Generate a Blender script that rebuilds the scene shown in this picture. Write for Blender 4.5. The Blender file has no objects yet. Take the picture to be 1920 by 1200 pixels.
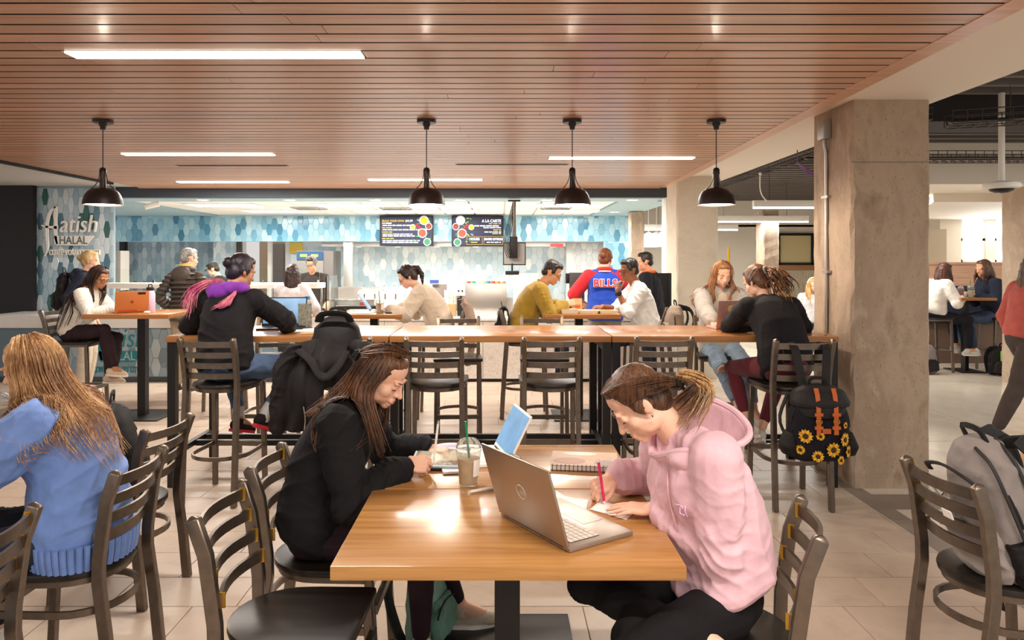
import bpy, bmesh, math, random
import numpy as np
from mathutils import Vector, Matrix, Euler, noise as mnoise
random.seed(7)
PI = math.pi
SC = bpy.context.scene
COL = SC.collection
V = Vector
# ---------------------------------------------------------------- camera
F, CX, CY, EYE = 1340.0, 938.0, 487.0, 1.6      # focal length and vanishing point in pixels of the 1920x1200 frame
cam = bpy.data.cameras.new('camera')
cam.sensor_fit = 'HORIZONTAL'; cam.sensor_width = 36
cam.lens = F / 1920 * 36
cam.shift_x = (960 - CX) / 1920
cam.shift_y = (CY - 600) / 1920
cam.clip_start = 0.05
camo = bpy.data.objects.new('camera', cam); COL.objects.link(camo)
camo.location = (0, 0, EYE); camo.rotation_euler = (PI / 2, 0, 0)
SC.camera = camo
SC.view_settings.view_transform = 'Standard'
SC.view_settings.look = 'None'
SC.view_settings.exposure = 0.0
SC.view_settings.gamma = 1.0
SC.view_settings.use_curve_mapping = False
# ---------------------------------------------------------------- world and lights
def lin(h):
    if not isinstance(h, str): return tuple(h)
    h = h.lstrip('#')
    c = [int(h[i:i + 2], 16) / 255 for i in (0, 2, 4)]
    return tuple(x / 12.92 if x <= .04045 else ((x + .055) / 1.055) ** 2.4 for x in c)
w = bpy.data.worlds.new('world'); SC.world = w; w.use_nodes = True
w.node_tree.nodes['Background'].inputs[0].default_value = (1.0, .965, .93, 1)
w.node_tree.nodes['Background'].inputs[1].default_value = 0.72
ZC = 2.65                                          # wood ceiling height
def area(name, loc, sx, sy, power, col=(1, .93, .85), rot=(0, 0, 0), spread=PI):
    l = bpy.data.lights.new(name, 'AREA'); l.shape = 'RECTANGLE'; l.size = sx; l.size_y = sy
    l.energy = power; l.color = col; l.spread = spread
    o = bpy.data.objects.new(name, l); COL.objects.link(o); o.location = loc; o.rotation_euler = rot
    return o
# linear ceiling fixtures: (x centre, y) in metres
LINEAR = [(-1.45, 3.62), (-3.0, 7.1), (-3.6, 9.55), (-.98, 9.25), (1.25, 7.35), (.9, .8), (-2.2, -.6), (2.0, -1.2)]
for i, (x, y) in enumerate(LINEAR):
    area('linear_lamp', (x, y, ZC - .025), 1.5, .07, (110 if y > 9 else 60) if y > 3 else 62)
# lay-in light panels in the kitchen ceiling
KPAN = [(-4.7, 12.2), (-2.6, 12.2), (-2.2, 13.7), (-4.3, 13.7), (-1.0, 13.7), (-1.0, 12.2), (1.2, 12.2), (1.4, 13.7)]
for x, y in KPAN:
    area('panel_lamp', (x, y, 2.485), 1.1, .55, 48, (1, .97, .93))
# hanging linear lamps of the hall to the right, (x, y, z, length)
HALL = [(4.55, 10.6, 2.42, 1.6), (4.3, 13.0, 2.34, 2.6), (3.9, 14.6, 2.26, 1.9), (6.3, 10.2, 2.56, 1.6), (8.4, 8.0, 2.7, 1.6), (6.2, 4.6, 2.75, 2.2), (5.6, 1.6, 2.75, 2.2)]
for x, y, z, L in HALL:
    area('hall_lamp', (x, y, z - .07), L, .09, 60, (1, .96, .9))
area('window_light', (10.9, 14.2, 2.0), 3.0, 1.6, 260, (.95, .98, 1), (PI / 2, 0, PI))
# ---------------------------------------------------------------- helpers
def P(px, py, d):
    return V(((px - CX) * d / F, d, EYE - (py - CY) * d / F))
def XZ(px, d): return (px - CX) * d / F
def ZZ(py, d): return EYE - (py - CY) * d / F
def tag(o, label=None, cat=None, group=None, kind=None):
    if label: o['label'] = label
    if cat: o['category'] = cat
    if group: o['group'] = group
    if kind: o['kind'] = kind
    return o
def empty(name, loc=(0, 0, 0), rz=0, label=None, cat=None, group=None, kind=None, parent=None):
    o = bpy.data.objects.new(name, None); COL.objects.link(o)
    o.location = loc; o.rotation_euler = (0, 0, rz); o.empty_display_size = .05
    if parent: o.parent = parent
    return tag(o, label, cat, group, kind)
def kids(o): return CHILD.get(o.name, [])
CHILD = {}
def adopt(c, p):
    if p is not None:
        c.parent = p; CHILD.setdefault(p.name, []).append(c)
def dup(o, parent=None, loc=None, rz=None, label=None, group=None):
    c = o.copy(); COL.objects.link(c)
    if parent is not None: adopt(c, parent)
    for ch in list(kids(o)): dup(ch, c)
    if loc is not None: c.location = loc
    if rz is not None: c.rotation_euler = (0, 0, rz)
    if label: c['label'] = label
    if group: c['group'] = group
    return c
def Rz(a): return Matrix.Rotation(a, 3, 'Z')
def frame(fwd, up):
    """3x3 matrix with columns right, forward, up."""
    f = V(fwd).normalized(); u = V(up); r = f.cross(u)
    if r.length < 1e-5: r = f.cross(V((1, .01, .02)))
    r.normalize(); u = r.cross(f)
    return Matrix((r, f, u)).transposed()
class MB:
    """collects shapes for ONE mesh object"""
    def __init__(s): s.v = []; s.f = []; s.m = []; s.cm = 0
    def mi(s, i): s.cm = i; return s
    def add(s, vs, fs):
        b = len(s.v); s.v += [tuple(x) for x in vs]
        s.f += [tuple(i + b for i in f) for f in fs]; s.m += [s.cm] * len(fs); return s
    def box(s, c, size, R=None):
        hx, hy, hz = size[0] / 2, size[1] / 2, size[2] / 2; c = V(c)
        vs = [V((x, y, z)) for z in (-hz, hz) for y in (-hy, hy) for x in (-hx, hx)]
        if R is not None: vs = [R @ p for p in vs]
        return s.add([p + c for p in vs], [(0, 2, 3, 1), (4, 5, 7, 6), (0, 1, 5, 4), (2, 6, 7, 3), (0, 4, 6, 2), (1, 3, 7, 5)])
    def b2(s, a, b):
        a = V(a); b = V(b); return s.box((a + b) / 2, [abs(x) for x in (b - a)])
    def bar(s, a, b, wx, wz, up=(0, 0, 1)):
        a = V(a); b = V(b); return s.box((a + b) / 2, (wx, (b - a).length, wz), frame(b - a, up))
    def sweep(s, pts, w, h, up=(0, 0, 1), closed=False):
        """rectangular section swept along a path"""
        pts = [V(p) for p in pts]; n = len(pts); vs = []; fs = []
        for i, p in enumerate(pts):
            a = pts[(i - 1) % n] if (i or closed) else p; b = pts[(i + 1) % n] if (i < n - 1 or closed) else p
            M = frame(b - a, up); r = M.col[0]; u = M.col[2]
            W = w[i] if hasattr(w, '__len__') else w; H = h[i] if hasattr(h, '__len__') else h
            vs += [p - r * W / 2 - u * H / 2, p + r * W / 2 - u * H / 2, p + r * W / 2 + u * H / 2, p - r * W / 2 + u * H / 2]
        for i in range(n if closed else n - 1):
            a = 4 * i; b = 4 * ((i + 1) % n)
            for k in range(4): fs.append((a + k, a + (k + 1) % 4, b + (k + 1) % 4, b + k))
        if not closed: fs += [(3, 2, 1, 0), tuple(4 * (n - 1) + k for k in range(4))]
        return s.add(vs, fs)
    def tube(s, pts, r, n=8, closed=False, flat=1.0, up=None, cap=True):
        pts = [V(p) for p in pts]; m = len(pts); vs = []; fs = []; prev = None
        for i, p in enumerate(pts):
            a = pts[(i - 1) % m] if (i or closed) else p; b = pts[(i + 1) % m] if (i < m - 1 or closed) else p
            t = (b - a)
            t = t.normalized() if t.length > 1e-9 else V((0, 0, 1))
            if up is not None: u = V(up)
            elif prev is None: u = V((0, 0, 1)) if abs(t.z) < .9 else V((0, 1, 0))
            else: u = prev
            rr = t.cross(u)
            if rr.length < 1e-6: rr = t.cross(V((1, .1, 0)))
            rr.normalize(); u = rr.cross(t); prev = u
            R = r[i] if hasattr(r, '__len__') else r
            for k in range(n):
                an = 2 * PI * k / n; vs.append(p + rr * math.cos(an) * R + u * math.sin(an) * R * flat)
        for i in range(m if closed else m - 1):
            a = n * i; b = n * ((i + 1) % m)
            for k in range(n): fs.append((a + k, a + (k + 1) % n, b + (k + 1) % n, b + k))
        if not closed and cap: fs += [tuple(reversed(range(n))), tuple(n * (m - 1) + k for k in range(n))]
        return s.add(vs, fs)
    def limb(s, pts, rs, n=12):
        """rounded chain for remeshing: tube with a ball at every joint"""
        s.tube(pts, rs, n)
        for p, r in zip(pts, rs): s.ell(p, (r, r, r), n=n, m=8)
        return s
    def ell(s, c, r, R=None, n=16, m=10):
        c = V(c); vs = [V((0, 0, -r[2]))]; fs = []
        for j in range(1, m):
            t = PI * j / m - PI / 2
            for k in range(n):
                a = 2 * PI * k / n
                vs.append(V((r[0] * math.cos(t) * math.cos(a), r[1] * math.cos(t) * math.sin(a), r[2] * math.sin(t))))
        vs.append(V((0, 0, r[2]))); e = len(vs) - 1
        for k in range(n): fs.append((0, 1 + (k + 1) % n, 1 + k)); fs.append((e, e - n + k, e - n + (k + 1) % n))
        for j in range(m - 2):
            for k in range(n):
                a = 1 + j * n + k; b = 1 + j * n + (k + 1) % n; fs.append((a, b, b + n, a + n))
        if R is not None: vs = [R @ p for p in vs]
        return s.add([p + c for p in vs], fs)
    def lathe(s, prof, n=24, c=(0, 0, 0), R=None, cap=False):
        c = V(c); vs = []; fs = []
        for r, z in prof:
            for k in range(n):
                a = 2 * PI * k / n; p = V((r * math.cos(a), r * math.sin(a), z))
                vs.append((R @ p if R is not None else p) + c)
        for i in range(len(prof) - 1):
            for k in range(n): fs.append((i * n + k, i * n + (k + 1) % n, (i + 1) * n + (k + 1) % n, (i + 1) * n + k))
        if cap: fs.append(tuple(reversed(range(n)))); fs.append(tuple((len(prof) - 1) * n + k for k in range(n)))
        return s.add(vs, fs)
    def prism(s, poly, z0, z1, M=None, c=(0, 0, 0)):
        """polygon in local xy extruded along local z"""
        n = len(poly); c = V(c)
        vs = [V((x, y, z0)) for x, y in poly] + [V((x, y, z1)) for x, y in poly]
        if M is not None: vs = [M @ p for p in vs]
        fs = [tuple(reversed(range(n))), tuple(range(n, 2 * n))] + [(k, (k + 1) % n, n + (k + 1) % n, n + k) for k in range(n)]
        return s.add([p + c for p in vs], fs)
    def grid(s, fn, nu, nv, closeu=False):
        vs = [fn(u / (nu if closeu else nu - 1), v / (nv - 1)) for v in range(nv) for u in range(nu)]; fs = []
        for v in range(nv - 1):
            for u in range(nu if closeu else nu - 1):
                a = v * nu + u; b = v * nu + (u + 1) % nu; fs.append((a, b, b + nu, a + nu))
        return s.add(vs, fs)
    def loft(s, secs, n=24):
        """closed hull through elliptical sections (centre, rx, ry, frame)"""
        vs = []; fs = []; m = len(secs)
        for c, rx, ry, R in secs:
            for k in range(n):
                a = 2 * PI * k / n; ca, sa = math.cos(a), math.sin(a); e = .82
                vs.append(V(c) + R @ V((rx * math.copysign(abs(ca) ** e, ca), ry * math.copysign(abs(sa) ** e, sa), 0)))
        for i in range(m - 1):
            for k in range(n): fs.append((i * n + k, i * n + (k + 1) % n, (i + 1) * n + (k + 1) % n, (i + 1) * n + k))
        fs += [tuple(reversed(range(n))), tuple((m - 1) * n + k for k in range(n))]
        return s.add(vs, fs)
    def mesh(s, name, mats, smooth=True, bevel=0, ang=38, seg=2):
        me = bpy.data.meshes.new(name); me.from_pydata(s.v, [], s.f)
        if not isinstance(mats, (list, tuple)): mats = [mats]
        for m in mats: me.materials.append(m)
        if len(mats) > 1: me.polygons.foreach_set('material_index', s.m)
        if bevel:
            bm = bmesh.new(); bm.from_mesh(me); bm.normal_update()
            es = [e for e in bm.edges if len(e.link_faces) == 2 and e.calc_face_angle(0) > .6]
            bmesh.ops.bevel(bm, geom=es, offset=bevel, segments=seg, affect='EDGES', profile=.6, clamp_overlap=True)
            bm.to_mesh(me); bm.free()
        if smooth:
            me.polygons.foreach_set('use_smooth', [True] * len(me.polygons)); me.set_sharp_from_angle(angle=math.radians(ang))
        me.update(); return me
    def build(s, name, mats, parent=None, smooth=True, bevel=0, ang=38, seg=2, remesh=0, relax=0, subsurf=0, label=None, wrinkle=0, wscale=.12, wdir=None, **k):
        me = s.mesh(name, mats, smooth and not remesh, bevel, ang, seg)
        o = bpy.data.objects.new(name, me); COL.objects.link(o); adopt(o, parent)
        if remesh:
            m = o.modifiers.new('remesh', 'REMESH'); m.mode = 'VOXEL'; m.voxel_size = remesh; m.use_smooth_shade = True; m.adaptivity = (.09 if remesh > .005 else .05) if name == 'body' else 0
            if relax:
                m = o.modifiers.new('relax', 'SMOOTH'); m.factor = .5; m.iterations = relax
            FINAL.append((o, wrinkle, wscale, wdir))
        if subsurf:
            m = o.modifiers.new('subdivision', 'SUBSURF'); m.levels = subsurf; m.render_levels = subsurf
        return tag(o, label, **k)
FINAL = []
def folds(co, sc, seed):
    """cloth creases: warped ridges in three directions, each active in its own patches"""
    r = np.random.RandomState(seed); p = co / sc; out = np.zeros(len(co))
    def low(f): return sum(np.sin(p @ (r.randn(3) * f) + r.rand() * 6.3) for _ in range(3)) / 1.7
    for _ in range(4):
        d = r.randn(3); d /= np.linalg.norm(d); ph = p @ d * 3.1 + 1.5 * low(.75) + .5 * low(1.6)
        ridge = (1 - np.abs(np.sin(ph))) ** 1.6; out += (ridge - .35) * np.clip(low(.5) * .8 + .15, 0, 1)
    return out
def finalize():
    """applies every remesh and presses the creases into the cloth"""
    bpy.context.view_layer.update(); dg = bpy.context.evaluated_depsgraph_get(); done = []
    for o, amp, sc, bunch in FINAL: done.append((o, amp, sc, bunch, bpy.data.meshes.new_from_object(o.evaluated_get(dg))))
    for k, (o, amp, sc, bunch, me) in enumerate(done):
        if amp or bunch:
            n = len(me.vertices); co = np.empty(n * 3); no = np.empty(n * 3); me.vertices.foreach_get('co', co); me.vertices.foreach_get('normal', no); co = co.reshape(-1, 3); no = no.reshape(-1, 3)
            d = folds(co, sc, k) * amp if amp else np.zeros(n)
            for c, ax, rad, wl, am in (bunch or []):
                q = co - np.array(c); ax_ = np.array(V(ax).normalized()); t = q @ ax_; wv = .35 * np.sin(q @ np.array((23., 31., 17.))) + .3 * np.sin(q @ np.array((-41., 13., 29.)))
                d += am * ((1 - np.abs(np.sin(PI * t / wl + 2.2 * wv))) ** 1.5 - .35) * np.exp(-(q * q).sum(1) / rad ** 2)
            co += no * d[:, None]; me.vertices.foreach_set('co', co.ravel()); me.update()
        me.name = o.name; old = o.data; o.modifiers.clear(); o.data = me; bpy.data.meshes.remove(old)
def text(s, size, loc, R, mat, parent=None, depth=.002, align='LEFT', bold=0, shear=0, sx=1, name='lettering', **k):
    """flat lettering; R: columns = text x, text y, normal"""
    cu = bpy.data.curves.new('text', 'FONT'); cu.body = s; cu.size = size; cu.align_x = align; cu.extrude = depth; cu.offset = bold; cu.shear = shear
    cu.resolution_u = 4
    t = bpy.data.objects.new('text', cu); me = bpy.data.meshes.new_from_object(t); bpy.data.objects.remove(t)
    M = R.to_4x4(); M.translation = loc
    me.transform(M @ Matrix.Diagonal((sx, 1, 1, 1)))
    me.materials.clear(); me.materials.append(mat)
    o = bpy.data.objects.new(name, me); COL.objects.link(o); adopt(o, parent); return tag(o, **k)
R_FRONT = Matrix(((1, 0, 0), (0, 0, -1), (0, 1, 0)))      # text on a wall that faces the camera (normal -Y)
def arc(c, r, a0, a1, n, z=None):
    return [V((c[0] + r * math.cos(a0 + (a1 - a0) * i / (n - 1)), c[1] + r * math.sin(a0 + (a1 - a0) * i / (n - 1)), c[2] if len(c) > 2 else 0)) for i in range(n)]
def bez(pts, n=16):
    """Catmull-Rom through points"""
    pts = [V(p) for p in pts]; q = [pts[0] * 2 - pts[1]] + pts + [pts[-1] * 2 - pts[-2]]; out = []
    seg = len(pts) - 1
    for i in range(n):
        t = i / (n - 1) * seg; k = min(int(t), seg - 1); t -= k
        a, b, c, d = q[k:k + 4]
        out.append(.5 * ((2 * b) + (c - a) * t + (2 * a - 5 * b + 4 * c - d) * t * t + (3 * b - a - 3 * c + d) * t ** 3))
    return out
# ---------------------------------------------------------------- materials
_M = {}
def mat(name, col, rough=.5, metal=0, bump=0, bscale=200, var=0, vscale=8, stretch=(1, 1, 1), emit=0, ecol=None, coat=0, trans=0, ior=1.45, alpha=1, sheen=0, spec=.5):
    if name in _M: return _M[name]
    m = bpy.data.materials.new(name); m.use_nodes = True; nt = m.node_tree; b = nt.nodes['Principled BSDF']; I = b.inputs
    c = lin(col); I['Base Color'].default_value = (*c, 1); I['Roughness'].default_value = rough; I['Metallic'].default_value = metal
    I['Coat Weight'].default_value = coat; I['Coat Roughness'].default_value = .12; I['Transmission Weight'].default_value = trans; I['IOR'].default_value = ior; I['Alpha'].default_value = alpha
    I['Sheen Weight'].default_value = sheen; I['Specular IOR Level'].default_value = spec
    if emit: I['Emission Color'].default_value = (*lin(ecol or col), 1); I['Emission Strength'].default_value = emit
    if bump or var:
        tc = nt.nodes.new('ShaderNodeTexCoord'); mp = nt.nodes.new('ShaderNodeMapping'); mp.inputs['Scale'].default_value = stretch
        nt.links.new(tc.outputs['Object'], mp.inputs[0])
    if bump:
        n = nt.nodes.new('ShaderNodeTexNoise'); n.inputs['Scale'].default_value = bscale; n.inputs['Detail'].default_value = 3
        bp = nt.nodes.new('ShaderNodeBump'); bp.inputs['Strength'].default_value = bump; bp.inputs['Distance'].default_value = .01
        nt.links.new(mp.outputs[0], n.inputs['Vector']); nt.links.new(n.outputs[0], bp.inputs['Height']); nt.links.new(bp.outputs[0], I['Normal'])
    if var:
        n = nt.nodes.new('ShaderNodeTexNoise'); n.inputs['Scale'].default_value = vscale; n.inputs['Detail'].default_value = 5
        r = nt.nodes.new('ShaderNodeValToRGB'); r.color_ramp.elements[0].position = .3; r.color_ramp.elements[1].position = .7
        r.color_ramp.elements[0].color = (*[max(0, x * (1 - var)) for x in c], 1); r.color_ramp.elements[1].color = (*[min(1, x * (1 + var)) for x in c], 1)
        nt.links.new(mp.outputs[0], n.inputs['Vector']); nt.links.new(n.outputs[0], r.inputs[0]); nt.links.new(r.outputs[0], I['Base Color'])
    _M[name] = m; return m
def N(m, t, **k):
    n = m.node_tree.nodes.new(t)
    for a, b in k.items():
        if a in n.inputs: n.inputs[a].default_value = b
        else: setattr(n, a, b)
    return n
def L(m, a, b): m.node_tree.links.new(a, b)
def wood(name, c1, c2, rough, axis=0, grain=1.0, coat=0, plank=None):
    """wood grain along an object axis; plank = board width for glued-up tops; each object drifts in tone"""
    m = mat(name, c1, rough, coat=coat); b = m.node_tree.nodes['Principled BSDF']
    tc = N(m, 'ShaderNodeTexCoord'); oi = N(m, 'ShaderNodeObjectInfo')
    mp = N(m, 'ShaderNodeMapping'); s = [30 * grain] * 3; s[axis] = 1.6 * grain; mp.inputs['Scale'].default_value = s
    ad = N(m, 'ShaderNodeVectorMath', operation='ADD'); mu = N(m, 'ShaderNodeVectorMath', operation='SCALE'); mu.inputs['Scale'].default_value = 17.3
    cx = N(m, 'ShaderNodeCombineXYZ')
    for i in range(3): L(m, oi.outputs['Random'], cx.inputs[i])
    L(m, cx.outputs[0], mu.inputs[0]); L(m, tc.outputs['Object'], ad.inputs[0]); L(m, mu.outputs[0], ad.inputs[1]); L(m, ad.outputs[0], mp.inputs[0])
    n = N(m, 'ShaderNodeTexNoise', Scale=1.0, Detail=6.0, Roughness=.6, Distortion=.4); L(m, mp.outputs[0], n.inputs['Vector'])
    r = N(m, 'ShaderNodeValToRGB'); r.color_ramp.elements[0].position = .32; r.color_ramp.elements[1].position = .68
    r.color_ramp.elements[0].color = (*lin(c1), 1); r.color_ramp.elements[1].color = (*lin(c2), 1); L(m, n.outputs[0], r.inputs[0])
    hs = N(m, 'ShaderNodeHueSaturation'); L(m, r.outputs[0], hs.inputs['Color'])
    vr = N(m, 'ShaderNodeMapRange'); vr.inputs[3].default_value = .88; vr.inputs[4].default_value = 1.12
    if plank:
        sp = N(m, 'ShaderNodeSeparateXYZ'); L(m, tc.outputs['Object'], sp.inputs[0])
        o = 1 if axis == 0 else 0
        dv = N(m, 'ShaderNodeMath', operation='DIVIDE'); dv.inputs[1].default_value = plank; L(m, sp.outputs[o], dv.inputs[0])
        fl = N(m, 'ShaderNodeMath', operation='FLOOR'); L(m, dv.outputs[0], fl.inputs[0])
        wn = N(m, 'ShaderNodeTexWhiteNoise', noise_dimensions='1D'); L(m, fl.outputs[0], wn.inputs['W']); L(m, wn.outputs['Value'], vr.inputs[0])
    else: L(m, oi.outputs['Random'], vr.inputs[0])
    L(m, vr.outputs[0], hs.inputs['Value']); L(m, hs.outputs[0], b.inputs['Base Color'])
    bp = N(m, 'ShaderNodeBump', Strength=.06, Distance=.004); L(m, n.outputs[0], bp.inputs['Height']); L(m, bp.outputs[0], b.inputs['Normal'])
    return m
def mottled(name, cols, scale, rough, detail=8, bump=.15, dist=.01, extra=None, contrast=(.3, .7), stretch=(1, 1, 1), rnd=0):
    m = mat(name, cols[0], rough); b = m.node_tree.nodes['Principled BSDF']
    tc = N(m, 'ShaderNodeTexCoord'); mp = N(m, 'ShaderNodeMapping'); mp.inputs['Scale'].default_value = stretch
    L(m, tc.outputs['Object'], mp.inputs[0])
    src = mp.outputs[0]
    if rnd:
        oi = N(m, 'ShaderNodeObjectInfo'); ad = N(m, 'ShaderNodeVectorMath', operation='ADD'); cx = N(m, 'ShaderNodeCombineXYZ')
        ml = N(m, 'ShaderNodeMath', operation='MULTIPLY'); ml.inputs[1].default_value = 40; L(m, oi.outputs['Random'], ml.inputs[0]); L(m, ml.outputs[0], cx.inputs[0]); L(m, ml.outputs[0], cx.inputs[1])
        L(m, src, ad.inputs[0]); L(m, cx.outputs[0], ad.inputs[1]); src = ad.outputs[0]
    n = N(m, 'ShaderNodeTexNoise', Scale=scale, Detail=detail, Roughness=.65, Distortion=.3); L(m, src, n.inputs['Vector'])
    r = N(m, 'ShaderNodeValToRGB'); e = r.color_ramp.elements
    e[0].position, e[1].position = contrast; e[0].color = (*lin(cols[0]), 1); e[1].color = (*lin(cols[-1]), 1)
    for i, c in enumerate(cols[1:-1]):
        x = e.new(contrast[0] + (contrast[1] - contrast[0]) * (i + 1) / (len(cols) - 1)); x.color = (*lin(c), 1)
    L(m, n.outputs[0], r.inputs[0]); out = r.outputs[0]
    if extra:                                    # fine speckle: (scale, colour, amount)
        v = N(m, 'ShaderNodeTexVoronoi', Scale=extra[0]); L(m, mp.outputs[0], v.inputs['Vector'])
        c2 = N(m, 'ShaderNodeValToRGB'); c2.color_ramp.elements[0].position = extra[2]; c2.color_ramp.elements[1].position = extra[2] + .08
        c2.color_ramp.elements[0].color = (1, 1, 1, 1); c2.color_ramp.elements[1].color = (0, 0, 0, 1); L(m, v.outputs['Distance'], c2.inputs[0])
        mx = N(m, 'ShaderNodeMix', data_type='RGBA'); L(m, c2.outputs[0], mx.inputs[0]); L(m, out, mx.inputs[6]); mx.inputs[7].default_value = (*lin(extra[1]), 1); out = mx.outputs[2]
    if rnd:
        hs = N(m, 'ShaderNodeHueSaturation'); vr = N(m, 'ShaderNodeMapRange'); vr.inputs[3].default_value = 1 - rnd; vr.inputs[4].default_value = 1 + rnd
        L(m, oi.outputs['Random'], vr.inputs[0]); L(m, vr.outputs[0], hs.inputs['Value']); L(m, out, hs.inputs['Color']); out = hs.outputs[0]
    L(m, out, b.inputs['Base Color'])
    bp = N(m, 'ShaderNodeBump', Strength=bump, Distance=dist); L(m, n.outputs[0], bp.inputs['Height']); L(m, bp.outputs[0], b.inputs['Normal'])
    return m
def fabric(name, col, var=.12, bump=.25, wr=.5, rough=.85, bscale=420):
    """knit / woven cloth: fine weave plus soft folds"""
    if name in _M: return _M[name]
    m = mat(name, col, rough, sheen=.12 if max(lin(col)) > .1 else 0, spec=.5 if max(lin(col)) > .1 else .25, var=var, vscale=14); b = m.node_tree.nodes['Principled BSDF']
    tc = N(m, 'ShaderNodeTexCoord')
    n1 = N(m, 'ShaderNodeTexNoise', Scale=bscale, Detail=2.0); n2 = N(m, 'ShaderNodeTexNoise', Scale=6.0, Detail=2.0, Distortion=2.2)
    L(m, tc.outputs['Object'], n1.inputs['Vector']); L(m, tc.outputs['Object'], n2.inputs['Vector'])
    b1 = N(m, 'ShaderNodeBump', Strength=bump, Distance=.002); b2 = N(m, 'ShaderNodeBump', Strength=wr * .4, Distance=.02)
    L(m, n1.outputs[0], b1.inputs['Height']); L(m, n2.outputs[0], b2.inputs['Height']); L(m, b2.outputs[0], b1.inputs['Normal']); L(m, b1.outputs[0], b.inputs['Normal'])
    return m
def hairmat(name, c1, c2, rough=.42):
    if name in _M: return _M[name]
    m = mat(name, c1, rough); b = m.node_tree.nodes['Principled BSDF']; tc = N(m, 'ShaderNodeTexCoord')
    mp = N(m, 'ShaderNodeMapping'); mp.inputs['Scale'].default_value = (150, 150, 12); L(m, tc.outputs['Object'], mp.inputs[0])
    n = N(m, 'ShaderNodeTexNoise', Scale=1.0, Detail=3.0, Distortion=.6); L(m, mp.outputs[0], n.inputs['Vector'])
    n2 = N(m, 'ShaderNodeTexNoise', Scale=9.0, Detail=2.0); L(m, tc.outputs['Object'], n2.inputs['Vector'])
    av = N(m, 'ShaderNodeMath', operation='ADD'); L(m, n.outputs[0], av.inputs[0]); L(m, n2.outputs[0], av.inputs[1])
    r = N(m, 'ShaderNodeValToRGB'); r.color_ramp.elements[0].position = .75 / 2 + .05; r.color_ramp.elements[1].position = .62
    hf = N(m, 'ShaderNodeMath', operation='MULTIPLY'); hf.inputs[1].default_value = .5; L(m, av.outputs[0], hf.inputs[0]); L(m, hf.outputs[0], r.inputs[0])
    r.color_ramp.elements[0].color = (*lin(c1), 1); r.color_ramp.elements[1].color = (*lin(c2), 1); L(m, r.outputs[0], b.inputs['Base Color'])
    bp = N(m, 'ShaderNodeBump', Strength=.5, Distance=.004); L(m, n.outputs[0], bp.inputs['Height']); L(m, bp.outputs[0], b.inputs['Normal'])
    return m
M = {}
M['slat'] = wood('ceiling_wood', '#bb8d70', '#cea68b', .34, 0, 1.2, coat=.12)
M['top'] = wood('table_wood', '#a06c36', '#c29054', .27, 0, .9, coat=.25, plank=.085)
M['topedge'] = M['top']
M['bartop'] = wood('bar_wood', '#99622f', '#b67d48', .27, 0, .9, coat=.25, plank=.09)
M['bronze'] = mat('bronze_metal', '#766a5f', .36, .85, var=.12, vscale=30)
M['gold'] = mat('weld_brass', '#c79a3a', .35, .9)
M['seat'] = wood('black_seat_wood', '#17130f', '#2c2520', .3, 1, 1.0)
M['black'] = mat('black_steel', '#1a1817', .42, .2)
M['blackmat'] = mat('matt_black', '#141313', .6)
M['shade'] = mat('pendant_brown', '#2b2220', .38, .3)
M['white'] = mat('white_paint', '#f1ece4', .6)
M['cream'] = mat('cream_paint', '#e9e0d2', .75)
M['ceil_white'] = mat('ceiling_white', '#f3f0ea', .8)
M['steel'] = mat('stainless', '#c9c6c0', .28, .9, bump=.03, bscale=60, stretch=(1, 1, 30))
M['chrome'] = mat('chrome', '#d8d8d8', .12, 1)
M['glass'] = mat('clear_glass', '#f4fbf9', .02, trans=1, ior=1.1)
M['glow'] = mat('lamp_glow', '#fff4e6', .5, emit=9, ecol='#fff1df')
M['glow2'] = mat('panel_glow', '#ffffff', .5, emit=2.2, ecol='#fffaf2')
M['concrete'] = mottled('raw_concrete', ['#8f7b68', '#b39e89', '#a38e7a', '#c4b19c'], 2.6, .85, 10, .35, .03, extra=(38, '#6d5d4e', .07), stretch=(1.2, 1.2, .55))
M['concrete2'] = mottled('smooth_concrete', ['#c9bda9', '#d8cdba', '#cfc3b0'], 2.2, .8, 8, .12, .02, extra=(30, '#a99c88', .05))
M['ftile'] = mottled('floor_porcelain', ['#a39080', '#bba998', '#b09e8d'], 3.2, .36, 9, .05, .004, contrast=(.25, .75), rnd=.035)
M['grout'] = mat('grout', '#8d7e70', .9)
M['band'] = mottled('border_tile', ['#7c7066', '#8b7f74'], 4, .45, 6, .05)
M['terrazzo'] = mottled('terrazzo', ['#c2b6a6', '#d1c6b6', '#c7bcac'], 2, .13, 6, 0.0, .001, extra=(170, '#a89a88', .22))
M['quartz'] = mottled('quartz_panel', ['#c9c3ba', '#e5e0d8', '#d8d2c9'], 9, .35, 8, 0.05, .002, extra=(60, '#aaa49b', .2))
M['quartz2'] = mottled('quartz_white', ['#e6e1da', '#efebe5'], 5, .3, 6, 0.0, .001)
M['navy'] = mat('fascia_slate', '#3d4650', .6)
M['softblue'] = mat('soffit_blue', '#9fb6bd', .7)
M['darkceil'] = mat('dark_ceiling', '#2c2726', .8)
M['darkwall'] = mat('dark_wall', '#171415', .6)
M['acoustic'] = mottled('acoustic_tile', ['#ece7df', '#f4f0e9'], 60, .9, 2, .1, .002)
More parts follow.
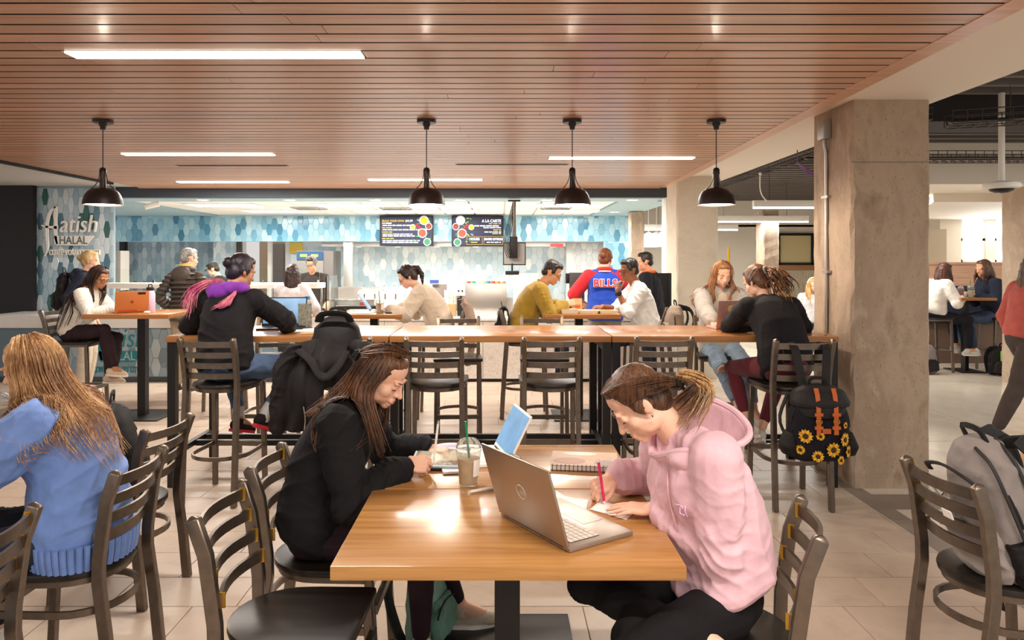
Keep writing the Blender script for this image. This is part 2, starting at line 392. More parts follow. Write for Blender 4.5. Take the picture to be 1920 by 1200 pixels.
# ================================================================ STRUCTURE
# ---- floor
floor = MB().b2((-9, -3, -.12), (2.40, 18, -.004)).build('floor', M['grout'], kind='structure')
ROW0, PIT, TL = 4.208, .303, .6
tile_mesh = MB().box((0, 0, -.006), (TL - .004, PIT - .004, .012)).mesh('floor_tile', M['ftile'], True, .0012, seg=1)
rows = []
for k in range(-22, 18):
    d0 = ROW0 + (k - 1) * PIT                     # near edge of the row
    off = (2.18 + .2 * k) % TL
    for j in range(-16, 6):
        x0 = off + j * TL
        if x0 > 2.4 or x0 + TL < -6.6: continue
        rows.append((d0 + PIT / 2, x0 + TL / 2, max(x0, -6.6), min(x0 + TL, 2.4)))
vis = [r for r in rows if 2.3 < r[0] < 9.3 and -.75 * r[0] < r[1] < .75 * r[0]]
vis.sort(key=lambda r: r[0]); vset = set(vis[:298]); rest = MB()
for r in rows:
    if r in vset:
        if r[3] - r[2] > TL - .01:
            o = bpy.data.objects.new('floor_tile', tile_mesh); COL.objects.link(o); adopt(o, floor); o.location = (r[1], r[0], 0)
        else: MB().b2((r[2] + .002, r[0] - PIT / 2 + .002, -.012), (r[3] - .002, r[0] + PIT / 2 - .002, 0)).build('floor_tile', M['ftile'], floor)
    else: rest.b2((r[2] + .002, r[0] - PIT / 2 + .002, -.012), (r[3] - .002, r[0] + PIT / 2 - .002, 0))
rest.build('outer_floor_tiles', M['ftile'], floor, kind='stuff')
terr = MB().b2((2.40, -3, -.12), (14, 18, -.0005)).build('floor_terrazzo', M['terrazzo'], kind='structure')
jn = MB()
for y in (3.2, 6.3, 9.4, 12.5): jn.b2((2.53, y, -.01), (14, y + .006, .0003))
for x in (4.6, 7.4, 10.2): jn.b2((x, -3, -.01), (x + .006, 18, .0003))
jn.build('divider_strip', M['band'], terr)
bandm = MB()
band = empty('trim_1', (0, 0, 0), kind='structure')
y = -2.8
while y < 9.4:
    MB().b2((2.402, y, -.01), (2.53, y + .596, .0012)).build('border_tile', M['band'], band); y += .6
x = 2.53
while x < 9:
    MB().b2((x, 4.58, -.01), (x + .596, 4.87, .0012)).build('border_tile', M['band'], band); x += .6
# ---- wooden slat ceiling
def edgeX(d): return 2.18 + (d - 2.98) * .036
ceil = MB().b2((-5.25, -1.6, ZC + .035), (2.0, 10.36, ZC + .08)).build('ceiling', M['blackmat'], kind='structure')
sp = .133
pm = {}
lights_rows = {}
for i, (lx, ly) in enumerate(LINEAR): lights_rows.setdefault(round((ly + 1.6) / sp), []).append(lx)
rnd = random.Random(3)
for k in range(90):
    y0 = -1.6 + k * sp; xr = edgeX(y0 + sp / 2) - .11
    cuts = [-5.25]
    x = -5.25 - rnd.random() * 2.2
    while True:
        x += (1.9 + rnd.random() * 1.6) if y0 > 2.7 else 4.2
        if x > xr - .5: break
        if x > -4.9: cuts.append(x)
    cuts.append(xr)
    spans = list(zip(cuts[:-1], cuts[1:]))
    for lx in lights_rows.get(k, []):
        ns = []
        for a, b in spans:
            A, B = lx - .755, lx + .755
            if b <= A or a >= B: ns.append((a, b)); continue
            if a < A: ns.append((a, A))
            if b > B: ns.append((B, b))
        spans = ns
    for a, b in spans:
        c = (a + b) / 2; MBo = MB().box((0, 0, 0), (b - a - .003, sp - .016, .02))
        MBo.m[2] = MBo.m[3] = 1; o = MBo.build('plank', [M['slat'], M['blackmat']], ceil, True); o.location = (c, y0 + sp / 2, ZC + .009)  # plank sides painted black in place of the shade inside the grooves
def skew(poly, z0, z1, name, m, par=None, **k): return MB().prism(poly, z0, z1).build(name, m, par, **k)
skew([(edgeX(-1.6) - .112, -1.6), (edgeX(-1.6), -1.6), (edgeX(10.37), 10.37), (edgeX(10.37) - .112, 10.37)], ZC - .004, ZC + .09, 'edge_board', M['slat'], ceil)
MB().b2((-5.25, 10.36, ZC - .012), (2.32, 10.4, ZC + .09)).build('edge_board', M['slat'], ceil)
MB().b2((-5.30, -1.6, ZC - .03), (-5.245, 9.7, ZC + .08)).build('edge_strip', M['blackmat'], ceil)
# grey ceiling on the left
MB().b2((-9, -1.6, ZC + .012), (-5.30, 10.5, ZC + .08)).build('ceiling_left', mat('grey_ceiling', '#b9b3ad', .8), kind='structure')
# white beam beside the wood ceiling
ZB = 2.72
skew([(edgeX(-1.6) + .001, -1.6), (3.02, -1.6), (3.14, 10.4), (edgeX(10.4) + .001, 10.4)], ZB, ZB + .5, 'ceiling_beam', M['cream'], kind='structure')
# ---- concrete columns
def column(name, x0, x1, y0, y1, h, m, chamf=.018):
    b = MB(); n = 26; per = [(x0 + chamf, y0), (x1 - chamf, y0), (x1, y0 + chamf), (x1, y1 - chamf), (x1 - chamf, y1), (x0 + chamf, y1), (x0, y1 - chamf), (x0, y0 + chamf)]
    rr = random.Random(int(x0 * 100)); vs = []; fs = []
    for j in range(n):
        z = h * j / (n - 1)
        for i, (px, py) in enumerate(per):
            q = .004 if i not in (0, 7) else .009
            vs.append((px + rr.uniform(-q, q), py + rr.uniform(-q, q), z))
    for j in range(n - 1):
        for i in range(8): fs.append((j * 8 + i, j * 8 + (i + 1) % 8, j * 8 + 8 + (i + 1) % 8, j * 8 + 8 + i))
    fs += [tuple(reversed(range(8))), tuple(range((n - 1) * 8, n * 8))]
    return b.add(vs, fs).build(name, m, smooth=False, kind='structure')
colA = column('pillar', 2.46, 3.01, 5.0, 5.62, ZB, M['concrete'])
MB().b2((2.455, 4.997, 2.28), (3.013, 5.0, 2.286)).build('form_joint', M['band'], colA)
colB = column('pillar', 2.37, 2.93, 9.6, 10.2, ZB, M['concrete2'])
colC = column('pillar', XZ(1417, 13.4), XZ(1461, 13), 13, 13.4, 2.5, M['concrete'])
colD = column('pillar', XZ(1877, 9.4), XZ(1877, 9.4) + .6, 8.9, 9.4, 2.66, M['concrete'])
colE = column('pillar', XZ(1183, 13.4), XZ(1208, 13.4), 13.4, 13.7, 2.5, M['concrete'])
# ---- black wall and tiled pillar on the left
MB().b2((-9, 10.2, 0), (XZ(62, 10.2), 10.5, ZC + .05)).build('wall_left', M['darkwall'], kind='structure')
TILE_PAL = {
 'sign': [('#a9bcc6', 5), ('#97aebb', 4), ('#bccad1', 4), ('#c8d3d8', 3), ('#5d7f8f', 1.2), ('#2f5f58', 1.1), ('#486b7d', .7)],
 'fascia': [('#8fbccf', 5), ('#a0c8d7', 4), ('#7aacc3', 3), ('#b4d4de', 3), ('#5a92ad', 1.6), ('#4f86a2', .6)],
 'pale': [('#bfd3dc', 5), ('#cfdfe5', 4), ('#b1c9d4', 3), ('#dbe8ec', 2), ('#e9f2f3', 1.6)],
 'grey': [('#8296a1', 4), ('#93a5ae', 4), ('#a7b6bc', 2), ('#6f8591', 2)],
 'warm': [('#b9bcbc', 4), ('#c9cbc9', 3), ('#a9afb1', 2), ('#d6d5d0', 1)],
 'counter': [('#8fa3ae', 4), ('#9fb1ba', 4), ('#aebdc4', 3), ('#7b929f', 2)]}
def glaze(c): return mat('glaze_' + c[1:], c, .13, bump=.04, bscale=9, spec=.6)
def clip(poly, x0, x1, z0, z1):
    def half(p, f, ins):
        out = []
        for i in range(len(p)):
            a, b = p[i - 1], p[i]; fa, fb = f(a), f(b)
            if (fa >= 0) != (fb >= 0):
                t = fa / (fa - fb); out.append((a[0] + (b[0] - a[0]) * t, a[1] + (b[1] - a[1]) * t))
            if fb >= 0: out.append(b)
        return out
    for f in (lambda p: p[0] - x0, lambda p: x1 - p[0], lambda p: p[1] - z0, lambda p: z1 - p[1]):
        poly = half(poly, f, 1)
        if len(poly) < 3: return []
    return poly
def tile_prism(poly, inset=.006, th=.008):
    """raised glazed tile lying in local xz, facing -Y, with a bevelled rim"""
    cx = sum(p[0] for p in poly) / len(poly); cz = sum(p[1] for p in poly) / len(poly); n = len(poly); b = MB()
    R = max(math.hypot(p[0] - cx, p[1] - cz) for p in poly); k = max(.3, 1 - inset / R)
    vs = [(x, 0, z) for x, z in poly] + [(x, -th * .6, z) for x, z in poly] + [(cx + (x - cx) * k, -th, cz + (z - cz) * k) for x, z in poly]
    fs = [tuple(range(2 * n, 3 * n))] + [(j * n + i, j * n + (i + 1) % n, j * n + n + (i + 1) % n, j * n + n + i) for j in (0, 1) for i in range(n)]
    return b.add(vs, fs)
def tile_wall(par, x0, x1, z0, z1, y, pal, s=.08, H=.2, seed=1, gap=.0035, lim=298):
    rr = random.Random(seed); W = s * 1.32; a = 2 * s - W; pal = TILE_PAL[pal]; cache = {}
    cols = [c for c, _ in pal]; wts = [w for _, w in pal]; cnt = 0
    hexa = [(-a / 2 + gap / 2, -H / 2 + gap / 2), (a / 2 - gap / 2, -H / 2 + gap / 2), (W / 2 - gap / 2, 0), (a / 2 - gap / 2, H / 2 - gap / 2), (-a / 2 + gap / 2, H / 2 - gap / 2), (-W / 2 + gap / 2, 0)]
    nx = int((x1 - x0) / s) + 2
    for i in range(nx):
        cx = x0 + i * s
        for j in range(-1, int((z1 - z0) / H) + 2):
            cz = z0 + j * H + (H / 2 if i % 2 else 0)
            poly = [(cx + p, cz + q) for p, q in hexa]; cl = clip(poly, x0, x1, z0, z1)
            if len(cl) < 3: continue
            area_ = abs(sum(cl[k - 1][0] * cl[k][1] - cl[k][0] * cl[k - 1][1] for k in range(len(cl)))) / 2
            if area_ < .12 * H * s: continue
            c = rr.choices(cols, wts)[0]; full = all(abs(p[0] - q[0]) + abs(p[1] - q[1]) < 1e-7 for p, q in zip(sorted(poly), sorted(cl))) and len(cl) == 6
            if full:
                if c not in cache: cache[c] = tile_prism(hexa).mesh('tile', glaze(c), True, ang=15)
                o = bpy.data.objects.new('tile', cache[c]); loc = (cx, y, cz)
            else:
                o = bpy.data.objects.new('tile', tile_prism([(p - cx, q - cz) for p, q in cl]).mesh('tile', glaze(c), True, ang=15)); loc = (cx, y, cz)
            COL.objects.link(o); adopt(o, par); o.location = loc; cnt += 1
            o.rotation_euler = (rr.uniform(-.012, .012), 0, rr.uniform(-.012, .012))
    return cnt
groutm = mat('pale_grout', '#d5dadb', .9); groutd = mat('blue_grout', '#b4c6cd', .9)
signwall = MB().b2((XZ(64, 10.28), 10.29, 0), (XZ(213, 10.28), 10.33, ZC + .05)).build('wall_sign', mat('grey_grout', '#93a3ab', .9), kind='structure')
tile_wall(signwall, XZ(65, 10.28), XZ(212, 10.28), .86, 2.63, 10.29, 'sign', .074, .235, 5)
# ---- slate fascia and soffit over the counter
MB().b2((XZ(127, 10.24), 10.42, 2.51), (XZ(1266, 10.4), 10.6, ZC + .08)).build('wall_fascia', M['navy'], kind='structure')
MB().b2((-8.2, 10.6, 2.512), (2.45, 11.2, 2.6)).build('ceiling_soffit', M['softblue'], kind='structure')
MB().b2((-8.2, 11.2, 2.512), (-5.9, 15.2, 2.6)).build('ceiling_soffit', M['softblue'], kind='structure')
MB().b2((1.87, 11.2, 2.512), (2.72, 15.2, 2.6)).build('ceiling_soffit', M['softblue'], kind='structure')
kc = MB().b2((-5.9, 11.2, 2.56), (1.87, 15.2, 2.62)).build('ceiling_kitchen', mat('grid_white', '#cfcac2', .7), kind='structure')
pan = {}
nx, ny = 13, 3; px = 7.77 / nx; py = 4.0 / ny
gp = MB().box((0, 0, 0), (px - .03, py - .03, .02)).mesh('ceiling_panel', M['acoustic'], False)
for i in range(nx):
    for j in range(ny):
        o = bpy.data.objects.new('ceiling_panel', gp); COL.objects.link(o); adopt(o, kc); o.location = (-5.9 + px * (i + .5), 11.2 + py * (j + .5), 2.548)
MB().b2((-9, 10.3, -.01), (2.4, 18.4, .001)).build('floor_kitchen', mat('kitchen_floor', '#cdc6bc', .5), kind='structure')  # pale floor added out of sight to bounce light onto the kitchen ceiling
# ---- kitchen back walls
yF = 14.87
fas = MB().b2((-8.2, yF + .008, 1.98), (2.72, yF + .25, 2.56)).build('wall_kitchen_fascia', groutd, kind='structure')
tile_wall(fas, XZ(213, yF), 2.70, 1.985, 2.508, yF + .008, 'fascia', .108, .24, 8, .006)
yB = 16.0
kb = MB().b2((-9, yB, 0), (XZ(400, yB), yB + .2, 2.5)).build('wall_kitchen_left', mat('shade_grout', '#a9b4ba', .9), kind='structure')
tile_wall(kb, XZ(236, yB), XZ(400, yB), .75, 2.0, yB, 'grey', .105, .25, 9, .006)  # greyer tiles and grout carry the shade of this wall section in their colour
MB().b2((XZ(226, 15.8), 15.75, 0), (XZ(235, 15.8), 15.9, 2.3)).build('trim_2', M['blackmat'], kind='structure')
kb2 = MB().b2((XZ(400, yB), yB, 0), (XZ(456, yB), yB + .2, 2.5)).build('wall_kitchen_middle', groutm, kind='structure')
tile_wall(kb2, XZ(401, yB), XZ(455, yB), .75, 2.0, yB, 'pale', .105, .25, 10, .006)
kb3 = MB().b2((XZ(535, yB), yB, 0), (2.9, yB + .2, 2.5)).build('wall_kitchen_back', groutm, kind='structure')
tile_wall(kb3, XZ(572, yB), XZ(1062, yB), .72, 1.9, yB, 'pale', .125, .26, 11, .006)
kb4 = MB().b2((XZ(1062, 15.4), 15.4, 0), (2.75, 15.6, 2.3)).build('wall_kitchen_right', mat('warm_grout', '#c3c3bf', .9), kind='structure')
tile_wall(kb4, XZ(1074, 15.4), XZ(1132, 15.4), .7, 1.96, 15.4, 'warm', .12, .25, 12, .006)
kb5 = MB().b2((XZ(1133, 14.86), 14.868, 0), (2.70, 15.0, 1.98)).build('wall_kitchen_end', groutd, kind='structure')
tile_wall(kb5, XZ(1134, 14.86), 2.69, .8, 1.98, 14.868, 'fascia', .116, .23, 13, .006)
MB().b2((-6.2, 18.4, 0), (-4.0, 18.6, 2.5)).build('wall_pantry', mat('beige_wall', '#c3a98e', .8), kind='structure')
door = MB().b2((XZ(511, 18.2), 18.2, 0), (XZ(531, 18.2), 18.3, 2.0)).build('door_1', mat('door_grey', '#8b8079', .6), kind='structure')
MB().b2((XZ(503, 16.1), 16.05, 0), (XZ(510, 16.1), 16.15, 2.2)).build('door_frame', M['white'], door)
MB().b2((XZ(446, 16), 15.9, .8), (XZ(455, 16), 15.99, 2.0)).build('trim_3', M['bronze'], kind='structure')
# ---- hall to the right: dark deck with ribs, cream walls, windows
deck = MB().b2((3.02, -3, 3.06), (14, 20, 3.2)).build('ceiling_deck', M['darkceil'], kind='structure')
ribm = mat('deck_rib', '#6d6560', .6)
for k in range(50):
    y = 3.2 + k * .28
    MB().b2((3.1, y, 3.0), (14, y + .06, 3.06)).build('deck_rib', ribm, deck)
MB().b2((3.05, 6.2, 2.80), (14, 6.75, 3.05)).build('ceiling_joist', M['darkceil'], kind='structure')
MB().b2((2.3, 17.4, 2.4), (14, 17.6, 3.06)).build('wall_bulkhead', M['cream'], kind='structure')
MB().prism([(5.15, 8.7), (14, 8.7), (14, 17.4), (9.2, 17.4)], 2.52, 3.05).build('ceiling_hall', M['cream'], kind='structure')
MB().prism([(6.0, 9.9), (14, 9.9), (14, 17.4), (9.6, 17.4)], 2.40, 2.53).build('ceiling_hall', M['cream'], kind='structure')
hb = MB().b2((2.9, 17.4, 0), (8.9, 17.6, 2.45)).build('wall_hall_back', M['cream'], kind='structure')
MB().b2((XZ(1462, 17.4), 17.37, .6), (XZ(1530, 17.4), 17.4, 1.42)).build('plaid_panel', mottled('plaid_cloth', ['#a89a84', '#c9bda6', '#8f8371'], 5, .9, 4, .05, .002, stretch=(6, 1, .6)), hb)
hw = MB()
hw.b2((8.9, 14.3, 0), (14, 14.5, 1.55)); hw.b2((8.9, 14.3, 2.46), (14, 14.5, 2.62)); hw.b2((8.9, 14.3, 1.5), (9.22, 14.5, 2.5)); hw.b2((9.72, 14.3, 1.5), (9.9, 14.5, 2.5)); hw.b2((10.4, 14.3, 1.5), (14, 14.5, 2.5))
hw.b2((8.8, 14.3, 0), (8.95, 17.4, 2.62))
hw.build('wall_hall_right', M['cream'], kind='structure')
MB().b2((XZ(1745, 13.8), 14.0, 1.5), (XZ(1787, 13.8), 14.2, 2.2)).build('wall_hall_pier', mat('tan_paint', '#bdb09a', .8), kind='structure')
winglow = mat('window_daylight', '#f4f9ff', .5, emit=3.0, ecol='#f2f8ff')
for n, (x0, x1) in enumerate(((9.22, 9.72), (9.9, 10.4))):
    wf = MB(); y = 14.33
    for x in (x0, x1 - .05): wf.b2((x, y, 1.55), (x + .05, y + .08, 2.46))
    for z in (1.55, 1.98, 2.41): wf.b2((x0, y, z), (x1, y + .08, z + .05))
    wo = wf.build('window_%d' % (n + 1), M['white'], kind='structure')
    for i in range(2):
        for j in range(4):
            xa = x0 + .05 + i * (x1 - x0 - .1) / 2; za = 1.6 + j * .203 + (.02 if j > 1 else 0); hz = .19
            MB().b2((xa + .008, y + .05, za), (xa + (x1 - x0 - .1) / 2 - .008, y + .055, za + hz)).build('pane', winglow, wo)
    MB().b2((x0 - .03, y - .08, 1.52), (x1 + .03, y + .05, 1.55)).build('window_sill', M['white'], wo)
# dark nook between kitchen and hall
MB().b2((2.6, 19.5, 0), (6, 19.7, 1.9)).build('wall_nook', mottled('floral_paper', ['#3a3638', '#cfc9c4'], 16, .8, 2, 0, .001, contrast=(.46, .5)), kind='structure')
MB().b2((2.6, 13.9, 2.9), (3.6, 19.6, 3.3)).build('ceiling_nook', M['darkceil'], kind='structure')
MB().b2((XZ(1248, 10.5), 10.45, 0), (XZ(1266, 10.5) + .35, 10.75, 2.62)).build('trim_4', M['white'], kind='structure')
# ---- serving counter
cnt = MB().b2((-6.8, 9.40, 0), (XZ(598, 9.4), 10.2, .70)).build('wall_counter_tile', mat('slate_grout', '#6f828d', .9), kind='structure')
tile_wall(cnt, XZ(128, 9.4), XZ(597, 9.4), .06, .695, 9.40, 'counter', .105, .25, 21)
cq = MB().b2((XZ(598, 9.4), 9.37, .04), (2.32, 10.2, .79)).build('wall_counter_quartz', M['quartz'], kind='structure')
for x in (720, 905, 1090): MB().b2((XZ(x, 9.37), 9.3685, .04), (XZ(x, 9.37) + .006, 9.372, .80)).build('panel_joint', M['band'], cq)
MB().b2((XZ(598, 9.4), 9.385, 0), (2.32, 10.2, .04)).build('baseboard_counter', M['blackmat'], kind='structure')
MB().b2((-6.8, 9.38, 0), (XZ(598, 9.4), 9.40, .06)).build('baseboard_tile', mat('grey_base', '#4a4e52', .6), kind='structure')
# ================================================================ LAMPS
spots = ['nearest, above the dining area', 'second back, near the left pendant lamp', 'far left, close to the slate fascia', 'far middle, close to the menu boards', 'right, between two pendant lamps']
def linear_light(x, y, label, group='linear ceiling lights'):
    r = empty('linear_light', (x, y, ZC), 0, label, 'ceiling light', group)
    MB().b2((-.752, -.064, .0), (.752, .064, .03)).build('housing', M['blackmat'], r)
    MB().b2((-.745, -.055, -.008), (.745, .055, .004)).build('diffuser', M['glow'], r)
    return r
for i, (x, y) in enumerate(LINEAR):
    k = round((y + 1.6) / sp)
    linear_light(x, -1.6 + (k + .5) * sp, 'white linear light flush in the wood ceiling, ' + spots[i] if i < 5 else 'linear light in the wood ceiling outside the photo, ' + ['right above the near table', 'behind on the left', 'behind on the right'][i - 5])
for px, d, t in ((436, 7.95, 'left'), (960, 7.85, 'middle')):
    r = empty('slot_vent', (XZ(px, d), d, ZC), 0, 'thin dark slot air vent in the wood ceiling, %s of the two' % t, 'vent', 'slot vents')
    MB().b2((-.62, -.035, -.006), (.62, .035, .004)).build('vent_frame', mat('vent_grey', '#57504b', .5), r)
    for q in (-.014, .014): MB().b2((-.6, q - .008, -.008), (.6, q + .008, -.004)).build('slot', M['blackmat'], r)
def pendant(x, y, label):
    r = empty('pendant_lamp', (x, y, ZC), 0, label, 'pendant lamp', 'dome pendant lamps')
    MB().lathe([(0, -.075), (.018, -.075), (.022, -.05), (.028, -.045), (.03, -.028), (.07, -.026), (.072, -.022), (.072, -.002), (0, -.002)]).build('canopy', M['shade'], r)
    MB().tube([(0, 0, -.07), (0, 0, -.37)], .0035, 6).build('cord', M['black'], r)
    MB().lathe([(0, -.36), (.014, -.36), (.024, -.372), (.026, -.40), (.020, -.43), (.023, -.50), (.026, -.515), (0, -.515)]).build('socket', M['shade'], r)
    zb = -.64
    prof = [(.030, -.512), (.075, -.520), (.105, -.540), (.124, -.570), (.135, -.605), (.140, zb), (.136, zb), (.130, -.605), (.119, -.572), (.10, -.546), (.07, -.527), (.030, -.520)]
    MB().lathe(prof, 40).build('shade', M['shade'], r, ang=60)
    MB().lathe([(0, -.530), (.06, -.532), (.096, -.551), (.116, -.576), (.127, -.606), (.132, -.632)], 32).build('shade_lining', mat('shade_lining', '#fff6ea', .6, emit=1.2, ecol='#ffeeda'), r)
    MB().ell((0, 0, -.585), (.034, .034, .042)).build('bulb', M['glow'], r)
    for a in range(4):
        c, s_ = math.cos(a * PI / 2 + .3), math.sin(a * PI / 2 + .3)
        MB().tube(bez([(.022 * c, .022 * s_, -.405), (.03 * c, .03 * s_, -.45), (.05 * c, .05 * s_, -.49), (.083 * c, .083 * s_, -.524)], 8), .0035, 5).build('bracket', M['bronze'], r)
    l = bpy.data.lights.new('pendant_bulb', 'POINT'); l.energy = 30; l.color = (1, .86, .68); l.shadow_soft_size = .05
    lo = bpy.data.objects.new('pendant_bulb', l); COL.objects.link(lo); lo.location = (x, y, ZC - .645)
    return r
for x, t in ((-2.98, 'leftmost, beside the tiled sign wall'), (-.553, 'second from the left, over the middle bar table'), (.54, 'third from the left'), (1.62, 'rightmost, in front of the concrete pillars')):
    pendant(x, 5.36, 'dark bronze dome pendant lamp, ' + t)
order = ['first', 'second', 'third', 'fourth', 'fifth', 'sixth']
def downlight(x, y, z, label):
    r = empty('downlight', (x, y, z), 0, label, 'downlight', 'recessed downlights')
    MB().lathe([(.075, .002), (.10, 0), (.10, -.008), (.082, -.01), (.075, .002)], 24).build('rim', M['white'], r)
    MB().lathe([(0, -.006), (.078, -.006), (.078, 0), (0, 0)], 24).build('lens', M['glow'], r)
    l = bpy.data.lights.new('downlight_lamp', 'SPOT'); l.energy = 50; l.color = (1, .9, .78); l.spot_size = 2.3; l.spot_blend = .8; l.shadow_soft_size = .07
    lo = bpy.data.objects.new('downlight_lamp', l); COL.objects.link(lo); lo.location = (x, y, z - .02)
for i, px in enumerate((380, 543, 703, 863, 1025, 1186)):
    downlight(XZ(px, 10.85), 10.85, 2.512, 'round recessed downlight in the blue soffit, %s from the left' % order[i])
downlight(XZ(1152, 13.6), 13.6, 2.512, 'round recessed downlight at the far right corner of the kitchen')
for i, (x, y) in enumerate(KPAN):
    r = empty('light_panel', (x, y, 2.545), 0, 'bright rectangular lay-in light panel in the kitchen ceiling, %s' % ['front row far left', 'front row second from left', 'back row second from left', 'back row far left', 'back row third from left', 'front row third from left', 'front row right', 'back row right'][i], 'light panel', 'kitchen light panels')
    MB().b2((-.6, -.3, -.02), (.6, .3, .0)).build('panel_frame', M['white'], r)
    MB().b2((-.57, -.27, -.024), (.57, .27, -.019)).build('diffuser', M['glow2'], r)
for x, y, t in ((-3.45, 12.9, 'left'), (-1.9, 13.0, 'middle'), (1.0, 12.8, 'right')):
    r = empty('ceiling_diffuser', (x, y, 2.54), 0, 'square air diffuser in the kitchen ceiling, the %s one' % t, 'vent', 'kitchen air diffusers')
    for k in range(4):
        a = .28 - k * .07; b = a - .02
        MB().add([(a, a, 0), (-a, a, 0), (-a, -a, 0), (a, -a, 0), (b, b, -.025), (-b, b, -.025), (-b, -b, -.025), (b, -b, -.025)], [(i, (i + 1) % 4, 4 + (i + 1) % 4, 4 + i) for i in range(4)]).build('louvre', mat('louvre', '#a9a7a2', .5), r, smooth=False)
r = empty('track_spot', P(285, 385, 11.4), 0, 'small white cylinder spotlight angled under the kitchen soffit', 'spotlight')
MB().tube([(0, 0, .16), (0, 0, .02)], .008, 8).build('stem', M['white'], r)
MB().lathe([(.05, .155), (.05, .165), (0, .165)], 16).build('base', M['white'], r)
MB().tube([(-.09, -.05, -.03), (.09, .05, .03)], .045, 16).build('spot_head', M['white'], r)
def hall_lamp(x, y, z, Lx, label):
    r = empty('linear_pendant', (x, y, z), 0, label, 'hanging lamp', 'hanging linear lamps')
    MB().b2((-Lx / 2, -.04, -.04), (Lx / 2, .04, .06)).build('housing', M['white'], r, bevel=.004)
    MB().b2((-Lx / 2 + .01, -.036, -.062), (Lx / 2 - .01, .036, -.04)).build('diffuser', M['glow'], r)
    for q in (-Lx * .35, Lx * .35): MB().tube([(q, 0, .06), (q, 0, 3.3 - z)], .003, 5).build('wire', M['black'], r)
HL = ['beside the left face of the concrete column', 'middle one of the three between the columns', 'lowest of the three between the columns', 'right of the big concrete column', 'at the right edge near the cable tray']
for i, (x, y, z, Lx) in enumerate(HALL):
    hall_lamp(x, y, z, Lx, 'white hanging linear lamp in the hall, ' + (HL[i] if i < 5 else 'outside the photo on the right, %s' % ['nearer', 'nearest'][i - 5]))
for i, (px, py, d) in enumerate(((1216, 447, 14.5), (1231, 446, 14.2), (1247, 443, 13.9))):
    p = P(px, py, d); r = empty('bell_lamp', p, 0, 'white bell lamp hanging beyond the kitchen corner, %s of three' % ['leftmost', 'middle', 'rightmost'][i], 'pendant lamp', 'white bell lamps')
    MB().lathe([(.17, -.18), (.165, -.08), (.14, .02), (.09, .09), (.03, .12), (0, .125)], 20).build('shade', mat('bell_white', '#f7f2ea', .5, emit=.35), r)
    MB().tube([(0, 0, .12), (0, 0, 2.9 - p.z)], .008, 5).build('cord', M['white'], r)
# ================================================================ CHAIRS
def make_chair(name, sh, H, label, cat, group):
    r = empty(name, (0, 0, 0), 0, label, cat, group); br = M['bronze']
    for s in (-1, 1):
        pts = [(s * .178, -.245, 0), (s * .178, -.222, sh * .5), (s * .176, -.195, sh - .03), (s * .176, -.197, sh + .05), (s * .178, -.225, H - .12), (s * .180, -.262, H - .012), (s * .180, -.265, H)]
        MB().sweep(pts, [.03] * 6 + [.008], [.042] * 6 + [.012], up=(0, 1, .001)).build('rear_post', br, r, bevel=.003, seg=1)
        MB().sweep([(s * .185, .21, 0), (s * .178, .185, sh - .035)], .032, .032, up=(0, 1, 0)).build('front_leg', br, r, bevel=.003, seg=1)
    for k in range(4):
        z = H - .047 - .071 * k; yb = -.252 + .0225 * k; b = MB()
        pts = [(-.168 + .336 * t / 8, yb - .035 * math.sin(PI * t / 8), z) for t in range(9)]
        b.sweep(pts, .012, .038, up=(0, 0, 1)).mi(1)
        for s in (-1, 1): b.box((s * .164, yb + .002, z), (.005, .022, .046))
        b.build('slat', [br, M['gold']], r)
    out = [(.2, .215), (.205, .19), (.203, .02)] + [(.2 * math.cos(a), -.02 - .20 * math.sin(a)) for a in [PI * i / 14 for i in range(15)]] + [(-.203, .02), (-.205, .19), (-.2, .215)]
    MB().prism(out, sh - .028, sh).build('seat', M['seat'], r, bevel=.009, seg=2)
    MB().prism([(x * .93, (y) * .93) for x, y in out], sh - .052, sh - .029).build('seat_frame', br, r)
    zf = .3
    u = [(.185, .20, zf), (.19, .0, zf)] + [(.19 * math.cos(a), -.05 - .175 * math.sin(a), zf) for a in [PI * i / 12 for i in range(13)]] + [(-.19, .0, zf), (-.185, .20, zf)]
    MB().sweep(u, .012, .026, up=(0, 0, 1)).build('ring_stretcher', br, r)
    MB().bar((-.185, .207, zf), (.185, .207, zf), .022, .034).build('foot_bar', br, r)
    return r
D0 = make_chair('dining_chair', .45, .83, 'x', 'chair', 'ladder-back dining chairs')
S0 = make_chair('bar_stool', .78, 1.10, 'x', 'bar stool', 'ladder-back bar stools')
used = {}
def place(proto, x, y, h, label):
    """h = heading in degrees, 0 faces away from the camera (+Y), 90 faces left (-X)"""
    if proto.name not in used:
        used[proto.name] = 1; proto.location = (x, y, 0); proto.rotation_euler.z = math.radians(h); proto['label'] = label; return proto
    return dup(proto, loc=(x, y, 0), rz=math.radians(h), label=label)
CH = {}
CH['A'] = place(D0, -.655, 2.32, -92, 'empty bronze ladder-back chair with black seat at the near left of the wooden table')
CH['B'] = place(D0, -.67, 2.84, -91, 'ladder-back chair under the girl in the black sweatshirt')
CH['C'] = place(D0, -1.665, 2.80, 89, 'ladder-back chair under the girl in the blue sweater')
CH['D'] = place(D0, -1.85, 3.47, 82, 'ladder-back chair with a black bag on it, behind the girl in blue')
CH['E'] = place(D0, -1.74, 2.09, 90, 'ladder-back chair cut off at the bottom left corner')
CH['F'] = place(D0, .69, 2.24, 75, 'ladder-back chair under the girl in the pink hoodie')
CH['G'] = place(D0, 1.88, 2.67, -83, 'ladder-back chair at the right edge with a grey backpack on its seat')
ST = {}
ST[1] = place(S0, -1.87, 4.87, -6, 'bar stool under the person with pink and purple hair')
ST[2] = place(S0, -1.03, 4.92, 0, 'bar stool covered by a black backpack and jacket')
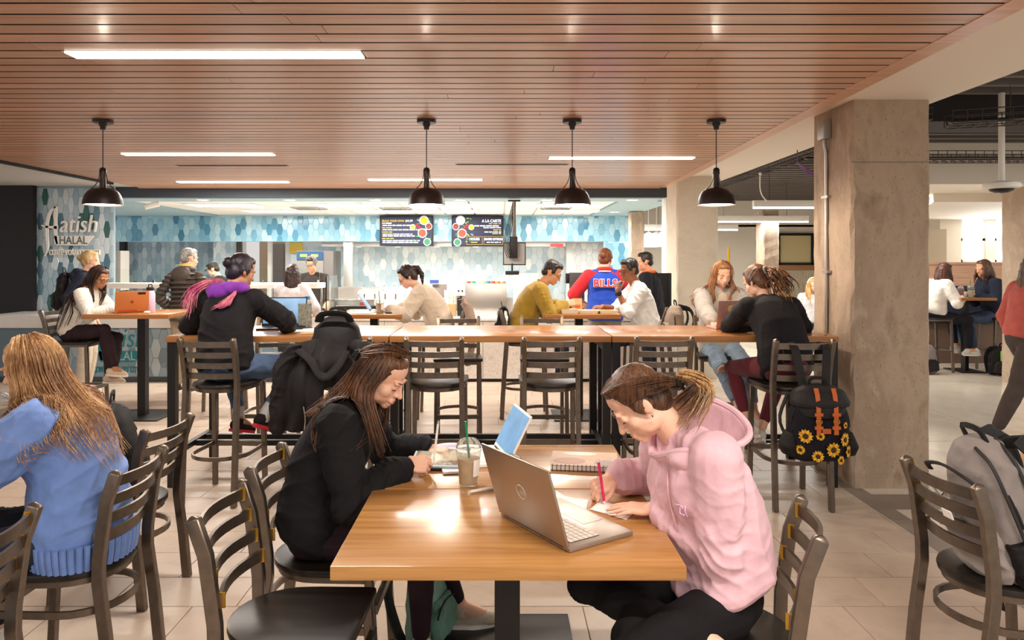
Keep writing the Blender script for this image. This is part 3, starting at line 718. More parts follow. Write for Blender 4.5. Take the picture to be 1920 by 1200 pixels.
ST[3] = place(S0, -.43, 4.90, 0, 'empty bar stool behind the writing girl in black, at the middle bar table')
ST[4] = place(S0, .335, 4.90, 0, 'empty bar stool right of the two at the middle bar table, behind the open laptop')
ST[5] = place(S0, 1.07, 4.92, 0, 'empty bar stool at the right bar table, above the pink hoodie girl')
ST[6] = place(S0, 1.925, 4.78, 0, 'bar stool with a sunflower backpack hung on its back')
ST[7] = place(S0, -1.98, 6.15, 180, 'bar stool on the far side of the left bar table, slats seen beside the jeans')
ST[8] = place(S0, -.36, 6.12, 183, 'empty bar stool on the far side of the middle bar table, left')
ST[9] = place(S0, .37, 6.12, 180, 'empty bar stool on the far side of the middle bar table, right')
ST[10] = place(S0, 1.93, 6.28, 172, 'bar stool under the woman in the grey cardigan')
ST[11] = place(S0, -4.32, 7.3, -88, 'bar stool under the girl with glasses and long dark hair')
ST[12] = place(S0, -2.92, 7.35, 90, 'bar stool right of the small high table, holding a dark bag')
ST[13] = place(S0, -.62, 7.35, 90, 'bar stool under the woman in the cream sweater with a coat on its back')
ST[14] = place(S0, .26, 7.35, -90, 'bar stool under the man in the mustard sweater')
ST[15] = place(S0, 1.50, 7.35, 90, 'bar stool under the man in the white shirt')
# ================================================================ TABLES
def table_top(r, x0, x1, y0, y1, z, th, m): MB().b2((x0, y0, z - th), (x1, y1, z)).build('tabletop', m, r, bevel=.004)
def dining_table(x0, x1, y0, y1, label, ped=True):
    cx, cy = (x0 + x1) / 2, (y0 + y1) / 2; r = empty('dining_table', (cx, cy, 0), 0, label, 'table', 'dining tables')
    table_top(r, x0 - cx, x1 - cx, y0 - cy, y1 - cy, .762, .04, M['top'])
    MB().b2((-.04, -.04, .02), (.04, .04, .71)).build('pedestal', M['black'], r, bevel=.004)
    MB().b2((-.28, -.28, 0), (.28, .28, .012)).build('base_plate', M['black'], r, bevel=.003)
    MB().b2((-.2, -.2, .706), (.2, .2, .722)).build('mount_plate', M['black'], r)
    return r
dining_table(-.466, .510, 1.953, 2.612, 'near half of the wooden table shared by the two writing girls')
dining_table(-.466, .512, 2.616, 3.24, 'far half of the wooden table, carrying the white laptop and spiral notebook')
dining_table(-2.95, -2.06, 1.9, 2.56, 'near dining table beyond the left edge')
dining_table(-2.95, -2.06, 2.57, 3.24, 'dining table of the girl in the blue sweater, base plate showing at lower left')
tr = dining_table(2.06, 2.9, 2.55, 3.25, 'wooden table whose corner shows at the right edge beside the grey backpack'); tr.location = (2.55, 2.93, 0); tr.rotation_euler.z = math.radians(38)
def bar_table(x0, x1, label):
    y0, y1, z = 5.0, 5.8, 1.067; cx = (x0 + x1) / 2
    r = empty('bar_table', (cx, 5.4, 0), 0, label, 'bar table', 'long bar tables'); h = (x1 - x0) / 2
    table_top(r, -h, h, -.4, .4, z, .045, M['bartop'])
    for sx in (-1, 1):
        for sy in (-1, 1): MB().b2((sx * (h - .03) - .028, sy * .36 - .028, 0), (sx * (h - .03) + .028, sy * .36 + .028, z - .045)).build('leg', M['black'], r)
        MB().b2((sx * (h - .03) - .02, -.33, .21), (sx * (h - .03) + .02, .33, .25)).build('side_rail', M['black'], r)
        MB().b2((sx * (h - .03) - .02, -.33, .96), (sx * (h - .03) + .02, .33, 1.0)).build('side_rail', M['black'], r)
    for q in (-.02, .16): MB().b2((-h + .05, q - .018, .205), (h - .05, q + .018, .245)).build('foot_rail', M['black'], r)
    return r
bar_table(-2.338, -.783, 'left bar table, where the person with pink hair works')
bar_table(-.775, .777, 'middle bar table with two empty stools in front')
bar_table(.785, 2.37, 'right bar table ending at the concrete column')
def high_table(x0, x1, label, y0=6.97, y1=7.7):
    cx = (x0 + x1) / 2; cy = (y0 + y1) / 2; r = empty('high_table', (cx, cy, 0), 0, label, 'high table', 'small high tables')
    table_top(r, x0 - cx, x1 - cx, y0 - cy, y1 - cy, 1.067, .045, M['bartop'])
    MB().b2((-.04, -.04, .01), (.04, .04, 1.02)).build('pedestal', M['black'], r)
    MB().b2((-.27, -.27, 0), (.27, .27, .012)).build('base_plate', M['black'], r, bevel=.003)
    return r
high_table(-4.09, -3.24, 'small high table with an orange laptop and a lavender bottle')
high_table(-1.62, -.96, 'small high table where the woman in the cream sweater writes')
high_table(.43, 1.18, 'small high table with food trays between the two men')
# ================================================================ COUNTER AND KITCHEN
ct = MB().b2((-6.8, 9.36, .705), (XZ(598, 9.36), 10.25, .865)).build('worktop', M['quartz2'], bevel=.004); tag(ct, 'thick white quartz worktop over the blue tiled counter', 'worktop')
ct2 = MB().b2((XZ(599, 9.36), 9.34, .80), (2.32, 10.25, .84)).build('worktop', M['quartz2'], bevel=.003); tag(ct2, 'thin white worktop over the speckled quartz counter', 'worktop')
r = empty('sneeze_guard', (XZ(400, 9.62), 9.62, 0), 0, 'clear glass sneeze guard with white shelf over the left counter', 'sneeze guard')
xa, xb = XZ(186, 9.62) - XZ(400, 9.62), XZ(601, 9.62) - XZ(400, 9.62)
MB().b2((xa, -.03, 1.215), (xb, .28, 1.285)).build('shelf', M['white'], r, bevel=.006)
MB().b2((xa, -.05, 1.30), (xb, -.042, 1.48)).build('glass_pane', M['glass'], r)
MB().b2((xa, .02, .88), (xb, .028, 1.2)).build('glass_pane', M['glass'], r)
for k in range(5):
    x = xa + .02 + (xb - xa - .04) * k / 4
    MB().tube([(x, .13, .862), (x, .13, 1.215)], .014, 8).build('post', M['chrome'], r)
    MB().b2((x - .012, -.056, 1.29), (x + .012, -.036, 1.33)).build('clip', M['chrome'], r)
r = empty('glass_screen', P(618, 595, 9.62), 0, 'upright glass end screen on steel posts right of the shelf', 'glass screen')
MB().b2((-.012, -.01, 0), (.012, .02, .5)).build('post', M['chrome'], r); MB().b2((.02, -.3, .03), (.032, .35, .56)).build('glass_pane', M['glass'], r)
MB().b2((.05, -.02, .1), (.62, -.012, .26)).build('glass_pane', M['glass'], r)
# menu boards
def board(x0, x1, z0, z1, label):
    cx = (x0 + x1) / 2; r = empty('menu_board', (cx, 14.72, z0), 0, label, 'menu board', 'menu boards')
    hw = (x1 - x0) / 2; h = z1 - z0
    MB().b2((-hw, 0, 0), (hw, .08, h)).build('bezel', M['blackmat'], r, bevel=.004)
    MB().b2((-hw + .02, -.004, .02), (hw - .02, .002, h - .02)).build('screen', mat('menu_screen', '#171a33', .4, emit=.5, ecol='#1b1f3c', var=.3, vscale=3), r)
    return r, hw, h
tY = mat('text_gold', '#c9a63c', .6, emit=.8); tW = mat('text_white', '#e8ecf6', .6, emit=1.0); tG = mat('text_green', '#2f8a3a', .6, emit=.35)
def disc(px, pz, rad, c, rim, par, name='bowl_picture'):
    b = MB(); b.lathe([(0, 0), (rad * .82, 0), (rad * .82, .003), (0, .003)], 16, (px, -.008, pz), Matrix(((1, 0, 0), (0, 0, -1), (0, 1, 0)))); b.mi(1)
    b.lathe([(rad * .8, 0), (rad, 0), (rad, .0035), (rad * .8, .0035)], 16, (px, -.008, pz), Matrix(((1, 0, 0), (0, 0, -1), (0, 1, 0))))
    b.build(name, [c, rim], par)
cm = lambda n, c: mat('menu_' + n, c, .6, emit=.55)
def menu_art(r, hw, h, flip):
    s = -1 if flip else 1; rim = cm('rim', '#aeb4d4')
    for (u, v, q, c, n) in ((.83, .84, .085, '#c9b42c', 'turmeric'), (.92, .64, .065, '#7a3a2a', 'clove'), (.8, .42, .085, '#b8402c', 'chilli'), (.89, .13, .07, '#2f6a4a', 'herb'), (.62, .62, .052, '#e0a81c', 'saffron')):
        if flip and n == 'turmeric': c = '#b9c3b4'; n = 'salt'
        disc(s * (u * 2 - 1) * hw, v * h, q * 1.15, cm(n, c), rim, r)
    rr = random.Random(4 if flip else 2); b = MB()
    for k in range(26):
        u = rr.uniform(.6, .95); v = rr.uniform(.15, .95); a = rr.random() * 6
        x, z = s * (u * 2 - 1) * hw, v * h; q = rr.uniform(.012, .03); b.mi(rr.choice((0, 0, 1, 2)))
        b.prism([(q * 1.6 * math.cos(a), q * 1.6 * math.sin(a)), (-q * .6 * math.sin(a), q * .6 * math.cos(a)), (-q * 1.6 * math.cos(a), -q * 1.6 * math.sin(a)), (q * .6 * math.sin(a), -q * .6 * math.cos(a))], 0, .004, R_FRONT, (x, -.005, z))
    b.build('leaf_picture', [tG, cm('lime', '#7fae3a'), cm('lav', '#9a93c8')], r)
    b = MB(); b.tube(bez([(s * .36 * hw, -.008, .72 * h), (s * .46 * hw, -.008, .62 * h), (s * .58 * hw, -.008, .58 * h)], 8), [.012, .02, .026, .028, .026, .02, .012, .004], 8); b.build('pepper_picture', cm('pepper', '#c4263c'), r)
r, hw, h = board(XZ(712, 14.72), XZ(812, 14.72), ZZ(461, 14.72), ZZ(404, 14.72), 'left menu screen headed BUILD YOUR OWN with spice bowls on its right'); menu_art(r, hw, h, False)
def line(s, x, z, size, m, al='LEFT', bold=.002): return text(s, size, V((x, -.006, z)), R_FRONT, m, r, .001, al, bold, 0, .9)
def bars(x0, x1, z, m, hh=.02, seed=1):
    """a printed line too small to read: a row of word-long dashes"""
    rr = random.Random(seed); q = MB(); x = x0
    while x < x1 - .03:
        e = min(x1, x + rr.uniform(.05, .13)); q.b2((x, -.0065, z), (e, -.0055, z + hh)); x = e + .018
    q.build('text_line', m, r)
line('BUILD YOUR OWN', -hw + .05, h - .13, .058, tY, 'LEFT', .001); line('$12.99', -.02, h - .13, .06, tW, 'LEFT', .001); bars(-hw + .05, -hw + .28, h - .17, tW)
for i, (z, q1, q2) in enumerate(((.73, .24, .72), (.585, .26, .95), (.44, .26, .72), (.38, 0, .78), (.23, .3, .9), (.17, 0, .86))):
    if q1: bars(-hw + .05, -hw + .05 + q1 * .8, z * h, tY, .016, i)
    bars(-hw + .06, -hw + .06 + q2 * .85, z * h - .045, tW, .02, i + 9)
r, hw, h = board(XZ(847, 14.72), XZ(944, 14.72), ZZ(462, 14.72), ZZ(404, 14.72), 'right menu screen headed A LA CARTE with spice bowls on its left'); menu_art(r, hw, h, True)
line('A LA CARTE', hw - .05, h - .14, .08, tW, 'RIGHT')
for i, (z, q1, q2) in enumerate(((.72, .25, .55), (.66, 0, .36), (.52, .16, .34), (.40, .18, 0))):
    if q1: bars(hw - .05 - q1, hw - .05, z * h, tY, .016, i + 3)
    if q2: bars(hw - .05 - q2, hw - .05, z * h - .045, tW, .02, i + 5)
line('HOURS', -hw * .12, .2 * h, .07, tW, 'CENTER'); line('SWIPE OPTION', hw * .62, .2 * h, .062, tW, 'CENTER')
bars(-hw * .25, hw * .02, .12 * h, tY, .016, 2); bars(hw * .35, hw * .9, .12 * h, tW, .016, 4)
for a, b2 in ((-hw * .42, hw * .18), (hw * .24, hw * .97)):
    q = MB(); z0, z1 = .06 * h, .32 * h
    for s_ in (((a, z0), (b2, z0)), ((a, z1), (b2, z1)), ((a, z0), (a, z1)), ((b2, z0), (b2, z1))): q.bar((s_[0][0], -.006, s_[0][1]), (s_[1][0], -.006, s_[1][1]), .004, .004)
    q.build('text_frame', tY, r)
# hood
r = empty('extractor_hood', (XZ(840, 14.9), 15.0, 1.88), 0, 'long stainless hood under the menu boards', 'hood')
MB().b2((XZ(600, 15) - r.location.x, .15, .0), (XZ(1062, 15) - r.location.x, .9, .09)).build('canopy', M['steel'], r)
for k in range(6): MB().lathe([(0, -.004), (.06, -.004), (.06, 0), (0, 0)], 12, (-2.0 + k * .85, .6, 0)).build('hood_lamp', M['glow2'], r)
# oven cabinet
p = P(582, 560, 14.4); r = empty('heated_cabinet', (p.x, 14.4, 0), 0, 'tall steel oven cabinet with blue control panel behind the glass', 'oven')
MB().b2((-.28, 0, .0), (.46, .7, 1.78)).build('body', mat('oven_grey', '#6f6a66', .4, .5), r, bevel=.008)
MB().b2((-.27, -.02, .35), (.26, 0, 1.58)).build('door', M['steel'], r)
MB().b2((-.27, -.025, 1.6), (.26, 0, 1.77)).build('control_panel', mat('panel_blue', '#2a4a6e', .4), r)
MB().tube([(.22, -.05, .9), (.22, -.05, 1.3)], .012, 8).build('handle', M['chrome'], r)
for x in (-.2, .02): MB().b2((x, -.03, 1.66), (x + .14, -.024, 1.71)).build('display', mat('lcd_green', '#8fc04a', .4, emit=1), r)
r = tag(MB().b2((XZ(644, 14.5), 14.5, 0), (XZ(661, 14.5), 14.62, 1.95)).build('steel_post', M['steel'], bevel=.004), 'upright stainless post right of the oven cabinet', 'post')
for n, (a, b2, c, d2, col, lab, cat) in enumerate(((542, 567, 455, 475, '#e8c75a', 'yellow notice on the pantry wall', 'notice'), (545, 557, 477, 494, '#e4eef4', 'white notice below the yellow one', 'notice'), (544, 556, 496, 502, '#c23434', 'small red label below the white notice', 'label'))):
    tag(MB().b2((XZ(a, 15.95), 15.97, ZZ(d2, 15.95)), (XZ(b2, 15.95), 15.985, ZZ(c, 15.95))).build('paper_notice', mat('notice%d' % n, col, .8)), lab, cat)
r = empty('monitor_mount', P(964, 393, 10.6), 0, 'ceiling pole carrying a monitor seen from behind above the counter', 'monitor')
zt = r.location.z
MB().b2((-.09, -.06, .12), (.09, .06, .14)).build('ceiling_plate', M['black'], r)
MB().tube([(0, 0, .13), (0, 0, -.52)], .028, 12).build('pole', M['bronze'], r)
MB().b2((-.15, .02, -.81), (.16, .06, -.50)).build('monitor', mat('monitor_grey', '#8f8c88', .5), r, bevel=.008)
MB().b2((-.165, .055, -.825), (.175, .075, -.485)).build('monitor_bezel', M['black'], r, bevel=.006)
MB().b2((-.07, -.05, -.72), (.05, .02, -.40)).build('bracket', M['black'], r, bevel=.005)
MB().tube([(-.03, 0, -.8), (-.03, 0, -.92)], .012, 8).build('lower_stem', M['black'], r)
MB().b2((-.13, -.1, -.965), (.07, .1, -.91)).build('scanner_tray', M['black'], r, bevel=.006)
q = MB()
for k in range(5):
    a = -.12 + .02 * k; q.tube(bez([(-.02, -.03, .1 - .05 * k), (a, -.05, -.3), (a - .03, -.06, -.55), (-.1 + .03 * k, -.05, -.72)], 14), .006, 5)
q.build('cable', M['blackmat'], r)
# drinks unit
p = P(911, 593, 9.75); r = empty('drink_dispenser', (p.x, 9.75, .84), 0, 'boxy stainless dispenser on the counter, topped by coloured lids', 'dispenser')
MB().b2((-.28, -.1, 0), (.285, .35, .44)).build('cabinet', M['steel'], r, bevel=.005)
lc = ['#c8442c', '#2f8a5c', '#e8e3da', '#c9b27a', '#3f6f8f', '#c8442c', '#d87a3a', '#b08a78']
for k, c in enumerate(lc): MB().lathe([(0, .442), (.03, .442), (.03, .462), (.026, .468), (0, .468)], 14, (-.235 + k * .067, .0, 0)).build('lid', mat('lid_' + c[1:], c, .5), r)
def cupstack(px, py, d, n, label, w=.038):
    p = P(px, py, d); r = empty('cup_stack', p, 0, label, 'cup stack', 'paper cup stacks'); b = MB()
    for k in range(n): b.lathe([(w * .8, k * .028), (w, k * .028 + .09), (w * 1.06, k * .028 + .092), (w * 1.06, k * .028 + .1), (w * .7, k * .028 + .1)], 16)
    b.build('cup_sleeve', mat('paper_cup', '#efe8dc', .8), r); return r
for k, (px, n, t) in enumerate(((838, 9, 'left'), (845, 11, 'tall middle'), (852, 6, 'right'))): cupstack(px, 588, 9.9 + .05 * k, n, 'stack of white paper cups beside the drink machine, %s one' % t)
p = P(864, 593, 9.9); r = empty('coffee_machine', (p.x, 9.9, .84), 0, 'white coffee machine between the cups and the steel dispenser', 'coffee machine')
MB().b2((-.085, 0, 0), (.075, .3, .05)).build('base', M['white'], r, bevel=.004); MB().b2((-.085, .15, .05), (.075, .3, .36)).build('body', M['white'], r, bevel=.01); MB().b2((-.085, 0, .26), (.075, .3, .38)).build('head', M['white'], r, bevel=.01)
MB().b2((-.06, .1, .05), (.05, .16, .22)).build('recess', M['black'], r); MB().tube([(0, .05, .2), (0, .05, .26)], .012, 8).build('spout', M['black'], r)
for q in (-.03, .02): MB().lathe([(0, 0), (.013, 0), (.013, .01), (0, .01)], 10, (q, -.004, .33), R_FRONT).build('knob', M['black'], r)
p = P(822, 593, 9.9); r = empty('register', (p.x, 9.9, .84), 0, 'dark register screen with a small blue display behind the cream sweater', 'register')
MB().b2((-.08, 0, .0), (.08, .2, .04)).build('base', M['black'], r); MB().b2((-.09, .06, .08), (.11, .1, .42)).build('screen_back', mat('reg_grey', '#77706a', .5), r, bevel=.006); MB().b2((-.02, .06, .03), (.03, .1, .1)).build('neck', M['black'], r); MB().b2((-.12, .03, .43), (.0, .06, .48)).build('display', mat('blue_disp', '#3a4a8a', .4, emit=.4), r)
# equipment on the counter, left to right
def thing_box(name, px0, px1, py0, py1, d, dep, m, label, cat, bev=.006, extra=None):
    x0, x1, z0, z1 = XZ(px0, d), XZ(px1, d), ZZ(py1, d), ZZ(py0, d)
    r = empty(name, ((x0 + x1) / 2, d, z0), 0, label, cat); hw = (x1 - x0) / 2; h = z1 - z0
    MB().b2((-hw, 0, 0), (hw, dep, h)).build('body', m, r, bevel=bev)
    if extra: extra(r, hw, h)
    return r
def ex_fryer(r, hw, h):
    MB().b2((-hw, -.03, h), (hw, .0, h + .012)).build('front_lip', M['chrome'], r)
    MB().b2((hw * .35, -.012, h * .45), (hw * .75, -.004, h * .8)).build('warning_label', mat('red_label', '#c83a2a', .6), r)
    MB().add([(hw, 0, h), (hw, .5, h), (hw, .5, h + .14)], [(0, 1, 2)]).build('side_splash', M['steel'], r)
    MB().b2((-hw, .5, h), (hw, .52, h + .16)).build('back_splash', M['steel'], r)
thing_box('griddle', 618, 702, 563, 581, 9.75, .52, M['steel'], 'steel griddle with a red warning label on the counter', 'griddle', extra=ex_fryer)
def ex_tray(r, hw, h):
    MB().b2((-hw - .01, -.01, h), (hw + .01, .3, h + .01)).build('rim', M['chrome'], r)
thing_box('food_well', 632, 705, 574, 593, 9.5, .3, M['blackmat'], 'black hot food well along the counter edge', 'food well', extra=ex_tray)
def ex_sink(r, hw, h):
    for k in range(4):
        x = -hw * .8 + k * hw * .5
        MB().tube(bez([(x, .0, h), (x, -.02, h + .06), (x + .03, -.06, h + .07)], 6), .008, 6).build('tap', M['chrome'], r)
        MB().tube([(x + .03, -.02, h * .3), (x + .03, -.02, h * .75)], .014, 8).build('ladle', M['chrome'], r)
thing_box('steam_table', 672, 750, 545, 568, 10.1, .3, M['white'], 'white steam table with a row of steel taps behind the counter', 'steam table', extra=ex_sink)
def ex_pans(r, hw, h):
    rr = random.Random(6)
    for k in range(5):
        x = -hw + hw * 2 * (k + .5) / 5
        MB().ell((x, .12, h), (hw / 5.5, .1, .03), n=12, m=6).build('food', mat('food%d' % (k % 3), ['#b8843c', '#7a4a24', '#c9b184'][k % 3], .8), r)
thing_box('serving_pans', 752, 800, 568, 593, 9.8, .3, M['steel'], 'steel serving pans with food left of the cream sweater woman', 'serving pan', extra=ex_pans)
thing_box('napkin_holder', 838, 855, 570, 592, 9.55, .12, mat('kraft', '#b88f66', .8), 'brown napkin holder below the paper cup stacks', 'napkin holder')
thing_box('brochure_stand', 857, 871, 562, 592, 9.55, .12, M['blackmat'], 'small black and white stand beside the steel dispenser', 'stand')
thing_box('tray_stack', 946, 962, 560, 593, 9.7, .3, mat('tray_grey', '#a8a39c', .6), 'stack of grey trays right of the steel dispenser', 'tray stack')
thing_box('stone_ledge', 962, 1010, 512, 627.5, 15.3, .1, mottled('veined_stone', ['#b5afa8', '#c9c4bd'], 3, .5, 6, 0, .001), 'pale veined stone upstand behind the man in mustard', 'stone panel', 0)
def ex_kiosk(r, hw, h):
    MB().b2((-hw * .2, -.005, h * .35), (hw * .3, 0, h * .42)).build('sticker', M['white'], r)
    MB().b2((-hw * 1.5, .02, h * .7), (-hw * 1.02, .06, h * .98)).build('card_reader', M['black'], r, bevel=.006)
    MB().b2((-hw * .5, .03, -.2), (hw * .5, .1, 0)).build('foot', M['black'], r)
thing_box('kiosk', 1068, 1096, 511, 580, 8.6 + .75, .07, mat('kiosk_grey', '#4a4746', .4), 'dark kiosk screen back beside the man in the blue and red jacket', 'kiosk', extra=ex_kiosk)
def ex_frame(r, hw, h):
    for s in (-1, 1): MB().b2((s * hw - .02, -.01, 0), (s * hw + .02, .05, h)).build('side_bar', M['blackmat'], r, bevel=.006)
thing_box('black_kiosk_frame', 1226, 1256, 512, 588, 9.3, .04, M['blackmat'], 'black upright screen frame behind the man in the white shirt', 'kiosk', extra=ex_frame)
thing_box('tissue_carton', 1033, 1058, 572, 593, 9.6, .2, mat('carton', '#2a2624', .6), 'dark carton on the counter behind the mustard man', 'carton')
thing_box('cash_screen', 250, 268, 555, 575, 9.75, .1, mat('tab_blue', '#3f5a9a', .4, emit=.5), 'small lit tablet on the left counter behind the bottle', 'tablet')
p = P(1077, 460, 14.8)
thing_box('red_sign', 1032, 1056, 457, 463, 14.84, .03, mat('sign_red', '#b03a3a', .6), 'small red sign under the tiled fascia at right', 'sign')
# left back area clutter
thing_box('wall_cabinet', 213, 226, 470, 545, 12.5, .3, mat('cab', '#b3aca4', .6), 'grey wall cabinet at the right edge of the sign wall', 'cabinet')
# ================================================================ SIGNS
def stroke(b, pts, w, th, M3, c):
    """flat brush stroke with thickness; pts in local sign plane (x, z)"""
    p = [V((a[0], a[1], 0)) for a in pts]; n = len(p); l = []; r_ = []
    for i in range(n):
        t = (p[min(i + 1, n - 1)] - p[max(i - 1, 0)]).normalized(); nn = V((-t.y, t.x, 0)); W = (w[i] if hasattr(w, '__len__') else w) / 2
        l.append(p[i] + nn * W); r_.append(p[i] - nn * W)
    for i in range(n - 1):
        b.prism([(r_[i].x, r_[i].y), (r_[i + 1].x, r_[i + 1].y), (l[i + 1].x, l[i + 1].y), (l[i].x, l[i].y)], 0, th, M3, c)
def sign(x0, z0, y, S, m, inner, label, depth=.02):
    """logo in units of the 400 px wide original drawing, S metres per unit"""
    r = empty('logo_sign', (x0, y, z0), 0, label, 'sign'); b = MB()
    T = lambda q: [((a - 315) * S, (640 - c) * S) for a, c in q]
    def st(q, w, n=18): stroke(b, [(v.x, v.y) for v in bez([(a, c, 0) for a, c in T(q)], n)], [k * S for k in (w if hasattr(w, '__len__') else [w] * n)], depth, R_FRONT, (0, 0, 0))
    st([(342, 640), (365, 590), (360, 480), (362, 390), (385, 310), (428, 268)], [3 + 19 * min(1, i / 6) * (1 if i < 13 else (18 - i) / 6 + .2) for i in range(18)])
    st([(424, 268), (424, 380), (424, 500), (432, 552)], 24)
    st([(318, 410), (360, 422), (440, 428)], [8 + .9 * i for i in range(18)])
    b.prism(T([(412, 490), (712, 488), (655, 562), (432, 560)])[::-1], 0, depth, R_FRONT)
    b.build('logo_mark', m, r)
    text('atish', 190 * S, V((T([(448, 0)])[0][0], 0, T([(0, 462)])[0][1])), R_FRONT, m, r, depth, 'LEFT', -1.0 * S, .2, .80)
    if inner: text('HALAL', 84 * S, V((T([(452, 0)])[0][0], -depth - .002, T([(0, 550)])[0][1])), R_FRONT, inner, r, .002, 'LEFT', .8 * S, 0, .83)
    text('CONTEMPORARY KITCHEN', 56 * S, V((T([(376, 0)])[0][0], 0, T([(0, 632)])[0][1])), R_FRONT, m, r, depth, 'LEFT', .9 * S, 0, .54)
    return r
S_ = 10.28 / F / 4
sign(XZ(315 / 4, 10.28), ZZ(320 + 640 / 4, 10.28), 10.272, S_, M['white'], mat('halal_grey', '#55646b', .6), 'white logo sign reading Aatish HALAL CONTEMPORARY KITCHEN on the tiled wall')
sign(XZ(158, 9.4), ZZ(700, 9.4), 9.388, 9.4 / F / 3.6, mat('teal_paint', '#1f8087', .5), mat('teal_pale', '#9fb1ba', .5), 'teal copy of the restaurant logo low on the tiled counter front', .004)
# ================================================================ PEOPLE
SKIN = {'fair': mat('skin_fair', '#e8b79c', .5, var=.05, vscale=14), 'warm': mat('skin_warm', '#d9a07c', .5, var=.05, vscale=14), 'tan': mat('skin_tan', '#b98460', .5, var=.05, vscale=14), 'brown': mat('skin_brown', '#8f5c3f', .5, var=.05, vscale=14)}
for m_ in SKIN.values():
    b_ = m_.node_tree.nodes['Principled BSDF']; b_.inputs['Subsurface Weight'].default_value = .12; b_.inputs['Subsurface Radius'].default_value = (.012, .005, .003); b_.inputs['Subsurface Scale'].default_value = .6
LIP = {'fair': mat('lip_fair', '#c4706a', .45), 'warm': mat('lip_warm', '#b5655c', .45), 'tan': mat('lip_tan', '#96544a', .45), 'brown': mat('lip_brown', '#7a4038', .45)}
EYEW = mat('eye_white', '#efe9e4', .25); LASH = mat('lash', '#231814', .6)
RUBBER = mat('shoe_sole', '#e9e4dc', .6)
def ik(a, b, l1, l2, hint):
    a, b = V(a), V(b); d = b - a; L_ = min(max(d.length, abs(l1 - l2) + .01), l1 + l2 - .002); n = d.normalized()
    if d.length > L_: l1 *= d.length / L_; l2 *= d.length / L_; L_ = d.length
    x = (l1 * l1 - l2 * l2 + L_ * L_) / (2 * L_); h = math.sqrt(max(0, l1 * l1 - x * x))
    u = V(hint); u = u - n * u.dot(n)
    if u.length < 1e-4: u = V((0, 0, -1))
    return a + n * x + u.normalized() * h
FING = [(.030, .072), (.010, .080), (-.010, .074), (-.029, .058)]
def hand(b, W, d, n, right, pose, s=1.0, fat=1.0):
    """palm, four fingers and a thumb; d = towards the fingers, n = back of the hand"""
    d = V(d).normalized(); n = V(n); n = (n - d * n.dot(d)).normalized(); t = d.cross(n) * (-1 if right else 1)
    W = V(W)
    curls = {'flat': [(4, 8, 6)] * 4, 'rest': [(22, 32, 18), (26, 34, 20), (30, 36, 20), (34, 38, 22)], 'pen': [(38, 46, 22), (48, 56, 28), (58, 66, 36), (64, 70, 40)], 'hold': [(48, 52, 32)] * 4, 'type': [(10, 34, 24), (12, 36, 26), (12, 36, 26), (10, 32, 22)]}[pose]
    for k, (x, ln) in enumerate(FING):
        kn = W + d * (.088 - abs(x - .008) * .35) * s + t * x * s + n * .004
        b.limb([W + d * .012 * s + t * x * .55 * s, W + d * .05 * s + t * x * .9 * s, kn], [.0135 * s, .0125 * s, .0108 * s], 8)
        p = kn; a = 0; spread = math.radians((1.2 - k) * (4 if pose == 'flat' else 2)); dd0 = (d + t * math.tan(spread)).normalized(); pts = [p]; rr = [.0092 * s * fat]
        for q, fr in zip(curls[k], (.45, .31, .24)):
            a += math.radians(q); dd = dd0 * math.cos(a) - n * math.sin(a); p = p + dd * ln * fr * s; pts.append(p); rr.append(.0088 * s * fat - .0008 * len(rr))
        b.limb(pts, rr, 8)
    close = {'flat': .12, 'rest': .35, 'pen': .75, 'hold': .8, 'type': .3}[pose]
    td = (d * .72 + t * (.62 - .45 * close) - n * (.15 + .55 * close)).normalized(); tb = W + d * .022 * s + t * .026 * s
    p1 = tb + td * .042 * s; td2 = (td * .8 + d * .45 - t * .35 * close).normalized(); p2 = p1 + td2 * .030 * s; p3 = p2 + (td2 + d * .2).normalized() * .022 * s
    b.limb([W + d * .01 * s + t * .012 * s, tb, p1, p2, p3], [.014 * s, .0138 * s, .0112 * s * fat, .0102 * s * fat, .0085 * s * fat], 8)
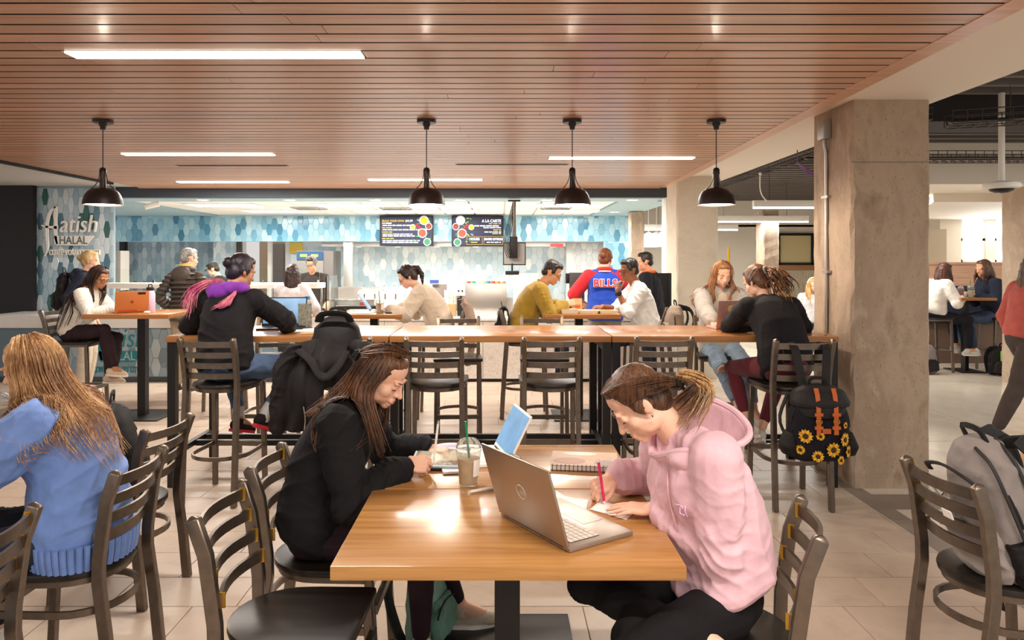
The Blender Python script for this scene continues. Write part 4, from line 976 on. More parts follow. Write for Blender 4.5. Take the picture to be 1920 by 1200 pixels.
def person(name, pos, heading, label, hip=.55, lean=(10, 20), side=0, twist=0, neck=25, head=(0, 20, 0), sc=1.0, fem=True, skin='fair',
           hands=None, poses=('rest', 'rest'), hdirs=None, elbows=None, feet=None, knees=None, top='#222222', ease=.012, sleeve=1.0, trousers='#222222', tease=.008,
           hair='long', hcol=('#3a2416', '#6b452a'), hl=.45, shoes='#e9e4dc', sole=None, detail=0, hem=0.0, hood=None, glasses=False, collar=None, cap=None, stance='sit',
           closed=True, wr=.5, cut=None, extra=None, bust=1.0, topname='sweater', legname='trousers', flare=0, ankle=.0, wrk=.012, offs=False, socks=None):
    vox = (.0092, .0066, .004)[detail]
    H = math.radians(heading); root = empty(name, (pos[0], pos[1], 0), H, label, 'person')
    W2L = (Matrix.Translation((pos[0], pos[1], 0)) @ Matrix.Rotation(H, 4, 'Z')).inverted()
    RW = W2L.to_3x3()
    S = sc
    def up(a, s_=0): return V((math.sin(math.radians(s_)), math.sin(math.radians(a)), math.cos(math.radians(a))))
    Pv = V((0, 0, hip)); u1 = up(lean[0], side); u2 = up(lean[1], side)
    mid = Pv + u1 * .25 * S; NB = mid + u2 * .255 * S; tw = Rz(math.radians(twist))
    rt = tw @ V((1, 0, 0)); rt = (rt - u2 * rt.dot(u2)).normalized(); fw = u2.cross(rt).normalized()
    sw = (.162 if fem else .190) * S
    Sh = [NB - u2 * .052 * S + rt * sw * k for k in (-1, 1)]
    nd = up(neck, side); HB = NB + nd * .075 * S
    HR = Rz(math.radians(head[0])) @ Matrix.Rotation(-math.radians(head[1]), 3, 'X') @ Matrix.Rotation(math.radians(head[2]), 3, 'Y')
    HC = HB + HR @ V((0, .022, .092)) * S
    hs = .985 * S if fem else 1.02 * S
    hp = lambda x, y, z: HC + HR @ V((x, y, z)) * hs
    # arms
    la, lf = .285 * S, .25 * S; El = []; Wr = []; HD = []
    for k in (0, 1):
        sd = -1 if k == 0 else 1
        t = hands[k] if hands and hands[k] is not None else None
        if t is None: t = Sh[k] + V((sd * .06, .04, -.50 * S)); 
        else: t = W2L @ V(t)
        hint = RW @ V(elbows[k]) if elbows and elbows[k] is not None else V((sd * .6, -.5, -.8))
        e = ik(Sh[k], t, la, lf, hint); El.append(e); Wr.append(t)
        if hdirs and hdirs[k] is not None: hd, hn = RW @ V(hdirs[k][0]), RW @ V(hdirs[k][1])
        else: hd = (t - e).normalized(); hn = V((sd, .2, .3)) if hands is None or hands[k] is None else V((0, 0, 1))
        HD.append((hd, hn))
    Hp = [Pv + V((k * .088 * S, .0, -.01)) for k in (-1, 1)]
    lt, ls = .435 * S, .42 * S; Kn = []; An = []; FD = []
    for k in (0, 1):
        sd = -1 if k == 0 else 1
        f = feet[k] if feet else None
        if f is None: a = Hp[k] + V((0, .40, -.40)) if stance == 'sit' else V((sd * .10, .0, .085)); fd = V((sd * .12, 1, 0))
        else:
            a = W2L @ V(f[0]); fd = RW @ V(f[1])
        kh = RW @ V(knees[k]) if knees and knees[k] is not None else V((sd * .25, 1, .35))
        Kn.append(ik(Hp[k], a, lt, ls, kh)); An.append(a); FD.append(fd)
    # ---- body
    b = MB()
    b.limb([Pv, mid, NB - u2 * .06], [.085 * S, .08 * S, .07 * S]); b.tube([NB - u2 * .05, NB, HB + nd * .03, hp(0, -.012, -.02)], [.075 * S, (.052 if fem else .060) * S, (.047 if fem else .056) * S, .047 * S], 14)
    for k in (0, 1):
        b.limb([NB - u2 * .06, Sh[k], El[k], El[k] + (Wr[k] - El[k]) * .35, Wr[k] + HD[k][0] * .012], [.04 * S, .047 * S, .037 * S, .036 * S, .025 * S], 12)
        hand(b, Wr[k], HD[k][0], HD[k][1], k == 1, poses[k], S * (.95 if fem else 1.04), 1.0 if detail else 1.25)
        b.limb([Hp[k], Kn[k], Kn[k] + (An[k] - Kn[k]) * .33, An[k]], [.06 * S, .043 * S, .041 * S, .031 * S], 12)
        f = FD[k].normalized(); b.limb([An[k], An[k] + f * .09 - V((0, 0, .035))], [.034, .03], 10)
    j = .92 if fem else 1.04
    for c, r_ in (((0, -.012, .033), (.074, .092, .084)), ((0, .03, -.035), (.058, .056, .072)), ((0, .045, .05), (.056, .04, .048)), ((0, .064, -.094), (.021 * j, .019, .017)),
                  ((.04, .012, -.066), (.022 * j, .042, .028)), ((-.04, .012, -.066), (.022 * j, .042, .028)), ((.036, .05, -.03), (.026, .027, .026)), ((-.036, .05, -.03), (.026, .027, .026)),
                  ((.03, .079, .019), (.027, .012, .008)), ((-.03, .079, .019), (.027, .012, .008)), ((.012, .09, -.036), (.0085, .010, .008)), ((-.012, .09, -.036), (.0085, .010, .008)),
                  ((0, .084, -.064), (.026, .010, .015)), ((0, .078, -.083), (.02, .01, .008))):
        b.ell(hp(*c), [x * hs for x in r_], HR, 18, 12)
    b.limb([hp(0, .082, .014), hp(0, .092, -.012), hp(0, .105, -.034)], [.0085 * hs, .0095 * hs, .0115 * hs], 10)
    for s_ in (-1, 1):
        b.ell(hp(s_ * .077, -.008, -.008), [.009 * hs, .019 * hs, .031 * hs], HR @ Matrix.Rotation(s_ * .3, 3, 'Z'))
        if closed: b.ell(hp(s_ * .031, .0725, -.003), [.0155 * hs, .0128 * hs, .0122 * hs], HR)
    b.build('body', SKIN[skin], root, remesh=vox, relax=(1, 3, 5)[detail])
    # ---- face details
    if detail or not closed:
        for s_ in (-1, 1):
            if not closed:
                e = MB().ell(hp(s_ * .031, .0715, -.003), [.0122 * hs] * 3, HR).mi(1).ell(hp(s_ * .031, .0792, -.005), [.0062 * hs, .0052 * hs, .0062 * hs], HR, 12, 8)
                e.build('eye', [EYEW, LASH], root)
            zz = -.0085 if closed else .004
            MB().tube([hp(s_ * (.031 + .0165 * math.sin(q)), .0846 - .010 * abs(math.sin(q)) ** 2, zz + (-.003 if closed else .004) * math.cos(q)) for q in [(-1.2 + .3 * i) for i in range(9)]], .0015 * hs, 5).build('lashes', LASH, root)
            MB().tube([hp(s_ * x, y, z) for x, y, z in ((.014, .0925, .017), (.026, .0925, .0235), (.038, .0875, .025), (.05, .0755, .020))], [.0022 * hs, .0034 * hs, .003 * hs, .001 * hs], 6, flat=.7).build('eyebrow', hairmat('brow' + hcol[0][1:], hcol[0], hcol[0]), root)
        q = MB()
        q.tube([hp(x, y, z) for x, y, z in ((-.021, .0805, -.0655), (-.009, .0905, -.0605), (0, .0915, -.062), (.009, .0905, -.0605), (.021, .0805, -.0655))], [.001 * hs, .0040 * hs, .0036 * hs, .0040 * hs, .001 * hs], 8)
        q.tube([hp(x, y, z) for x, y, z in ((-.02, .0805, -.0665), (-.01, .089, -.070), (0, .0905, -.0715), (.01, .089, -.070), (.02, .0805, -.0665))], [.001 * hs, .0042 * hs, .0048 * hs, .0042 * hs, .001 * hs], 8)
        q.build('lips', LIP[skin], root)
    if glasses:
        q = MB()
        for s_ in (-1, 1):
            q.tube([hp(s_ * .033 + .025 * math.cos(a), .098 - .012 * abs(math.cos(a)) * (s_ * math.cos(a) > 0), -.006 + .019 * math.sin(a)) for a in [2 * PI * i / 18 for i in range(18)]], .002, 5, True)
            q.tube([hp(s_ * .058, .088, -.002), hp(s_ * .082, -.01, .004)], .0022, 5)
        q.tube([hp(-.009, .10, -.002), hp(.009, .10, -.002)], .002, 5); q.build('glasses', mat('glasses_frame', '#3a2c26', .3), root)
    # ---- top
    tm = fabric('cloth_' + top[1:] + str(wr), top, wr=wr); g = ease; b = MB()
    B1 = frame(fw, u1); B2 = frame(fw, u2); ww = 1.0 if fem else 1.08
    hz = Pv + u1 * (.075 - hem) * S
    sec = [(Pv - u1 * hem * S, .150 + g * .55, .112 + g * .55, B1), (Pv - u1 * (hem - .03) * S, .158 + g * 1.05, .120 + g * 1.1, B1), (Pv + u1 * .06 * S, .160 + g * 1.15, .122 + g * 1.15, B1), (Pv + u1 * .15 * S, .150 + g, .115 + g, B1),
           (mid, .147 + g * .9, .110 + g * .9, B2), (mid + u2 * .10 * S + fw * .008, .157 + g * .8, .113 + g * .8, B2), (mid + u2 * .165 * S, .158 + g * .7, .102 + g * .7, B2), (NB - u2 * .04 * S, .12 + g * .5, .082 + g * .5, B2), (NB + u2 * .004, .066 if not offs else .1, .062, B2)]
    b.loft([(c_, rx * S * (ww if i < 7 else 1), ry * S, R_) for i, (c_, rx, ry, R_) in enumerate(sec)])
    if fem:
        for s_ in (-1, 1): b.ell(mid + u2 * .085 * S + rt * s_ * .062 * S + fw * (.058 + g * .5) * bust * S, [(.056 + g * .25) * S] * 3, B2)
    for k in (0, 1):
        b.limb([NB - u2 * .05 * S + rt * (-1, 1)[k] * .04, Sh[k]], [(.05 + g * .4) * S, (.050 + g * .75) * S], 14)
        if offs: b.limb([Sh[k] - u2 * .02, mid + u2 * .13 * S + rt * (-1, 1)[k] * .09 - fw * .03], [(.052 + g * .7) * S, (.07 + g * .5) * S], 14)
        if not offs: b.tube([NB + u2 * .012, NB - u2 * .015 + rt * (-1, 1)[k] * .07 * S, Sh[k] + u2 * .005], [(.05) * S, (.043 + g * .45) * S, (.046 + g * .6) * S], 12)
        if sleeve > 0:
            we = Wr[k] if sleeve >= 1 else El[k] + (Wr[k] - El[k]) * max(0, (sleeve - .5) * 2)
            if sleeve >= .5:
                mm = El[k] + (we - El[k]) * .5; cuffc = we - (we - El[k]).normalized() * .012
                pts = [Sh[k], (Sh[k] + El[k]) / 2, El[k], mm, we - (we - El[k]) * .18, cuffc]; rs = [(.052 + g) * S, (.049 + g) * S, (.046 + g) * S, (.042 + g * .9) * S, (.037 + g * .85) * S, (.032 + g * .35) * S]
                b.limb(pts, rs, 14)
            else: b.limb([Sh[k], Sh[k] + (El[k] - Sh[k]) * sleeve * 2], [(.054 + g) * S, (.05 + g) * S], 14)
    if collar: b.tube(arc((0, 0, 0), .062, 0, 2 * PI, 18)[:-1] and [NB + u2 * .022 + (rt * math.cos(a) * .058 + fw * (math.sin(a) * .06 + .008)) * S + u2 * .012 * -math.sin(a) for a in [2 * PI * i / 18 for i in range(18)]], .014, 8, True)
    bl = []
    if sleeve >= .5 and detail:
        for k in (0, 1):
            ax1 = (El[k] - Sh[k]); ax2 = (Wr[k] - El[k]); am = .010 if detail == 2 else .008
            bl += [(El[k], ax1 + ax2, .10, .034, am), (El[k] + ax2 * .72, ax2, .075, .026, am * .8), (Sh[k] + ax1 * .3 - fw * .03, ax1 + fw * .1, .10, .05, am * .7)]
        bl += [(Pv + u1 * .08, u1, .17, .06, am * .9)]
    tobj = b.build(topname, tm, root, remesh=(.0105, .008, .0062)[detail], relax=(3, 6, 11)[detail], wrinkle=wrk if detail else .006, wscale=.11, wdir=bl)
    # ---- legs
    if trousers:
        lm = fabric('cloth_' + trousers[1:] + 'leg', trousers, wr=.35); g = tease; b = MB()
        b.ell(Pv + V((0, -.015, .01)), ((.158 + g) * S, (.118 + g) * S, .115 * S))
        for k in (0, 1):
            tgt = An[k] + (Kn[k] - An[k]).normalized() * (.055 + ankle)
            b.limb([Hp[k], Hp[k] + (Kn[k] - Hp[k]) * .5, Kn[k], Kn[k] + (tgt - Kn[k]) * .35, tgt], [(.092 + g) * S, (.078 + g) * S, (.060 + g) * S, (.058 + g + flare * .4) * S, (.041 + g + flare) * S], 14)
        b.build(legname, lm, root, remesh=(.0115, .0092, .0075)[detail], relax=4, wrinkle=(.003 if tease < .004 else .010) if detail else .003, wscale=.09, wdir=[(Kn[k], (Kn[k] - Hp[k]) + (An[k] - Kn[k]), .09, .03, .005 if tease < .004 else .009) for k in (0, 1)] if detail else None)
    if socks:
        b = MB()
        for k in (0, 1): b.tube([An[k] - V((0, 0, .03)), An[k] + (Kn[k] - An[k]).normalized() * .04, An[k] + (Kn[k] - An[k]).normalized() * .15], [.04, .038, .043], 14)
        b.build('socks', fabric('sock_' + socks[1:], socks, wr=.2), root)
    # ---- shoes
    if shoes:
        for k in (0, 1):
            f = FD[k].normalized(); Fm = frame(f, V((0, 0, 1)) if abs(f.z) < .9 else V((0, -1, .2))); A = An[k]; T = lambda x, y, z: A + Fm @ V((x, y, z)) * S
            b = MB(); b.ell(T(0, -.02, -.035), (.036 * S, .055 * S, .042 * S), Fm); b.ell(T(0, .07, -.047), (.041 * S, .095 * S, .032 * S), Fm); b.ell(T(0, .115, -.055), (.043 * S, .06 * S, .024 * S), Fm); b.tube([T(0, -.012, .012), T(0, -.01, -.03)], [.038 * S, .042 * S], 14)
            so = b.build('shoe', fabric('shoe_' + shoes[1:], shoes, wr=.1), root, remesh=(.0095, .0075, .006)[detail], relax=2)
            ol = [(.045 * math.sin(a) * (1 if math.cos(a) > 0 else .86), .048 + .128 * math.cos(a)) for a in [2 * PI * i / 20 for i in range(20)]]
            MB().prism([(x * S, y * S) for x, y in ol][::-1], -.083 * S, -.062 * S, Fm, A).build('sole', mat('sole_' + (sole or '#e9e4dc')[1:], sole or '#e9e4dc', .6), so)
            if detail:
                q = MB()
                for i in range(4): q.tube([T(-.022, .045 + .017 * i, -.018 - .006 * i), T(0, .05 + .017 * i, -.0125 - .0065 * i), T(.022, .045 + .017 * i, -.018 - .006 * i)], .003, 5)
                q.build('laces', RUBBER, so)
    # ---- hair
    hm = hairmat('hair_' + hcol[0][1:] + hcol[1][1:], *hcol)
    ctx = dict(root=root, hp=hp, HR=HR, HC=HC, hs=hs, NB=NB, u2=u2, rt=rt, fw=fw, Sh=Sh, El=El, Wr=Wr, Kn=Kn, An=An, Pv=Pv, mid=mid, hm=hm, S=S, ease=ease, HD=HD, W2L=W2L, RW=RW, vox=vox, tm=tm)
    if hair:
        b = MB()
        if hair == 'cap_only' and detail == 2: hs0 = hs; hs = hs * .965
        if hair == 'short':
            b.ell(hp(0, -.016, .050), (.079 * hs, .092 * hs, .082 * hs), HR); b.ell(hp(0, -.055, -.01), (.066 * hs, .05 * hs, .055 * hs), HR); b.ell(hp(0, .045, .088), (.056 * hs, .042 * hs, .036 * hs), HR)
            for s_ in (-1, 1): b.ell(hp(s_ * .066, .012, .022), (.014 * hs, .028 * hs, .03 * hs), HR)
        else:
            b.ell(hp(0, -.018, .045), (.082 * hs, .094 * hs, .086 * hs), HR); b.ell(hp(0, -.055, -.015), (.07 * hs, .052 * hs, .07 * hs), HR); b.ell(hp(0, .034, .082), (.06 * hs, .045 * hs, .036 * hs), HR)
            for s_ in (-1, 1): b.ell(hp(s_ * .068, -.005, .012), (.02 * hs, .04 * hs, .045 * hs), HR)
        if hair == 'cap_only' and detail == 2: hs = hs0
        if hair == 'bun': b.ell(hp(0, -.115, .03), (.04 * hs, .036 * hs, .04 * hs), HR)
        if hair == 'pony':
            q = [hp(0, -.1, .05), hp(0, -.135, .03), hp(0, -.145, -.05)]; q.append(q[-1] + V((0, -.01, -.12))); b.limb(q, [.026, .03, .028, .01], 10)
        if hair == 'long':
            for i in range(13):
                az = math.radians(-132 + 22 * i); p = hp(.078 * math.sin(az), -.014 - .088 * math.cos(az), .0)
                o = HR @ V((math.sin(az), -math.cos(az), 0)); q = p + V((o.x * .02, o.y * .03, -hl * .45)); e = p + V((o.x * .015, o.y * .045, -hl * (1 - .12 * (i % 3))))
                b.limb([hp(.06 * math.sin(az), -.014 - .07 * math.cos(az), .05), p, q, e], [.022, .024, .022, .008], 8)
        b.build('hair', hm, root, remesh=(.010, .0075, .006)[detail], relax=2, wrinkle=.006 if detail < 2 else .002, wscale=.03)
    if cap:
        cmn = mat('cap_' + cap[1:], cap, .7)
        b = MB(); b.lathe([(.088 * hs, .02 * hs), (.09 * hs, .05 * hs), (.078 * hs, .1 * hs), (.04 * hs, .128 * hs), (0, .134 * hs)], 20, hp(0, -.012, 0), HR)
        b.prism([(.078 * hs * math.cos(a), (.07 + .075 * math.sin(a)) * hs) for a in [PI * i / 10 for i in range(11)]], .024 * hs, .032 * hs, HR, hp(0, 0, 0)); b.build('cap', cmn, root)
    if hood:
        b = MB(); n = 13
        rim = [NB + u2 * .01 * S + (rt * math.cos(a) * .10 + fw * (math.sin(a) * .085 - .02)) * S + u2 * .03 * math.sin(-a) for a in [2 * PI * i / 18 for i in range(18)]]
        b.tube(rim, .03, 10, True); b.ell(NB - fw * .115 * S - u2 * .03 * S, (.11 * S, .05 * S, .085 * S), B2)
        b.build('hood', fabric('cloth_' + hood[1:], hood, wr=.4), root, remesh=max(vox, .005), relax=3, wrinkle=.008, wscale=.06)
    if extra: extra(ctx)
    return root, ctx
def clear(ctx, p):
    """keeps a hair point outside the clothed torso and shoulders"""
    g = ctx['ease']; NB, Pv, mid = ctx['NB'], ctx['Pv'], ctx['mid']; up = ctx['u2']
    for a, e in ((Pv, mid), (mid, NB)):
        ax = e - a; t = (p - a).dot(ax) / ax.length_squared
        if -.1 < t < 1.0:
            q = p - a - ax * t; x = q.dot(ctx['rt']); y = q.dot(ctx['fw']); top = 1 if e is mid else 1 - .45 * max(0, t - .62) / .38
            rx, ry = (.165 + g) * top, (.126 + g) * top; k = math.hypot(x / rx, y / ry)
            if k < 1 and k > 1e-4: p = p + (ctx['rt'] * x + ctx['fw'] * y) * (1 / k - 1)
    a, e = ctx['Sh']; ax = e - a; t = min(1, max(0, (p - a).dot(ax) / ax.length_squared)); q = p - a - ax * t; R = .074 + g * .85
    if q.length < R and q.length > 1e-4: p = p + q.normalized() * (R - q.length)
    for k in (0, 1):
        a, e = ctx['Sh'][k], ctx['El'][k]; ax = e - a; t = min(1, max(0, (p - a).dot(ax) / ax.length_squared)); q = p - a - ax * t; R = .072 + g
        if q.length < R and q.length > 1e-4: p = p + q.normalized() * (R - q.length)
    return p
def strands(ctx, guides, n, r=.0035, jit=.01, name='hair_strands', m=None, k=12, seed=1, sides=4, taper=.25, coll=True):
    """many thin locks, each blended between two neighbouring guide paths (local points)"""
    rr = random.Random(seed); b = MB(); G = [bez(g, k) for g in guides]; mnum = len(G) - 1
    for i in range(n):
        t = rr.random() * mnum; a = min(int(t), mnum - 1); t -= a; ox = V((rr.gauss(0, 1), rr.gauss(0, 1), rr.gauss(0, 1))); ex = rr.uniform(.75, 1.04)
        ph = rr.random() * 6; pts = []
        kk = max(4, int(k * ex))
        for j in range(min(kk, k)):
            p = G[a][j].lerp(G[a + 1][j], t); s_ = j / (k - 1)
            pts.append(p + ox * jit * (.35 + .65 * s_) + V((math.sin(ph + 5 * s_), math.cos(ph + 4 * s_), 0)) * .004 * s_)
        if coll: pts = [clear(ctx, p) for p in pts]
        q = len(pts); R = r * rr.uniform(.7, 1.3)
        b.tube(pts, [R * (.7 + .3 * math.sin(PI * min(1, 2 * j / (q - 1)) / 2)) * (1 - (1 - taper) * max(0, j / (q - 1) - .6) / .4) for j in range(q)], sides, cap=False)
    return b.build(name, m or ctx['hm'], ctx['root'])
# ================================================================ WHO SITS WHERE
def longguides(ctx, ends, part=0):
    hp = ctx['hp']; g = []
    for az, e in ends:
        a = math.radians(az); s, c = math.sin(a), math.cos(a); e = V(e)
        p0 = hp(part + .022 * s, .0 - .055 * c, .126 - .008 * abs(c)); p1 = hp(.070 * s, -.014 - .075 * c, .085); p2 = hp(.089 * s, -.014 - .100 * c, .02); p3 = hp(.092 * s, -.016 - .100 * c, -.06)
        m1 = p3.lerp(e, .35) + V((s * .02, -c * .02, -.03)); g.append([p0, p1, p2, p3, m1, e])
    return g
# 1 -- blue sweater, strawberry blonde
def ex_blue(c):
    strands(c, longguides(c, [(118, (.10, .14, .95)), (80, (.14, .04, .93)), (40, (.08, -.10, .88)), (5, (.0, -.16, .83)), (-40, (-.10, -.15, .83)), (-75, (-.15, -.06, .86)), (-105, (-.16, .04, .92)), (-122, (-.14, .14, .95))]), 900, .0026, .012, seed=3, k=14)
    b = MB(); b.ell(c['NB'] - c['u2'] * .045 + c['fw'] * .0, (.125, .082, .07), frame(c['fw'], c['u2'])); b.limb([c['Sh'][0] * .75 + c['NB'] * .25, c['Sh'][1] * .75 + c['NB'] * .25], [.05, .05]); b.build('shoulders', SKIN['fair'], c['root'], remesh=.005, relax=4)
    b = MB(); n = 44
    for i in range(n):                                            # ribbed hem
        a = 2 * PI * i / n; ca, sa = math.cos(a), math.sin(a); q = V((.205 * ca, .172 * sa - .008, .0))
        b.tube([c['Pv'] + q * 1.04 + V((0, 0, .0)), c['Pv'] + q * 1.02 + V((0, 0, -.045)), c['Pv'] + q * .97 + V((0, 0, -.092))], .0125, 6)
    b.build('ribbed_hem', c['tm'], c['root'])
person('person', (-1.635, 2.80), 94, 'girl in a light blue off-shoulder sweater with long strawberry blonde hair, seated at left', .545, (6, 20), neck=32, head=(0, 14, 0), skin='fair',
       hands=[(-2.10, 2.60, .80), (-2.09, 2.90, .885)], poses=('rest', 'hold'), hdirs=[((-1, .3, -.05), (0, 0, 1)), ((-.4, -.2, .75), (0, -.9, .4))], elbows=[(.5, -.7, -.4), (.5, .6, -.4)], feet=[((-2.08, 2.68, .09), (-1, 0, 0)), ((-2.06, 2.92, .09), (-1, 0, 0))],
       top='#6f8ecb', ease=.046, trousers='#2a2f3c', hair='cap_only', hcol=('#8c6040', '#dcb380'), detail=2, hem=.055, wr=.75, extra=ex_blue, wrk=.010, legname='jeans', offs=True)
# 2 -- black sweatshirt
def ex_black(c):
    hp = c['hp']
    strands(c, longguides(c, [(112, (.12, .31, .855)), (96, (.13, .27, .86)), (78, (.15, .20, .90)), (52, (.13, .07, .975)), (24, (.08, -.02, 1.0)), (0, (.0, -.02, .99)), (-40, (-.1, .02, .97)), (-80, (-.14, .16, .93)), (-108, (-.12, .27, .88))]), 950, .0024, .009, seed=5, k=14)
    b = MB(); b.box(hp(.035, -.125, .028), (.05, .022, .035), c['HR']); b.ell(hp(.05, -.128, .03), (.014, .01, .022), c['HR']); b.build('hair_clip', M['blackmat'], c['root'])
    strands(c, [[hp(.02, .06, .125), hp(.06, .0, .11), hp(.075, -.07, .06), hp(.04, -.118, .03)], [hp(.0, .03, .135), hp(.03, -.04, .128), hp(.04, -.10, .08), hp(.02, -.122, .03)], [hp(-.02, .05, .13), hp(-.05, -.02, .115), hp(-.05, -.1, .07), hp(.0, -.122, .03)]], 300, .0026, .004, 'hair_top', seed=9, k=10, coll=False)
person('person', (-.735, 2.84), -90, 'girl in a black sweatshirt with long brown hair writing on a tablet', .545, (10, 25), neck=48, head=(-14, 30, 0), skin='fair',
       hands=[(-.30, 3.02, .80), (-.365, 2.745, .812)], poses=('rest', 'pen'), hdirs=[((.9, -.4, -.05), (0, 0, 1)), ((.9, .22, -.05), (-.1, -.72, .65))], elbows=[(-.5, .8, -.6), (-.35, -.45, -.8)], feet=[((-.17, 3.10, .09), (1, .15, 0)), ((-.31, 2.80, .09), (1, -.1, 0))],
       knees=[(1, .2, .6), (1, -.2, .6)], top='#19181a', ease=.032, trousers='#2b1a22', tease=-.004, hair='cap_only', hcol=('#3b2417', '#7d5336'), shoes='#b8ab9a', detail=2, hem=.05, wr=.75, extra=ex_black, topname='sweatshirt', legname='leggings', collar=True, wrk=.010, ankle=.0)
# 3 -- pink hoodie
def ex_pink(c):
    hp, NB, u2, fw, rt, root = (c[k] for k in ('hp', 'NB', 'u2', 'fw', 'rt', 'root'))
    tie = hp(-.01, -.135, -.035)
    gs = [[hp(x, .075 - abs(x) * .3, .10), hp(x * 1.9 - .0, .01, .118 - abs(x) * .6), hp(x * 2.1, -.07, .07 - abs(x) * .5), hp(x * .8, -.118, .0), tie] for x in (-.042, -.03, -.015, 0, .015, .03, .042)]
    gs = [[hp(-.078, .035, .03), hp(-.089, -.02, .025), hp(-.078, -.07, .0), hp(-.03, -.118, -.02), tie]] + gs + [[hp(.078, .035, .03), hp(.089, -.02, .025), hp(.078, -.07, .0), hp(.03, -.118, -.02), tie]]
    strands(c, gs, 800, .0026, .004, 'hair_strands', seed=2, k=12, taper=.9, coll=False)
    T = c['HR']
    strands(c, [[tie, tie + T @ V((x * .3, -.03, .01)), tie + T @ V((x, -.05, -.03)) + V((0, -.02, -.02)), tie + V((x * 1.4, -.035 + .02 * k, -.11 - .02 * (k % 2)))] for k, x in enumerate((-.11, -.07, -.035, 0, .035, .07, .10))], 420, .0024, .010, 'ponytail', hairmat('hair_pinkgirl_tail', '#6e4a30', '#c39a68'), 12, 4, coll=False)
    b = MB(); b.tube([tie + T @ V((.022 * math.cos(a), -.0, .022 * math.sin(a))) for a in [2 * PI * i / 14 for i in range(14)]], .006, 6, True); b.build('hair_tie', M['blackmat'], root)
    b = MB(); b.tube([hp(-.088, -.006, -.038), hp(-.089, -.004, -.046)], .004, 6); b.build('earring', M['chrome'], root)
    # hood: a thick collar standing behind the neck, folding open
    hm = fabric('cloth_' + 'dcb2bb' + 'hood', '#dcb2bb', wr=.45); b = MB(); n = 26
    B2 = frame(fw, u2); q = lambda x, y, z: NB + B2 @ V((x, y, z))
    W = lambda x, y, z: NB + V((x, y, z))
    rim = [W(0, .085, -.05), W(-.06, .075, -.04), W(-.115, .01, -.01), W(-.14, -.09, .005), W(-.09, -.18, .02), W(0, -.205, .045), W(.085, -.16, .085), W(.125, -.07, .105), W(.105, .02, .06), W(.055, .08, -.01), W(0, .085, -.05)]
    R_ = bez(rim, 40); base = [NB + V((-.085 * math.sin(2 * PI * i / 39), .06 * math.cos(2 * PI * i / 39) - .012, -.06 - .03 * (8 < i < 32))) for i in range(40)]
    def surf(u, v):
        i = min(39, int(round(u * 39))); a, e = base[i], R_[i]; m = a.lerp(e, v); o = m - NB - B2 @ V((0, -.03, 0)); o = o - u2 * o.dot(u2)
        return m + (o.normalized() if o.length > 1e-4 else fw) * .035 * math.sin(PI * v) * (1 if i > 6 and i < 34 else .25)
    b.grid(surf, 40, 9)
    h = b.build('hood', hm, root); sm = h.modifiers.new('thickness', 'SOLIDIFY'); sm.thickness = .016; sm.offset = 0
    ss = h.modifiers.new('smooth', 'SUBSURF'); ss.levels = 1; ss.render_levels = 1
    b = MB(); b.tube([p + (p - NB).normalized() * .003 for p in R_], .011, 8, flat=1.0); b.build('hood_hem', hm, root)
    b = MB(); b.tube(bez([q(-.03, .085, -.04), q(-.05, .13, -.10), q(-.04, .15, -.2), q(-.03, .15, -.27)], 12), .0035, 6); b.build('drawstring', mat('string_pink', '#d8a9b2', .8), root)
    fr = c['mid'] + u2 * .03 + fw * .125 - rt * .04
    Rr = Matrix((-rt * 1, u2, fw)).transposed() if False else Matrix((rt, u2, -rt.cross(u2) * -1)).transposed()
    text('ZY', .05, fr - rt * .06 + fw * .028 + u2 * .06, Matrix((-rt, u2, (-rt).cross(u2))).transposed(), mat('embroidery', '#d9aecb', .8), root, .002, bold=.0005)
    # pocket edge, cuffs
    for k in (0, 1):
        d = (c['Wr'][k] - c['El'][k]).normalized(); b = MB(); b.tube([c['Wr'][k] - d * .065, c['Wr'][k] - d * .035, c['Wr'][k] - d * .002], [.044, .041, .037], 20); b.build('cuff', hm, root, bevel=.004)
person('person', (.69, 2.25), 80, 'girl in a pink hoodie with a low ponytail writing on a note card', .55, (4, 24), twist=30, neck=40, head=(8, 42, 4), skin='fair',
       hands=[(.505, 2.315, .792), (.40, 2.515, .835)], poses=('flat', 'pen'), hdirs=[((-.98, .10, -.03), (0, -.1, 1)), ((-.80, -.38, -.36), (-.35, -.55, .75))], elbows=[(.5, -.6, -.55), (.6, .7, -.35)],
       feet=[((.47, 2.30, .535), (.5, .8, .0)), ((.585, 2.02, .52), (.75, -.35, -.1))], knees=[(-1, -.75, -.05), (-1, .7, .1)], top='#dcb2bb', ease=.032, trousers='#161416', tease=.0, hair='cap_only', hcol=('#2f1f16', '#6d4a34'), shoes='#cdbfae', detail=2,
       hem=-.035, wr=.8, extra=ex_pink, topname='hoodie', legname='leggings', wrk=.010, ankle=.0)
